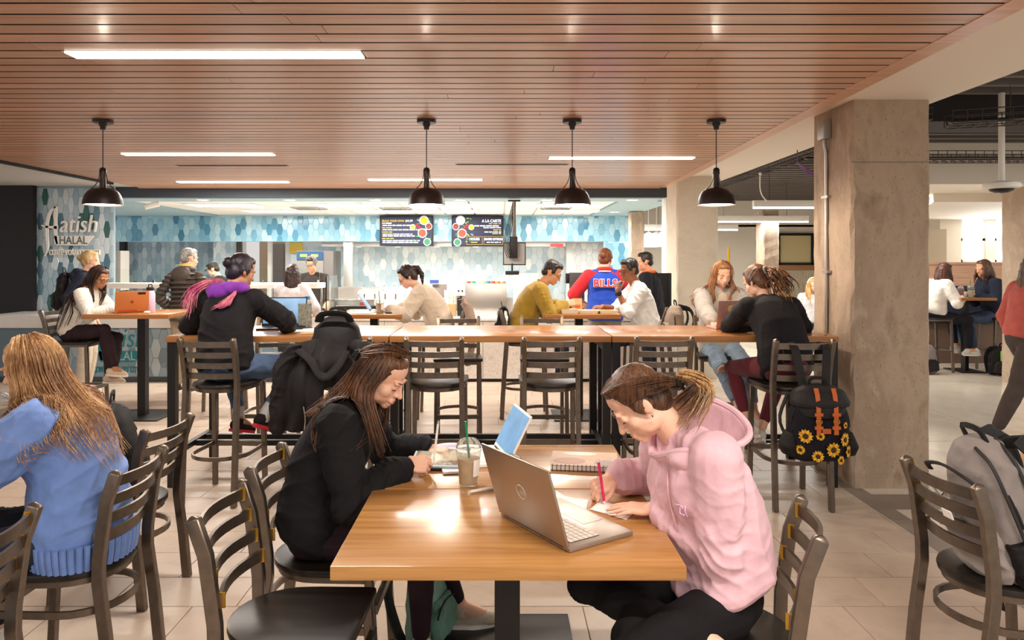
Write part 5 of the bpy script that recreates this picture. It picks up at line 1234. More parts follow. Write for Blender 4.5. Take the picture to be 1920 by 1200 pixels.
# 4 -- pink and purple hair at the bar
def ex_purple(c):
    hp, NB, u2, fw, rt = (c[k] for k in ('hp', 'NB', 'u2', 'fw', 'rt')); B2 = frame(fw, u2); q = lambda x, y, z: NB + B2 @ V((x, y, z))
    b = MB(); b.ell(q(.0, -.05, .0), (.13, .09, .055), B2); b.ell(q(-.06, -.085, -.02), (.09, .06, .06), B2); b.ell(q(.07, -.06, .01), (.08, .07, .045), B2); b.build('hood_lining', fabric('purple_hood', '#7a2f9c'), c['root'], remesh=.006, relax=3, wrinkle=.012, wscale=.05)
    strands(c, [[q(-.05, -.06, .06), q(-.13, -.10, .03), q(-.2, -.135, -.04), q(-.27 + .02 * k, -.15, -.13 - .02 * k)] for k in range(5)], 150, .004, .015, 'pink_lock', hairmat('hair_pink', '#a83a6c', '#e08a92'), 12, 3)
    strands(c, [[q(.06, -.07, .0), q(.075, -.135, -.06), q(.06 - .02 * k, -.15, -.13), q(.02 - .025 * k, -.145, -.15)] for k in range(4)], 70, .004, .01, 'pink_lock', hairmat('hair_pink', '#a83a6c', '#e08a92'), 10, 4)
person('person', (-1.87, 4.85), -4, 'person in a black hoodie with pink and purple hair at the left bar table', .885, (6, 20), neck=30, head=(-38, 18, 0), skin='tan',
       hands=[(-2.06, 5.28, 1.10), (-1.58, 5.32, 1.10)], poses=('type', 'type'), hdirs=[((.3, 1, -.05), (0, 0, 1)), ((-.2, 1, -.05), (0, 0, 1))], elbows=[(-1, -.2, -.5), (1, -.2, -.5)], feet=[((-1.84, 5.04, .47), (.35, .85, -.25)), ((-1.67, 5.02, .50), (.3, .9, -.4))],
       knees=[(-.2, 1, .2), (1.0, .8, .3)], top='#1c1a1c', ease=.03, trousers='#3f5472', hair='bun', hcol=('#17121a', '#2e2230'), shoes='#231f20', sole='#c8283a', detail=1, hem=.06, extra=ex_purple, topname='hoodie', legname='jeans', wrk=.010, ankle=.06, socks='#b9b6b2')
# 5 -- girl with glasses
def ex_glass(c):
    strands(c, longguides(c, [(116, (.12, .20, 1.06)), (90, (.16, .10, .98)), (55, (.15, -.06, .90)), (20, (.08, -.16, .84)), (-20, (-.08, -.16, .84)), (-60, (-.15, -.04, .92)), (-110, (-.12, .2, 1.08))]), 260, .0055, .012, seed=8, k=11)
    f = c['mid'] + c['u2'] * .06 + c['fw'] * .155 + c['rt'] * .02
    b = MB()
    for k in range(3): b.tube([f + c['rt'] * (.02 + .035 * k + .022 * math.cos(a)) + c['u2'] * .028 * math.sin(a) for a in [2 * PI * i / 12 for i in range(11)]], .009, 6)
    b.build('chest_print', mat('print_yellow', '#e3c02a', .7), c['root'])
person('person', (-4.36, 7.30), -84, 'girl with glasses and very long dark hair in a cream sweatshirt, at left', .86, (14, 28), neck=40, head=(-22, 24, 0), sc=.93, skin='tan',
       hands=[(-3.86, 7.42, 1.12), (-3.86, 7.16, 1.12)], poses=('type', 'type'), feet=[((-3.98, 7.28, .42), (1, 0, 0)), ((-3.86, 7.12, .52), (1, -.1, -.05))], knees=[(1, .3, .5), (1, -.2, .6)], top='#d9d2c7', ease=.028, trousers='#2e2024', hair='cap_only', hcol=('#1d1010', '#43291f'),
       shoes='#d8c3aa', detail=1, hem=.05, glasses=True, extra=ex_glass, topname='sweatshirt', flare=.02, wrk=.010)
# 6 -- blonde with backpack
person('person', (-4.93, 8.45), -75, 'blonde woman in a navy hoodie standing by the tiled sign wall', .93, (2, 4), neck=15, head=(5, 5, 0), sc=.985, skin='fair', top='#232838', ease=.03, trousers='#cdbfa9', tease=.02, hair='bun', hcol=('#a07c4a', '#e0c48e'), stance='stand', hood='#262c3d', hands=[None, (-4.75, 8.3, 1.1)], topname='hoodie')
# 7 -- puffer jacket man
def ex_puffer(c):
    b = MB(); hmv = c['tm']; fw, u2, rt = c['fw'], c['u2'], c['rt']
    B2 = frame(fw, u2); P0 = c['Pv'] - V((0, 0, .10)); L_ = (c['NB'] - P0).length
    for i in range(11):
        t = i / 11; ctr = P0 + (c['NB'] - P0) * t; wv = .2 * (1 + .05 * math.sin(t * 3)) - (.05 * max(0, t - .8) / .2); b.ell(ctr + u2 * .03, (wv, wv * .76, .0300), B2, 20, 8)
    for k in (0, 1):
        for a, e in ((c['Sh'][k], c['El'][k]), (c['El'][k], c['Wr'][k])):
            for i in range(5): b.ell(a.lerp(e, (i + .4) / 5), (.080 - .002 * i, .080 - .002 * i, .030), frame(rt, (e - a).normalized()), 14, 8)
    b.ell(c['NB'] - fw * .10 - u2 * .03, (.13, .06, .10), B2); b.tube([c['NB'] + u2 * .04 + (rt * math.cos(a) * .085 + fw * math.sin(a) * .085) for a in [2 * PI * i / 16 for i in range(16)]], .035, 8, True)
    b.build('quilting', mat('puffer_shell', '#4b423c', .5, bump=.2, bscale=60), c['root'], remesh=.008, relax=1)
    q = MB(); q.tube([c['NB'] + u2 * .075 + (rt * math.cos(a) * .072 + fw * math.sin(a) * .075) for a in [2 * PI * i / 16 for i in range(16)]], .016, 8, True); q.build('collar_lining', mat('lining_yellow', '#e3c13a', .8), c['root'])
person('person', (-3.80, 8.62), -12, 'grey-haired man in a dark quilted puffer jacket standing at the counter', .945, (1, 3), neck=12, head=(-25, 5, 0), sc=1.0, fem=False, skin='fair', top='#4b423c', ease=.008, trousers='#a8977c', tease=.015, hair='short', hcol=('#6f6a66', '#c9c4bc'), stance='stand', extra=ex_puffer, topname='jacket', shoes='#3a322c',
       hands=[(-4.0, 8.75, .98), (-3.58, 8.75, .98)])
# 8, 9 -- kitchen staff
person('person', P(425, 520, 10.9)[:2], 80, 'kitchen worker in a dark cap and black shirt behind the glass, facing left', .86, (8, 22), neck=35, head=(10, 22, 0), sc=.95, skin='fair', top='#1e1c1e', trousers='#222222', hair='short', hcol=('#20160f', '#3b2a1c'), stance='stand', cap='#2d2b29', topname='shirt')
person('person', P(590, 520, 11.0)[:2], 176, 'kitchen worker in a grey cap and dark shirt behind the glass, facing the camera', .90, (4, 14), neck=22, head=(0, 16, 0), sc=.97, fem=False, skin='warm', top='#3a3330', trousers='#222222', hair='short', hcol=('#20160f', '#3b2a1c'), stance='stand', cap='#6f6a6a', topname='shirt', hands=[(-2.55, 10.55, .98), None])
# 10 -- long dark hair, back turned
person('person', (-2.50, 8.55), 4, 'woman with long straight dark hair and pale top at the counter, back turned', .83, (3, 6), neck=14, head=(0, 8, 0), sc=.905, skin='warm', top='#c9c3c4', ease=.03, trousers='#33363c', hair='long', hl=.42, hcol=('#20120f', '#3d241b'), stance='stand', hands=[(-2.62, 8.95, 1.0), (-2.25, 8.75, .95)])
# 11 -- cream sweater
def ex_ear(c): MB().limb([c['hp'](.088, -.002, -.016), c['hp'](.088, .004, -.035)], [.008, .004]).build('earbud', M['white'], c['root'])
person('person', (-.60, 7.34), 88, 'woman in a cream sweater with dark hair tied back, leaning over the middle high table', .88, (20, 38), neck=45, head=(12, 30, 0), sc=.98, skin='fair', hands=[(-1.13, 7.2, 1.10), (-1.06, 7.45, 1.10)], poses=('pen', 'rest'), elbows=[(.3, -.7, -.6), (.3, .7, -.6)],
       feet=[((-1.0, 7.25, .36), (-1, 0, 0)), ((-1.0, 7.45, .36), (-1, 0, 0))], top='#d3c2ae', ease=.036, trousers='#5c5148', hair='pony', hcol=('#1d1210', '#3f281f'), detail=1, hem=.05, glasses=True, wrk=.009)
# 12 -- mustard man
person('person', (.215, 7.34), -88, 'man with glasses in a mustard sweater eating at the right high table', .88, (16, 32), neck=40, head=(-10, 26, 0), sc=1.0, fem=False, skin='warm', hands=[(.60, 7.48, 1.14), (.66, 7.2, 1.15)], poses=('rest', 'hold'), hdirs=[None, ((.8, .3, .2), (.1, -.8, .5))], elbows=[(-.3, .7, -.6), (-.4, -.6, -.6)],
       feet=[((.62, 7.45, .36), (1, 0, 0)), ((.62, 7.25, .36), (1, 0, 0))], top='#9a7a22', ease=.036, trousers='#2b3142', hair='short', hcol=('#171210', '#2f2520'), detail=1, hem=.05, glasses=True, wrk=.009, collar=True)
# 13 -- blue and red jacket
def ex_bills(c):
    red = fabric('cloth_redjacket', '#d3252f', wr=.5); b = MB(); u2, fw, rt, NB = c['u2'], c['fw'], c['rt'], c['NB']; B2 = frame(fw, u2)
    for k in (0, 1):
        b.limb([NB - u2 * .04 + rt * (-1, 1)[k] * .085, c['Sh'][k], c['El'][k]], [.072, .090, .080], 14); b.limb([c['El'][k], c['El'][k].lerp(c['Wr'][k], .35)], [.081, .06], 12)
    b.build('red_sleeves', red, c['root'], remesh=.0075, relax=3)
    q = MB(); q.tube([NB + u2 * .035 + (rt * math.cos(a) * .075 + fw * math.sin(a) * .078) for a in [2 * PI * i / 16 for i in range(16)]], .026, 8, True); q.build('collar', red, c['root'])
    q = MB(); q.tube([NB + u2 * .008 + (rt * math.cos(a) * .086 + fw * math.sin(a) * .085) for a in [2 * PI * i / 16 for i in range(16)]], .010, 8, True); q.build('collar_trim', M['white'], c['root'])
    R = Matrix((rt, u2, -fw)).transposed(); o = c['mid'] + u2 * .075 - fw * .168
    text('BILLS', .125, o, R, M['white'], c['root'], .010, 'CENTER', .007, 0, 1.0); text('BILLS', .125, o - fw * .006, R, red, c['root'], .010, 'CENTER', .001, 0, 1.0)
person('person', (1.25, 8.55), -6, 'man in a blue and red BILLS jacket standing between the two men, back turned', .945, (1, 5), neck=12, head=(-18, 10, 0), sc=1.0, fem=False, skin='fair', top='#1f49b8', ease=.042, sleeve=0, trousers='#8a7f6c', tease=.02, hair='bun', hcol=('#5a2f1c', '#8f5230'), stance='stand', extra=ex_bills, topname='jacket', hem=.08,
       hands=[(1.02, 8.85, 1.08), (1.46, 8.85, 1.1)], elbows=[(-1, -.3, -.5), (1, -.3, -.5)])
# 14 -- white shirt man
def ex_watch(c):
    d = (c['Wr'][0] - c['El'][0]).normalized(); w = c['Wr'][0] - d * .03; b = MB(); b.tube([w - d * .011, w + d * .011], .036, 16); b.build('watch_strap', M['blackmat'], c['root']); MB().tube([w + c['RW'] @ V((0, -.03, 0)), w + c['RW'] @ V((0, -.043, .0))], .022, 16).build('watch_face', M['black'], c['root'])
person('person', (1.50, 7.34), 90, 'man with curly dark hair and glasses in a white shirt at the right high table', .87, (8, 18), neck=28, head=(16, 8, 0), sc=.965, fem=False, skin='brown', hands=[(1.17, 7.15, 1.285), (1.06, 7.36, 1.12)], poses=('hold', 'rest'), hdirs=[((.1, .2, .9), (-.8, -.4, .1)), ((-.9, -.1, -.1), (0, -.3, 1))], elbows=[(.2, -.4, -.9), (.3, .6, -.6)],
       feet=[((1.1, 7.25, .36), (-1, 0, 0)), ((1.1, 7.45, .36), (-1, 0, 0))], top='#e9e6e2', ease=.03, sleeve=.62, trousers='#26242b', hair='short', hcol=('#0f0c0b', '#292120'), detail=1, hem=.04, glasses=True, extra=ex_watch, topname='shirt')
# 15 -- dark jacket man
def ex_orange(c):
    q = MB(); q.tube([c['NB'] + c['u2'] * .03 + (c['rt'] * math.cos(a) * .07 + c['fw'] * math.sin(a) * .075) for a in [2 * PI * i / 16 for i in range(16)]], .02, 8, True); q.build('collar', mat('orange_collar', '#d8642a', .8), c['root'])
person('person', (1.88, 8.9), 62, 'man in a black jacket with an orange collar standing beside the concrete pillar', .93, (2, 5), neck=15, head=(20, 5, 0), sc=.965, fem=False, skin='warm', top='#1d1d22', ease=.04, trousers='#22222a', hair='short', hcol=('#191412', '#332822'), stance='stand', extra=ex_orange, topname='jacket', hem=.08)
# 16 -- grey cardigan
def ex_card(c):
    strands(c, longguides(c, [(118, (.12, .15, 1.10)), (95, (.15, .10, 1.08)), (60, (.14, -.03, 1.07)), (0, (0, -.12, 1.05)), (-60, (-.14, -.03, 1.07)), (-95, (-.15, .10, 1.05)), (-118, (-.12, .15, 1.04))]), 300, .0048, .009, seed=6, k=11)
    for k in (0, 1): MB().ell(c['Kn'][k] + V((0, .035, .02)), (.05, .036, .062), frame((c['An'][k] - c['Kn'][k]).normalized(), (c['Kn'][k] - c['Pv']))).build('ripped_knee', SKIN['warm'], c['root'])
    q = MB()
    B2 = frame(c['fw'], c['u2'])
    q.ell(c['mid'] + c['u2'] * .11 + c['fw'] * .095, (.06, .03, .13), B2); q.build('undershirt', fabric('undershirt', '#c9b8a6'), c['root'], remesh=.007, relax=2)
person('person', (1.92, 6.30), 178, 'woman with long light brown hair in a grey cardigan facing the camera at the bar', .87, (4, 10), neck=18, head=(4, 18, 0), sc=.925, skin='fair', hands=[(2.02, 5.68, 1.11), (1.70, 5.70, 1.10)], poses=('rest', 'rest'), elbows=[(.9, .3, -.6), (-.9, .3, -.6)],
       feet=[((2.06, 5.78, .36), (.2, -1, -.1)), ((1.88, 5.62, .43), (.5, -1, -.2))], knees=[(.1, -1, .4), (-.1, -1, .4)], top='#aaa39c', ease=.034, trousers='#7e93a8', hair='cap_only', hcol=('#7a4f2e', '#b98355'), shoes='#e3dfd6', detail=1, hem=.08, extra=ex_card, topname='cardigan', legname='jeans', wrk=.010, ankle=.05)
# 17 -- curly ponytail, maroon leggings
def ex_curly(c):
    hp = c['hp']; HR = c['HR']; b = MB(); rr = random.Random(3); t0 = hp(.01, -.10, .045)
    for i in range(90):
        e = t0 + V((rr.gauss(.075, .045), rr.gauss(-.10, .03), rr.gauss(-.15, .05))); ph = rr.random() * 6; q = []; R_ = rr.uniform(.007, .013)
        for j in range(22):
            t = j / 21; p = t0.lerp(e, t) + V((0, -.03 * math.sin(PI * t), .045 * math.sin(PI * t))); q.append(p + V((math.cos(ph + 17 * t), math.sin(ph + 17 * t), math.sin(ph + 15 * t) * .6)) * R_ * min(1, t * 3))
        b.tube(q, [.0045] * 16 + [.004, .0035, .003, .0025, .002, .001], 5)
    b.build('curly_ponytail', hairmat('hair_curly', '#4a2c1c', '#a8754a'), c['root'])
    q = MB(); q.tube([t0 + HR @ V((.03 * math.cos(a), -.004, .03 * math.sin(a))) for a in [2 * PI * i / 12 for i in range(12)]], .009, 6, True); q.build('scrunchie', mat('scrunchie_grey', '#a9a29c', .9), c['root'])
    o = c['NB'] - c['u2'] * .03 - c['fw'] * .112; R = Matrix((c['rt'], c['u2'], -c['fw'])).transposed()
    q = MB()
    for k in range(7): q.tube([o + c['rt'] * (.03 + .02 * k + .008 * math.cos(a)) + c['u2'] * (.01 * math.sin(a) - .002 * k) - c['fw'] * (.002 - .002 * k) for a in [2 * PI * i / 8 for i in range(7)]], .003, 4)
    q.build('back_print', mat('print_gold', '#c9a24a', .6), c['root'])
person('person', (1.93, 4.82), 8, 'woman with a curly ponytail in a black long-sleeved top and maroon leggings, back turned', .885, (20, 42), neck=42, head=(24, 24, 0), sc=1.0, skin='fair', hands=[(1.93, 5.30, 1.10), (2.0, 5.36, 1.10)], poses=('rest', 'rest'), elbows=[(-1, .3, -.25), (1, .1, -.4)],
       feet=[((1.74, 5.02, .44), (-.75, .6, -.1)), ((1.86, 5.12, .36), (.2, 1, -.6))], knees=[(-.35, 1, .3), (.35, 1, .3)], top='#1d1b1f', ease=.022, trousers='#5e1624', tease=-.002, hair='cap_only', hcol=('#3f281c', '#7a5238'), shoes='#d9d2c6', detail=1, hem=.06, extra=ex_curly, topname='long_sleeved_top', legname='leggings', wrk=.009, ankle=.05)
# 18 .. 21 -- people in the hall
def ex_phones(c): MB().tube([c['hp'](.088 * math.cos(a), -.01, .03 + .105 * math.sin(a)) for a in [PI * i / 12 for i in range(13)]], .01, 6).build('headphones', M['white'], c['root'])
person('person', (XZ(1519, 12), 12.0), 175, 'far person with blonde hair and white headphones seated beyond the bar', .56, (4, 10), neck=20, feet=[((XZ(1519, 12) + .1, 11.55, .09), (0, -1, 0)), ((XZ(1519, 12) - .1, 11.55, .09), (0, -1, 0))], head=(0, 15, 0), sc=.95, skin='fair', top='#d3cfd0', trousers='#2f6f6a', hair='long', hl=.3, hcol=('#a0743f', '#d8ae6c'), extra=ex_phones)
person('person', (6.22, 10.3), -80, 'woman with brown hair in a white sweater seated at the hall booth', .80, (8, 20), neck=30, head=(-10, 15, 0), sc=1.0, skin='warm', top='#e6e0d8', ease=.035, trousers='#20202a', hair='long', hl=.25, hcol=('#351c12', '#63392a'), hands=[(6.62, 10.45, 1.09), (6.60, 10.2, 1.09)], shoes='#cfc9c2', feet=[((6.62, 10.4, .36), (1, 0, 0)), ((6.65, 10.15, .32), (1, 0, 0))])
person('person', (7.16, 10.33), 80, 'person in a dark navy jacket with brown hair, seated across the booth table', .80, (6, 16), neck=22, head=(20, 8, 0), sc=1.03, fem=False, skin='warm', top='#232838', ease=.035, trousers='#31425c', hair='long', hl=.2, hcol=('#3b2217', '#6a4530'), hands=[(6.8, 10.2, 1.09), (6.82, 10.45, 1.09)], feet=[((6.8, 10.25, .32), (-1, 0, 0)), ((6.8, 10.45, .32), (-1, 0, 0))])
person('person', (4.63, 6.30), -90, 'person in a red jacket and dark trousers walking past at the right edge', .90, (4, 6), neck=14, head=(0, 6, 0), sc=.97, skin='fair', top='#b8564c', ease=.03, trousers='#4a403b', tease=.016, hair='long', hl=.3, hcol=('#4a2c1e', '#7a5036'), stance='stand', topname='jacket',
       feet=[((4.98, 6.38, .09), (1, 0, .0)), ((4.33, 6.24, .115), (1, 0, -.35))], knees=[(1, .0, .1), (1, 0, .05)], shoes='#3b322c', sole='#3b322c')
# ================================================================ THINGS ON THE TABLES
ZT, ZBAR = .762, 1.067
def laptop(label, loc, deg, w, d, tilt, m, screen, km, keys=False, logo=None, frame_m=None):
    r = empty('laptop', loc, math.radians(deg), label, 'laptop'); t = .007; a = math.radians(tilt)
    MB().b2((-w / 2, 0, .001), (w / 2, d, .001 + 2 * t)).build('base', m, r, bevel=.003)
    kb = MB().b2((-w * .42, d * .10, 2 * t + .0005), (w * .42, d * .55, 2 * t + .0018)).build('keyboard', M['blackmat'] if km is not M['white'] else mat('key_bed', '#cfcac4', .6), r)
    if keys:
        kw = w * .84 / 14; kd = d * .45 / 6
        for j in range(6):
            x = -w * .42
            while x < w * .42 - .004:
                ww_ = kw * (2.1 if j == 0 and abs(x) < .05 else 1); ww_ = min(ww_, w * .42 - x)
                MB().b2((x + .0012, d * .10 + (5 - j) * kd + .0012, 2 * t + .0016), (x + ww_ - .0012, d * .10 + (6 - j) * kd - .0012, 2 * t + .0034)).build('key', km, kb); x += ww_
    else:
        q = MB()
        for j in range(5):
            for i in range(12): q.b2((-w * .41 + i * w * .82 / 12 + .001, d * .11 + j * d * .085, 2 * t + .0016), (-w * .41 + (i + 1) * w * .82 / 12 - .001, d * .11 + (j + .9) * d * .085, 2 * t + .003))
        q.build('keys', km, kb)
    MB().b2((-w * .16, d * .62, 2 * t + .0005), (w * .16, d * .95, 2 * t + .0018)).build('touchpad', mat('touchpad', '#8d867e', .35, .3), r)
    R = Matrix.Rotation(a, 3, 'X'); T = lambda x, y, z: V((0, 0, 2 * t)) + R @ V((x, y, z))
    lid = MB().box(T(0, -.003, d * .5), (w, .006, d), R).build('lid', m, r, bevel=.002)
    MB().box(T(0, .0008, d * .5), (w * .985, .0022, d * .97), R).build('screen_bezel', frame_m or M['blackmat'], lid)
    MB().box(T(0, .0018, d * .52), (w * .95, .0025, d * .87), R).build('screen', screen, lid)
    MB().tube([(-w * .42, 0, 2 * t), (w * .42, 0, 2 * t)], .006, 8).build('hinge', M['blackmat'], r)
    if logo: logo(lid, T, R, w, d)
    return r
silver = mat('laptop_silver', '#b0a497', .34, .75); scr = mat('screen_dark', '#26282c', .25, emit=.2)
def scrdoc(name, c1, c2): return mottled(name, [c1, c2], 5, .3, 2, 0, .001)
sblue = mat('screen_blue', '#6f9bc4', .3, emit=.45, var=.25, vscale=9)
def dell(lid, T, R, w, d):
    c = T(0, -.0068, d * .52); Rb = R @ Matrix(((-1, 0, 0), (0, 0, -1), (0, 1, 0))); lm = mat('logo_chrome', '#e0d8ce', .3, .5)
    MB().tube([c + Rb @ V((.023 * math.cos(a), .023 * math.sin(a), 0)) for a in [2 * PI * i / 28 for i in range(28)]], .0014, 6, True).build('logo_ring', lm, lid)
    text('DELL', .016, c - Rb @ V((0, .0055, 0)), Rb, lm, lid, .0006, 'CENTER', .0003)
laptop('open silver laptop seen from behind its lid on the near half of the wooden table', (.100, 2.19, ZT), -57.3, .362, .245, 17, silver, scr, mat('key_tan', '#c9bcae', .5), True, dell)
laptop('white laptop with a blue document on its screen, on the wooden table', (.005, 3.04, ZT), 103, .285, .205, 27, M['white'], sblue, M['white'], frame_m=M['white'])
laptop('laptop with a lit blue screen in front of the person with pink hair', (-1.70, 5.62, ZBAR), 188, .34, .23, 15, M['black'], sblue, M['black'])
def stick(lid, T, R, w, d):
    Rb = R @ Matrix(((-1, 0, 0), (0, 0, -1), (0, 1, 0)))
    for x, z, rad, c in ((.05, .70, .030, '#d8c27a'), (-.035, .78, .026, '#b83a6a'), (.09, .15, .026, '#6a5a4a')):
        MB().lathe([(0, .0), (rad, 0), (rad, .001), (0, .001)], 18, T(-x, -.0062, d * z), Rb).build('sticker', mat('sticker_' + c[1:], c, .5), lid)
laptop('rose-pink laptop with round stickers on its lid on the right bar table', (1.80, 5.46, ZBAR), 4, .31, .215, 12, mat('rose_metal', '#d0a9a0', .35, .5), scr, M['black'], logo=stick)
def apple(lid, T, R, w, d):
    Rb = R @ Matrix(((-1, 0, 0), (0, 0, -1), (0, 1, 0)))
    MB().lathe([(0, 0), (.016, 0), (.016, .001), (0, .001)], 14, T(0, -.0062, d * .48), Rb).build('logo_mark', mat('dark_orange', '#8f4a1c', .4), lid)
    MB().b2((0, 0, 0), (.07, .022, .001)).build('sticker', M['blackmat'], lid).matrix_local = Matrix.Translation(T(.12, -.0065, d * .83)) @ Rb.to_4x4()
    MB().b2((0, 0, 0), (.17, .012, .001)).build('sticker', mat('red_strip', '#c8402c', .5), lid).matrix_local = Matrix.Translation(T(.05, -.0065, d * .04)) @ Rb.to_4x4()
laptop('bright orange laptop lid beside the lavender bottle on the left high table', (-3.69, 7.15, ZBAR), 37, .305, .215, 14, mat('orange_case', '#c67a44', .4), scr, M['black'], logo=apple)
laptop('thin silver laptop seen edge-on on the middle high table', (-1.33, 7.36, ZBAR), -84, .30, .21, 36, mat('pale_metal', '#c4ccd2', .3, .6), sblue, M['black'])
# tablet, stylus, papers
R_ = empty('tablet', (-.255, 2.93, ZT), math.radians(-4), 'tablet in a pale blue folio case under the hand of the girl in black', 'tablet'); Rt = Matrix.Rotation(math.radians(8), 3, 'X')
MB().box((0, 0, .009), (.215, .20, .006)).build('case', mat('folio_navy', '#2c3442', .5), R_, bevel=.002)
MB().box((0, 0, .028), (.205, .19, .008), Rt).build('body', mat('tablet_pale', '#c9dbe2', .35), R_, bevel=.003)
MB().box(Rt @ V((0, .0, .0045)) + V((0, 0, .028)), (.185, .160, .001), Rt).build('screen', mottled('tablet_page', ['#8fa39c', '#c2b59c', '#6a5648', '#dfe4e0'], 7, .15, 3, 0, .001), R_)
MB().box((0, .06, .018), (.2, .02, .018)).build('stand', mat('folio_navy', '#2c3442', .5), R_)
def pencil(name, label, cat, a, b_, m, r, tip, top):
    a, b_ = V(a), V(b_); d = (b_ - a).normalized(); q = empty(name, a, 0, label, cat); L_ = (b_ - a).length
    MB().tube([d * .012, d * (L_ - .012)], r, 10).build('barrel', m, q); MB().tube([V((0, 0, 0)), d * .012], [.0006, r * .9], 10).build('tip', tip, q); MB().tube([d * (L_ - .012), d * L_], r * .95, 10).build('end_cap', top, q)
pencil('stylus', 'white stylus held upright by the girl in black', 'stylus', (-.262, 2.795, .80), (-.245, 2.83, .962), M['white'], .0045, M['white'], M['steel'])
pencil('pencil', 'magenta mechanical pencil held by the girl in pink', 'pencil', (.355, 2.43, ZT + .005), (.338, 2.47, ZT + .150), mat('magenta', '#d8245e', .35), .0048, M['white'], M['white'])
def sheet(name, label, cat, pts, z, m, th=.0012, group=None, curl=0):
    c = V((sum(p[0] for p in pts) / len(pts), sum(p[1] for p in pts) / len(pts), z)); r = empty(name, c, 0, label, cat, group)
    q = MB(); n = 8; A, B_, C_, D_ = [V((p[0] - c.x, p[1] - c.y, 0)) for p in pts]
    q.grid(lambda u, v: A.lerp(B_, u).lerp(D_.lerp(C_, u), v) + V((0, 0, .001 + curl * (u - .5) ** 2 * v)), n, n)
    o = q.build('page', m, r); s_ = o.modifiers.new('thickness', 'SOLIDIFY'); s_.thickness = th; s_.offset = 1
    return r
ruled = mat('ruled_paper', '#f3f1ee', .7, var=.06, vscale=60)
sheet('note_card', 'white note card under the pencil of the girl in pink', 'paper', [(.30, 2.395), (.405, 2.30), (.455, 2.375), (.35, 2.485)], ZT, ruled, curl=.004)
sheet('note_paper', 'creased sheet of handwritten notes behind the silver laptop lid', 'paper', [(.185, 2.42), (.285, 2.37), (.305, 2.47), (.20, 2.56)], ZT, ruled, curl=.03)
sheet('open_notebook_page', 'white open notebook page behind the tablet', 'notebook', [(-.40, 3.04), (-.17, 3.03), (-.15, 3.20), (-.38, 3.22)], ZT, ruled, .008)
r = empty('phone', (-.165, 2.825, ZT), math.radians(-80), 'pale phone lying beside the iced coffee', 'phone')
MB().box((0, 0, .007), (.072, .13, .009)).build('body', mat('phone_pale', '#d9d3ce', .3), r, bevel=.003); MB().box((0, 0, .0118), (.064, .12, .001)).build('screen', mat('phone_glass', '#b9b2ac', .1), r)
r = empty('glasses_case', (-.215, 3.13, ZT), math.radians(-86), 'pale lilac oval case at the back of the wooden table', 'case')
MB().ell((0, 0, .018), (.032, .085, .017)).build('shell', mat('lilac_case', '#cfc9da', .35), r); MB().tube([(.0325 * math.cos(a), .0855 * math.sin(a), .018) for a in [2 * PI * i / 24 for i in range(24)]], .0016, 5, True).build('seam', mat('seam_grey', '#8d8898', .5), r)
# cups
cl_cup = mat('cup_plastic', '#f6f8f6', .05, trans=.92, ior=1.12); coffee = mat('iced_coffee', '#e8c08a', .3, var=.15, vscale=30); greend = mat('green_tea', '#7d8f2a', .3)
def cup(label, loc, h, r0, r1, m, fill, straw=None, dome=True, lab=True, ped='cup'):
    r = empty('iced_drink_cup', loc, 0, label, 'cup')
    MB().lathe([(0, 0), (r0, 0), (r0 * 1.02, .004), (r1, h), (r1 * 1.05, h + .002), (r1 * 1.05, h + .006), (r1 * .97, h + .006), (r1 * .97, h), (r0 * .97, .006), (0, .005)], 28).build('cup_wall', cl_cup, r)
    rf = r0 + (r1 - r0) * fill; MB().lathe([(0, .007), (r0 * .95, .007), (rf * .955, h * fill), (0, h * fill)], 24).build('drink', m, r)
    if dome: MB().lathe([(r1 * 1.06, h + .004), (r1 * 1.02, h + .016), (r1 * .93, h + .03), (r1 * .66, h + .044), (r1 * .28, h + .05), (r1 * .25, h + .048), (r1 * .64, h + .041), (r1 * .9, h + .027), (r1 * .99, h + .014)], 28).build('dome_lid', cl_cup, r)
    if straw: MB().tube([(r0 * .3, 0, .02), (-.012, 0, h + .11)], .0042, 8).build('straw', straw, r)
    if lab: MB().grid(lambda u, v: V((math.cos(-1.1 + u * .9) * (r0 + (r1 - r0) * (.3 + v * .5) + .0012), math.sin(-1.1 + u * .9) * (r0 + (r1 - r0) * (.3 + v * .5) + .0012), h * (.3 + v * .5))), 8, 4).build('order_label', M['white'], r)
    return r
cup('iced coffee in a clear domed cup with a green straw on the wooden table', (-.118, 2.665, ZT), .125, .034, .046, coffee, .80, mat('straw_green', '#0f8a55', .35))
cup('domed cup of green drink half hidden behind the silver laptop lid', (.035, 2.47, ZT), .115, .034, .046, greend, .6)
cup('small iced coffee on the middle high table beside the woman in cream', (-1.20, 7.12, ZBAR), .12, .034, .044, coffee, .85, mat('straw_dark', '#2f5a4a', .4), dome=False)
cup('clear cup of pale drink at the left edge, held by the girl in blue', (-2.055, 2.935, .895), .11, .032, .042, mat('milk_drink', '#e6d3b2', .3), .9, lab=False)
r = empty('marker_pen', (-.07, 2.585, ZT), math.radians(-58), 'short white pen lying near the iced coffee', 'pen')
MB().tube([(0, -.045, .006), (0, .03, .006)], .0055, 10).build('barrel', M['white'], r); MB().tube([(0, .03, .006), (0, .055, .006)], .006, 10).build('cap', M['white'], r); MB().box((0, .04, .013), (.003, .03, .002)).build('clip', M['steel'], r)
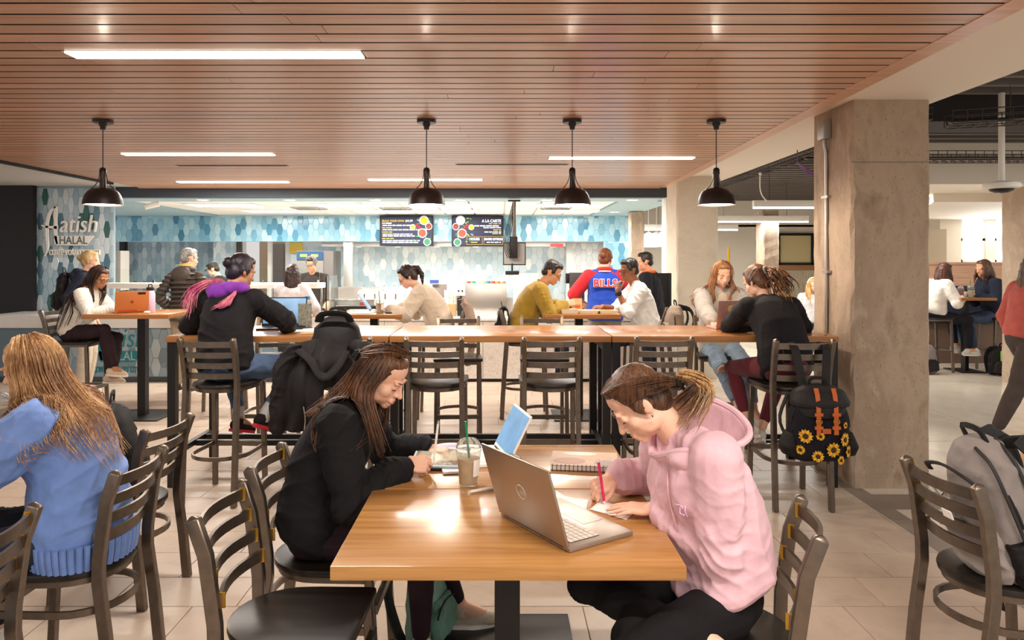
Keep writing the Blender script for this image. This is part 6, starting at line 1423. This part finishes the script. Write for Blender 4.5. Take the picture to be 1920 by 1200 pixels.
# spiral notebook
r = empty('spiral_notebook', (.345, 2.925, ZT), math.radians(-7), 'spiral notebook with a beige and brown patterned cover', 'notebook')
cov = mat('cover_tan', '#c0a189', .5); MB().b2((-.135, -.10, .002), (.135, .11, .004)).build('back_cover', cov, r); MB().b2((-.133, -.098, .004), (.133, .108, .020)).build('pages', ruled, r); MB().b2((-.135, -.10, .020), (.135, .11, .0225)).build('front_cover', cov, r)
for i, (x, y, a, b_, c) in enumerate(((-.06, -.03, .065, .045, '#a87a66'), (.05, .03, .06, .05, '#d89a78'), (.09, -.05, .05, .035, '#8d8580'), (-.02, .075, .07, .025, '#d8cfc4'))):
    MB().prism([(x + a * math.cos(t), y + b_ * math.sin(t)) for t in [2 * PI * k / 22 for k in range(22)] if abs(x + a * math.cos(t)) < .136 and -.1 < y + b_ * math.sin(t) < .11], .0225, .0230 + .0001 * i).build('cover_shape', mat('shape_' + c[1:], c, .5), r)
for k in range(16): MB().tube([(-.125 + k * .0165, -.096 + .013 * math.cos(a) - .004, .012 + .014 * math.sin(a)) for a in [2 * PI * i / 10 for i in range(10)]], .0016, 5, True).build('wire_loop', mat('wire_dark', '#4a423c', .35, .7), r)
# left bar: acrylic holder, papers, bottle
def acrylic(label, loc, deg, w=.11, h=.20):
    r = empty('sign_holder', loc, math.radians(deg), label, 'sign holder')
    MB().b2((-w / 2, -.03, 0), (w / 2, .03, .006)).build('foot', M['glass'], r); MB().b2((-w / 2, -.006, .006), (w / 2, .0, h)).build('front_plate', M['glass'], r); MB().b2((-w / 2, .006, .006), (w / 2, .01, h)).build('back_plate', M['glass'], r); MB().b2((-w * .46, .001, .012), (w * .46, .005, h * .94)).build('insert', mat('insert_print', '#cfc9c0', .6, var=.4, vscale=40), r)
acrylic('clear acrylic sign holder beside the blue-screen laptop', (-1.53, 5.60, ZBAR), 12)
r = empty('water_bottle', (-1.545, 5.73, ZBAR), 0, 'clear bottle with a blue cap behind the sign holder', 'bottle'); MB().lathe([(0, .001), (.032, .001), (.034, .02), (.034, .17), (.016, .205), (.016, .215), (0, .215)], 18).build('bottle_wall', cl_cup, r); MB().lathe([(0, .213), (.02, .213), (.02, .24), (0, .242)], 16).build('cap', mat('cap_blue', '#2f86c4', .4), r)
sheet('papers', 'loose printed papers beside the blue-screen laptop', 'papers', [(-1.62, 5.2), (-1.36, 5.28), (-1.40, 5.52), (-1.66, 5.44)], ZBAR, ruled, .004, curl=.02)
sheet('folder', 'brown paper folder under the edge of the loose papers', 'folder', [(-1.45, 5.1), (-1.22, 5.2), (-1.28, 5.42), (-1.50, 5.3)], ZBAR, mat('kraft_folder', '#c9a878', .8), .003)
sheet('papers', 'notebook pages at the left end of the left bar table', 'papers', [(-2.28, 5.15), (-2.12, 5.12), (-2.08, 5.38), (-2.24, 5.40)], ZBAR, mat('lilac_page', '#d3d3e6', .7), .008)
sheet('papers', 'notes under the arms of the woman with the curly ponytail', 'papers', [(1.80, 5.22), (2.06, 5.24), (2.05, 5.42), (1.82, 5.42)], ZBAR, ruled, .005)
r = empty('lavender_bottle', (-3.565, 7.28, ZBAR), 0, 'lavender insulated bottle with a black lid on the left high table', 'bottle')
MB().lathe([(0, 0), (.044, 0), (.047, .006), (.047, .185), (.038, .21), (.034, .222), (0, .222)], 24).build('flask', mat('lavender', '#d6b9d0', .45), r); MB().lathe([(0, .22), (.037, .22), (.037, .25), (.02, .256), (0, .256)], 20).build('lid', M['blackmat'], r); MB().tube([(-.02, 0, .252), (-.015, 0, .28), (.015, 0, .28), (.02, 0, .252)], .006, 6).build('lid_loop', M['blackmat'], r)
r = empty('earbud_case', (-3.50, 7.08, ZBAR), 0, 'small white earbud case next to the lavender bottle', 'case'); MB().ell((0, 0, .013), (.032, .026, .013)).build('shell', M['white'], r); MB().box((0, -.026, .014), (.012, .003, .004)).build('latch', M['steel'], r)
r = empty('phone', (-1.06, 7.10, ZBAR), math.radians(80), 'black phone on the middle high table under the hand in cream', 'phone'); MB().box((0, 0, .006), (.075, .15, .009)).build('body', M['black'], r, bevel=.003); MB().box((0, 0, .0108), (.068, .14, .001)).build('screen', M['black'], r)
sheet('papers', 'scattered notes on the middle high table', 'papers', [(-1.52, 7.05), (-1.28, 7.03), (-1.26, 7.22), (-1.5, 7.24)], ZBAR, ruled, .006)
# food trays
def tray(label, loc, deg, w, d, h, food):
    r = empty('food_tray', loc, math.radians(deg), label, 'food tray', 'paper food trays'); a, b_ = w / 2, d / 2; q = MB(); k = .86
    o = [(-a, -b_), (a, -b_), (a, b_), (-a, b_)]; i_ = [(x * k, y * k) for x, y in o]
    q.add([(x, y, 0.001) for x, y in i_] + [(x, y, h) for x, y in o] + [(x * .97, y * .97, h) for x, y in o] + [(x * .97, y * .97, .004) for x, y in i_], [(3, 2, 1, 0)] + [(j, (j + 1) % 4, 4 + (j + 1) % 4, 4 + j) for j in range(4)] + [(4 + j, 4 + (j + 1) % 4, 8 + (j + 1) % 4, 8 + j) for j in range(4)] + [(8 + j, 8 + (j + 1) % 4, 12 + (j + 1) % 4, 12 + j) for j in range(4)] + [(12, 13, 14, 15)])
    q.build('carton', mat('carton_cream', '#e6d5bd', .8), r, smooth=False); q = MB(); rr = random.Random(int(w * 1000))
    for n in range(9): q.ell((rr.uniform(-.6, .6) * a * .9, rr.uniform(-.6, .6) * b_ * .9, h * .45), (.03, .025, .018), n=8, m=6)
    q.build('food', food, r); return r
tray('deep paper food tray in front of the man in mustard', (.68, 7.10, ZBAR), 4, .17, .14, .045, mat('rice', '#e9e2d2', .8))
tray('flat paper food tray in the middle of the right high table', (.88, 7.14, ZBAR), -3, .20, .15, .032, mat('rice', '#e9e2d2', .8))
tray('wide paper food tray with orange food before the man in white', (1.07, 7.14, ZBAR), 6, .19, .15, .03, mat('curry', '#c9822c', .7))
r = empty('paper_bag', (.80, 7.45, ZBAR), .2, 'small folded paper bag behind the food trays', 'paper bag'); MB().add([(-.05, -.03, 0), (.05, -.03, 0), (.05, .03, 0), (-.05, .03, 0), (-.05, -.004, .13), (.05, -.004, .13), (.05, .004, .13), (-.05, .004, .13)], [(3, 2, 1, 0), (4, 5, 6, 7), (0, 1, 5, 4), (1, 2, 6, 5), (2, 3, 7, 6), (3, 0, 4, 7)]).build('bag', mat('bag_paper', '#d9a878', .85), r, smooth=False); MB().box((0, -.022, .05), (.06, .002, .03), Matrix.Rotation(-.2, 3, 'X')).build('print', mat('bag_print', '#c85a2c', .7), r)
# ================================================================ BAGS
def backpack(label, loc, rz, w, h, d, m, m2, strapm, tilt=0, pocket=True, straps=True, mesh_pocket=None, cat='backpack', name='backpack', extra=None, top=.74):
    """front pocket on local -Y, shoulder straps on local +Y"""
    r = empty(name, loc, rz, label, cat); I = Matrix.Rotation(tilt, 3, 'X'); T = lambda x, y, z: I @ V((x, y, z)); FR = I
    b = MB(); b.loft([(T(0, .01, .008), w * .40, d * .40, FR), (T(0, 0, .03), w * .48, d * .49, FR), (T(0, 0, h * .3), w * .5, d * .5, FR), (T(0, .005, h * .6), w * .47, d * .44, FR), (T(0, .01, h * .82), w * .40, d * .36, FR), (T(0, .015, h * .95), w * .27, d * .24, FR), (T(0, .02, h), w * .1, d * .09, FR)], 28)
    b.build('body', m, r, remesh=.007, relax=6, wrinkle=.012, wscale=.10)
    if pocket:
        b = MB(); b.loft([(T(0, -d * .42, .04), w * .36, d * .16, FR), (T(0, -d * .45, h * .14), w * .41, d * .2, FR), (T(0, -d * .43, h * .38), w * .38, d * .18, FR), (T(0, -d * .38, h * .5), w * .28, d * .1, FR)], 24); b.build('front_pocket', m2, r, remesh=.006, relax=5, wrinkle=.008, wscale=.08)
        MB().tube([T(w * .37 * math.cos(a), -d * .58 + d * .06 * (1 - abs(math.cos(a))), h * .36 + h * .1 * math.sin(a)) for a in [PI * i / 12 for i in range(13)]], .004, 6).build('zip', strapm, r)
    MB().tube([T(w * .47 * math.cos(a), -d * .12, h * .45 + h * .47 * math.sin(a)) for a in [PI * i / 20 for i in range(21)]], .0055, 6).build('zip', strapm, r)
    MB().sweep(bez([T(-.05, .02, h * .96), T(-.04, .01, h + .035), T(.04, .01, h + .035), T(.05, .02, h * .96)], 10), .02, .008, up=(0, 1, 0)).build('handle', strapm, r)
    if straps:
        for s_ in (-1, 1): MB().sweep(bez([T(s_ * .05, d * .3, h * .93), T(s_ * w * .28, d * .72, h * .86), T(s_ * w * .36, d * .86, h * .55), T(s_ * w * .38, d * .6, h * .22), T(s_ * w * .40, d * .35, h * .06)], 16), .055, .013, up=I @ V((0, 1, .01))).build('shoulder_strap', strapm, r, bevel=.004)
    if mesh_pocket:
        for s_ in (-1, 1):
            b = MB(); b.loft([(T(s_ * w * .40, 0, .03), w * .14, d * .36, FR), (T(s_ * w * .44, 0, h * .15), w * .15, d * .40, FR), (T(s_ * w * .42, 0, h * .36), w * .13, d * .38, FR)], 18); b.build('side_pocket', mesh_pocket, r, remesh=.006, relax=4, wrinkle=.008, wscale=.05)
    if extra: extra(r, T, I)
    return r
nyl = fabric('nylon_black', '#1d1b1c', wr=.5, rough=.6); nyl2 = fabric('nylon_charcoal', '#2b2829', wr=.5, rough=.65); webb = mat('webbing_black', '#151414', .7, bump=.3, bscale=300)
# sunflower backpack
def ex_sun(r, T, I):
    w, h, d = .38, .46, .22; tan = mat('tan_leather', '#c4622a', .45); yel = mat('petal_yellow', '#e8b92a', .6); brn = mat('flower_brown', '#4a2a12', .8); yel2 = mat('petal_gold', '#c98f1c', .6)
    b = MB(); b.loft([(T(0, -.02, h * .74), w * .45, d * .50, I), (T(0, -.02, h * .80), w * .46, d * .52, I), (T(0, 0, h * .93), w * .40, d * .42, I), (T(0, .01, h * 1.0), w * .22, d * .2, I)], 22); b.build('flap', nyl2, r, remesh=.006, relax=3)
    MB().grid(lambda u, v: T((u - .5) * w * .80, -d * .52 + d * .36 * abs(u * 2 - 1) ** 2.6 - .010 * math.sin(PI * v), h * (.60 + .22 * v) + (1 - v) * .03 * abs(u * 2 - 1) ** 3), 14, 6).build('flap_front', nyl2, r)
    for s_ in (-.052, .052):
        MB().sweep([T(s_, -d * .40, h * .985), T(s_, -d * .50, h * .90), T(s_, -d * .56, h * .78), T(s_, -d * .585, h * .60), T(s_, -d * .59, h * .40)], .026, .006, up=(0, -1, .1)).build('leather_strap', tan, r)
        for z in (.66, .49):
            MB().box(T(s_, -d * .60, h * z), (.048, .008, .018), I).build('strap_keeper', tan, r)
        MB().tube([T(s_ + .018 * math.cos(a), -d * .615, h * .57 + .014 * math.sin(a)) for a in [2 * PI * i / 12 for i in range(12)]], .0025, 6, True).build('buckle', M['gold'], r)
    MB().box(T(0, -d * .53, h * .44), (.05, .008, .03), I).build('leather_tab', tan, r)
    rr = random.Random(5)
    for k, (x, z, R_) in enumerate(((-.135, .17, .044), (-.06, .055, .036), (.035, .095, .046), (.125, .15, .042), (.165, .075, .036), (-.17, .085, .03), (.09, .030, .028), (-.045, .175, .026), (.13, .235, .02))):
        ang = x / .2; c = T(.187 * math.sin(ang) * 1.0, -.128 * math.cos(ang) + .0, z); n = V((math.sin(ang) * .9, -math.cos(ang), 0)).normalized(); Fm = frame(V((0, 0, 1)), n); b = MB()
        for j in range(13):
            a = 2 * PI * j / 13 + rr.random() * .2; u = V((math.cos(a), math.sin(a), 0)); t_ = V((-math.sin(a), math.cos(a), 0)); b.mi(j % 2)
            pts = [u * R_ * .3 - t_ * R_ * .1, u * R_ * .7 - t_ * R_ * .2, u * R_, u * R_ * .7 + t_ * R_ * .2, u * R_ * .3 + t_ * R_ * .1]
            b.prism([(p.x, p.y) for p in pts], .004 + .001 * (j % 3), .007 + .001 * (j % 3), Fm, c)
        b.mi(2).lathe([(0, .013), (R_ * .25, .012), (R_ * .40, .009), (R_ * .42, .002)], 12, c, Fm); b.build('sunflower', [yel, yel2, brn], r)
    for s_ in (-1, 1):
        MB().sweep(bez([T(s_ * .07, .05, h * .94), T(s_ * .085, .075, h + .10), T(s_ * .10, .11, h + .215), T(s_ * .10, .20, h + .225), T(s_ * .10, .23, h + .10)], 14), .05, .008, up=(0, -1, .2)).build('hanging_strap', nyl2, r)
        b = MB(); b.loft([(T(s_ * w * .44, 0, .04), .05, .07, I), (T(s_ * w * .49, 0, h * .2), .05, .08, I), (T(s_ * w * .45, 0, h * .38), .03, .06, I)], 14); b.build('side_pocket', nyl, r, remesh=.006, relax=3)
    MB().sweep(bez([T(-.15, .06, h * .2), T(-.20, .09, h * .5), T(-.15, .09, h * .85)], 8), .035, .008, up=(1, 0, 0)).build('loose_strap', nyl2, r)
backpack('black backpack with yellow sunflowers and orange leather straps hung on a bar stool', (1.945, 4.375, .375), 0, .38, .46, .22, fabric('nylon_navy', '#1d1a22', wr=.4), nyl, webb, pocket=False, straps=False, extra=ex_sun)
# grey backpack
def ex_grey(r, T, I):
    for k in range(4): MB().tube(bez([T(-.175, -.10, .10 + .05 * k), T(-.20, .0, .12 + .05 * k), T(-.17, .1, .11 + .05 * k)], 8), .0025, 5).build('bungee_cord', M['blackmat'], r)
    MB().tube([T(-.165 + .02 * math.cos(a), -.06, .27 + .035 * math.sin(a)) for a in [2 * PI * i / 12 for i in range(12)]], .004, 6, True).build('carabiner', M['steel'], r)
    MB().sweep(bez([T(-.1, .05, .03), T(-.15, .02, -.10), T(-.14, -.02, -.23)], 8), .022, .004, up=(0, 1, 0)).build('loose_strap', webb, r)
    MB().box(T(.02, -.19, .30), (.05, .004, .03), I).build('patch', M['white'], r)
    dk = mat('zip_dark', '#2a2627', .6)
    for x, q in ((.172, -.05), (.165, .035)): MB().tube(bez([T(x, q, .06), T(x + .004, q, .2), T(x - .012, q, .36), T(x - .05, q + .01, .46), T(x - .12, q + .02, .505)], 16), .006, 6).build('side_zip', dk, r)
    MB().tube(bez([T(.13, -.11, .40), T(.10, -.13, .44), T(.0, -.135, .465), T(-.10, -.13, .44), T(-.13, -.11, .40)], 14), .012, 6, flat=.5).build('lid_seam', dk, r)
    for k in range(3): MB().tube(bez([T(.14, -.12, .30 + .03 * k), T(.0, -.165, .31 + .03 * k), T(-.14, -.12, .30 + .03 * k)], 10), .004, 5).build('rib', fabric('grey_canvas2', '#978d87'), r)
    MB().sweep(bez([T(.10, .10, .50), T(.15, .13, .40), T(.17, .15, .25), T(.165, .12, .08)], 12), .05, .012, up=(1, 0, 0)).build('edge_strap', webb, r)
backpack('grey backpack with black mesh pockets leaning on the chair at the right edge', (1.90, 2.63, .462), math.radians(-86), .34, .52, .25, fabric('grey_canvas', '#8a807b', wr=.6), fabric('grey_canvas2', '#978d87', wr=.5), webb, tilt=math.radians(20), mesh_pocket=nyl, extra=ex_grey)
backpack('black backpack with looped straps on the chair behind the girl in blue', (-1.80, 3.45, .458), math.radians(110), .30, .47, .18, nyl, nyl2, webb, tilt=math.radians(-6))
backpack('black backpack worn on the back of the blonde woman by the sign wall', (-5.14, 8.40, 1.0), math.radians(-75 + 0), .30, .46, .17, nyl, nyl2, webb)
bp = backpack('black backpack hung on a bar stool under a dark jacket', (-1.045, 4.545, .78), 0, .36, .47, .20, nyl, nyl2, webb, tilt=math.radians(-4), straps=False)
MB().tube(bez([(-.10, -.03, .43), (-.075, -.055, .475), (0, -.06, .485), (.075, -.055, .475), (.10, -.03, .43)], 12), .03, 8, flat=.35).build('padded_panel', nyl2, bp)
# jacket draped over it
r = empty('jacket', (-1.06, 4.44, .54), 0, 'dark charcoal jacket draped over the black backpack on the bar stool', 'jacket'); jm = fabric('jacket_charcoal', '#211e1f', wr=.5, rough=.8)
def jk(u, v):
    x = -.34 + u * .50; zt = .56 - .10 * abs(u - .45) ** 1.3; zb = .0 if u < .40 else (-.12 if u < .62 else .20 + .1 * u)
    z = zt + (zb - zt) * v; bulge = .10 * math.sin(PI * min(1, v * 1.05)) * math.exp(-((u - .55) / .35) ** 2)
    return V((x * (.72 + .28 * v) + .015 * math.sin(9 * v + 4 * u), -.03 - bulge - .022 * math.sin(u * 21 + 2.2 * v) * (.25 + v) + .10 * (1 - v) ** 6, z))
o = MB().grid(jk, 44, 24).build('body', jm, r); s_ = o.modifiers.new('thickness', 'SOLIDIFY'); s_.thickness = .014
ss = o.modifiers.new('smooth', 'SUBSURF'); ss.levels = 1; ss.render_levels = 1
b = MB(); b.limb([(.16, .02, .52), (.23, -.02, .50), (.265, -.03, .40), (.26, -.03, .30)], [.045, .058, .055, .045], 14); b.build('sleeve', jm, r, remesh=.007, relax=4, wrinkle=.012, wscale=.06)
b = MB(); b.limb([(-.22, -.02, .50), (-.28, -.03, .38), (-.31, -.02, .2), (-.32, -.01, .02)], [.05, .06, .058, .05], 14); b.build('sleeve', jm, r, remesh=.007, relax=4, wrinkle=.012, wscale=.06)
MB().tube(bez([(-.17, -.06, .50), (-.08, -.13, .45), (.0, -.17, .36), (.07, -.15, .40), (.12, -.08, .50)], 18), .034, 10, flat=.55).build('collar', jm, r)
MB().tube(bez([(-.14, -.10, .20), (-.12, -.115, .10), (-.13, -.10, .02)], 8), .004, 5).build('pocket_zip', M['steel'], r)
def ex_dark(r, T, I):
    for k, (c, x) in enumerate((('#2f8fc4', .05), ('#d9d4c6', -.06), ('#c9c4b8', .0), ('#b9b4aa', -.10))): MB().sweep(bez([T(x, -.1, .30), T(x + .03, -.13, .20), T(x + .02, -.12, .06)], 8), .025, .006, up=(0, -1, 0)).build('bag_strap', mat('bagstrap_' + c[1:], c, .6), r)
backpack('dark grey bag with a blue strap on the stool right of the left high table', (-2.86, 7.25, .785), math.radians(8), .33, .40, .22, fabric('dark_grey_bag', '#4a4644', wr=.6), nyl2, webb, cat='bag', name='shoulder_bag', extra=ex_dark)
backpack('taupe backpack on the stool behind the man in white', (1.76, 7.25, .785), math.radians(-90), .33, .36, .20, fabric('taupe_bag', '#8d7a68', wr=.6), fabric('taupe_bag2', '#9a8674', wr=.5), webb)
backpack('small black bag hung on the stool back of the man in mustard', (.0, 7.28, .80), math.radians(-90), .22, .33, .10, nyl, nyl2, webb, cat='bag', name='shoulder_bag')
r = empty('coat', (-.36, 7.33, .56), 0, 'taupe coat hung on the stool back of the woman in cream', 'coat')
def ct_(u, v): return V((.02 + .05 * math.sin(PI * v) + .016 * math.sin(u * 19 + v) - .05 * (1 - v) ** 5, -.2 + .40 * u, .62 * (1 - v) - .03 * math.sin(u * 7)))
o = MB().grid(ct_, 30, 16).build('body', fabric('taupe_coat', '#9c8474', wr=.5), r); s_ = o.modifiers.new('thickness', 'SOLIDIFY'); s_.thickness = .03
b = MB(); b.limb([(.03, -.17, .56), (.07, -.22, .45), (.07, -.2, .2)], [.045, .05, .04]); b.build('sleeve', fabric('taupe_coat', '#9c8474', wr=.5), r, remesh=.008, relax=3)
backpack('mint green backpack on the floor under the table beside the black leggings', (-.30, 3.02, .0), math.radians(70), .30, .40, .16, fabric('mint_bag', '#7fa896', wr=.5), fabric('mint_bag2', '#5f8878', wr=.5), webb)
# ================================================================ HALL AND PILLAR DETAILS
gal = mat('galvanised', '#b3aaa0', .35, .8)
r = empty('conduit', (2.445, 5.36, 0), 0, 'galvanised conduit with a junction box on the side of the concrete column', 'conduit')
MB().tube(bez([(0, 0, .12), (0, 0, 1.2), (0, 0, 2.2), (-.0, 0, 2.38), (-.012, .0, 2.46), (-.012, 0, 2.52)], 24), .013, 10).build('pipe', gal, r)
MB().b2((-.045, -.055, 2.50), (.012, .055, 2.645)).build('junction_box', mat('box_grey', '#a9a6a0', .45, .5), r, bevel=.006)
for z in (.7, 1.5, 2.06): MB().b2((-.016, -.05, z), (.014, .05, z + .02)).build('strap_clip', gal, r)
r = empty('security_camera', P(1878, 350, 6.0), 0, 'white dome security camera hanging on a pole in the hall', 'camera'); q = 3.0 - r.location.z
MB().tube([(0, 0, .03), (0, 0, q)], .024, 12).build('pole', M['white'], r); MB().lathe([(0, .05), (.05, .045), (.13, .03), (.138, .015), (.135, -.01), (.09, -.02), (0, -.02)], 28).build('housing', M['white'], r); MB().lathe([(.095, -.018), (.085, -.035), (.05, -.05), (0, -.055)], 24).build('dome', M['black'], r)
def cable_tray(a, b_, w, h, label, side=V((1, 0, 0)), n=None):
    a, b_ = V(a), V(b_); r = empty('cable_tray', a, 0, label, 'cable tray'); D = b_ - a; n = n or int(D.length / .1); q = MB(); up = V((0, 0, 1))
    for o in (-side * w / 2, side * w / 2, -side * w / 2 + up * h / 2, side * w / 2 + up * h / 2, -side * w / 2 + up * h, side * w / 2 + up * h, V((0, 0, 0))): q.tube([o, o + D], .0045, 4)
    for k in range(n + 1):
        p = D * (k / n); q.sweep([p - side * w / 2 + up * h, p - side * w / 2, p + side * w / 2, p + side * w / 2 + up * h], .006, .006, up=D.normalized())
    q.build('wire_basket', mat('tray_wire', '#4a4340', .5, .4), r)
    for k in range(3): MB().tube(bez([side * w * (-.3 + .3 * k) + up * .03, D * .3 + side * w * (.2 - .2 * k) + up * .04, D * .65 + side * w * (-.2 + .25 * k) + up * .035, D + side * w * (.2 - .2 * k) + up * .03], 16), .012, 6).build('cable', [M['blackmat'], mat('cable_grey', '#8d8884', .6), mat('cable_dark', '#3a3436', .6)][k], r)
    for k in (.15, .5, .85): MB().tube([D * k, D * k + V((0, 0, 3.02 - a.z))], .005, 5).build('hanger', M['bronze'], r)
cable_tray((3.36, 5.8, 2.74), (3.36, 14.5, 2.74), .30, .10, 'wire cable tray running beside the white beam')
cable_tray((3.4, 8.0, 2.70), (9.5, 8.0, 2.70), .26, .10, 'wire cable tray crossing the hall above the dome camera', V((0, 1, 0)))
cable_tray((3.7, 5.9, 2.70), (6.4, 4.9, 2.70), .24, .11, 'dark cable tray at the upper right corner', V((.3, .95, 0)))
r = empty('cable_bundle', P(1525, 320, 7.2), 0, 'drooping purple cables under the tray beside the beam', 'cable bundle')
for k in range(3): MB().tube(bez([(-.12, .1, .1), (-.04, .02 * k, .0 - .01 * k), (.12, 0, -.06), (.3, 0, -.03)], 12), .010, 6).build('cable', mat('cable_purple', '#6a4a78', .5), r)
MB().tube([(-.12, .1, .1), (-.12, .1, 3.02 - r.location.z)], .006, 6).build('lead', mat('cable_purple', '#6a4a78', .5), r)
r = empty('white_cable', P(1425, 345, 9.0), 0, 'white cable curving down to a hanging linear lamp', 'cable'); MB().tube(bez([(0, 0, .12), (.0, 0, -.05), (.03, 0, -.15), (.09, 0, -.22)], 12), .008, 6).build('lead', M['white'], r); MB().ell((0, 0, .13), (.02, .02, .02)).build('plug', M['white'], r)
p = P(1493, 467, 17.3); r = empty('display_case', (p.x, 17.36, p.z), 0, 'framed yellowish mesh panel on the far cream wall', 'display case'); hw_, hh = 34 * 17.3 / F, 30 * 17.3 / F
MB().b2((-hw_, .0, -hh), (hw_, .03, hh)).build('mesh_panel', mottled('mesh_yellow', ['#c9b98a', '#d6c79a'], 40, .7, 2, .1, .002), r)
q = MB(); f_ = .06
for a, b_ in (((-hw_, -hh), (hw_, -hh + f_)), ((-hw_, hh - f_), (hw_, hh)), ((-hw_, -hh), (-hw_ + f_, hh)), ((hw_ - f_, -hh), (hw_, hh))): q.b2((a[0], -.04, a[1]), (b_[0], .01, b_[1]))
q.build('frame', M['blackmat'], r); MB().b2((-hw_, -.06, -hh - .12), (hw_, .03, -hh)).build('ledge', M['bartop'], r)
r = tag(MB().tube([P(1366, 463, 13.0), P(1366, 495, 13.0), P(1366, 620, 13.0)], [.02, .03, .03], 8).build('floor_pole', M['gold']), 'thin brass pole standing behind the woman in the cardigan', 'pole')
place(D0, XZ(1519, 12), 12.04, 175, 'ladder-back chair under the far blonde person with headphones')
# booth
r = empty('booth', (7.3, 11.5, 0), 0, 'wooden booth back with dark upholstery in the hall', 'booth')
MB().b2((-.7, .0, 1.18), (1.0, .08, 1.55)).build('back_panel', M['slat'], r); MB().b2((-.72, -.02, 1.52), (1.02, .1, 1.56)).build('cap_rail', M['slat'], r); MB().b2((-.7, -.08, .70), (1.0, .04, 1.18)).build('back_cushion', fabric('booth_navy', '#2f3444', wr=.2), r, bevel=.02); MB().b2((-.7, -.5, .62), (1.0, -.02, .74)).build('seat_cushion', fabric('booth_navy', '#2f3444', wr=.2), r, bevel=.02); MB().b2((-.7, -.45, 0), (1.0, .05, .62)).build('booth_base', mat('booth_base', '#6a5346', .6), r)
r = empty('booth_table', (6.72, 10.3, 0), 0, 'narrow bar-height table between the two people at the booth', 'table'); MB().b2((-.3, -.35, 1.03), (.2, .35, 1.067)).build('tabletop', M['bartop'], r, bevel=.004); MB().b2((-.05, -.05, .0), (.0, .05, 1.03)).build('pedestal', M['black'], r); MB().b2((-.2, -.22, 0), (.15, .22, .012)).build('base_plate', M['black'], r)
for x, s_, lab in ((6.2, -90, 'bar stool of the woman in white at the booth'), (7.2, 90, 'bar stool of the person in navy at the booth')): place(S0, x, 10.3, s_, lab)
cup('tall iced drink with a straw on the booth table', (6.62, 10.05, ZBAR), .13, .035, .045, mat('pale_tea', '#d9cdb2', .3), .8, mat('straw_green', '#0f8a55', .35))
cup('red drink cup on the booth table', (6.52, 10.12, ZBAR), .11, .034, .042, mat('berry', '#b83a4a', .3), .8, None)
backpack('grey backpack on the floor beside the booth stool', (6.0, 10.05, 0), math.radians(10), .30, .42, .18, fabric('grey_canvas3', '#8d8588', wr=.6), nyl2, webb)
backpack('black bag with green tags on the floor by the booth', (6.98, 9.9, 0), math.radians(-10), .42, .40, .2, nyl, nyl2, webb, cat='bag', name='duffel_bag', extra=lambda r, T, I: [MB().b2((x - .06, -.22, .22), (x + .06, -.2, .36)).build('tag', mat('tag_green', '#7fd84a', .5), r, bevel=.01) for x in (-.08, .14)])
r = empty('coat', (7.43, 10.25, .45), 0, 'brown coat hung on the stool of the person in navy', 'coat')
o = MB().grid(lambda u, v: V((.02 + .06 * math.sin(PI * v) + .02 * math.sin(u * 17 + v), -.22 + .44 * u, .68 * (1 - v))), 24, 12).build('body', fabric('brown_coat', '#8f6238', wr=.5), r); s_ = o.modifiers.new('thickness', 'SOLIDIFY'); s_.thickness = .03
MB().tube(bez([(0, -.18, .66), (.03, 0, .70), (0, .18, .66)], 10), .03, 8).build('collar', fabric('brown_coat', '#8f6238', wr=.5), r)
finalize()
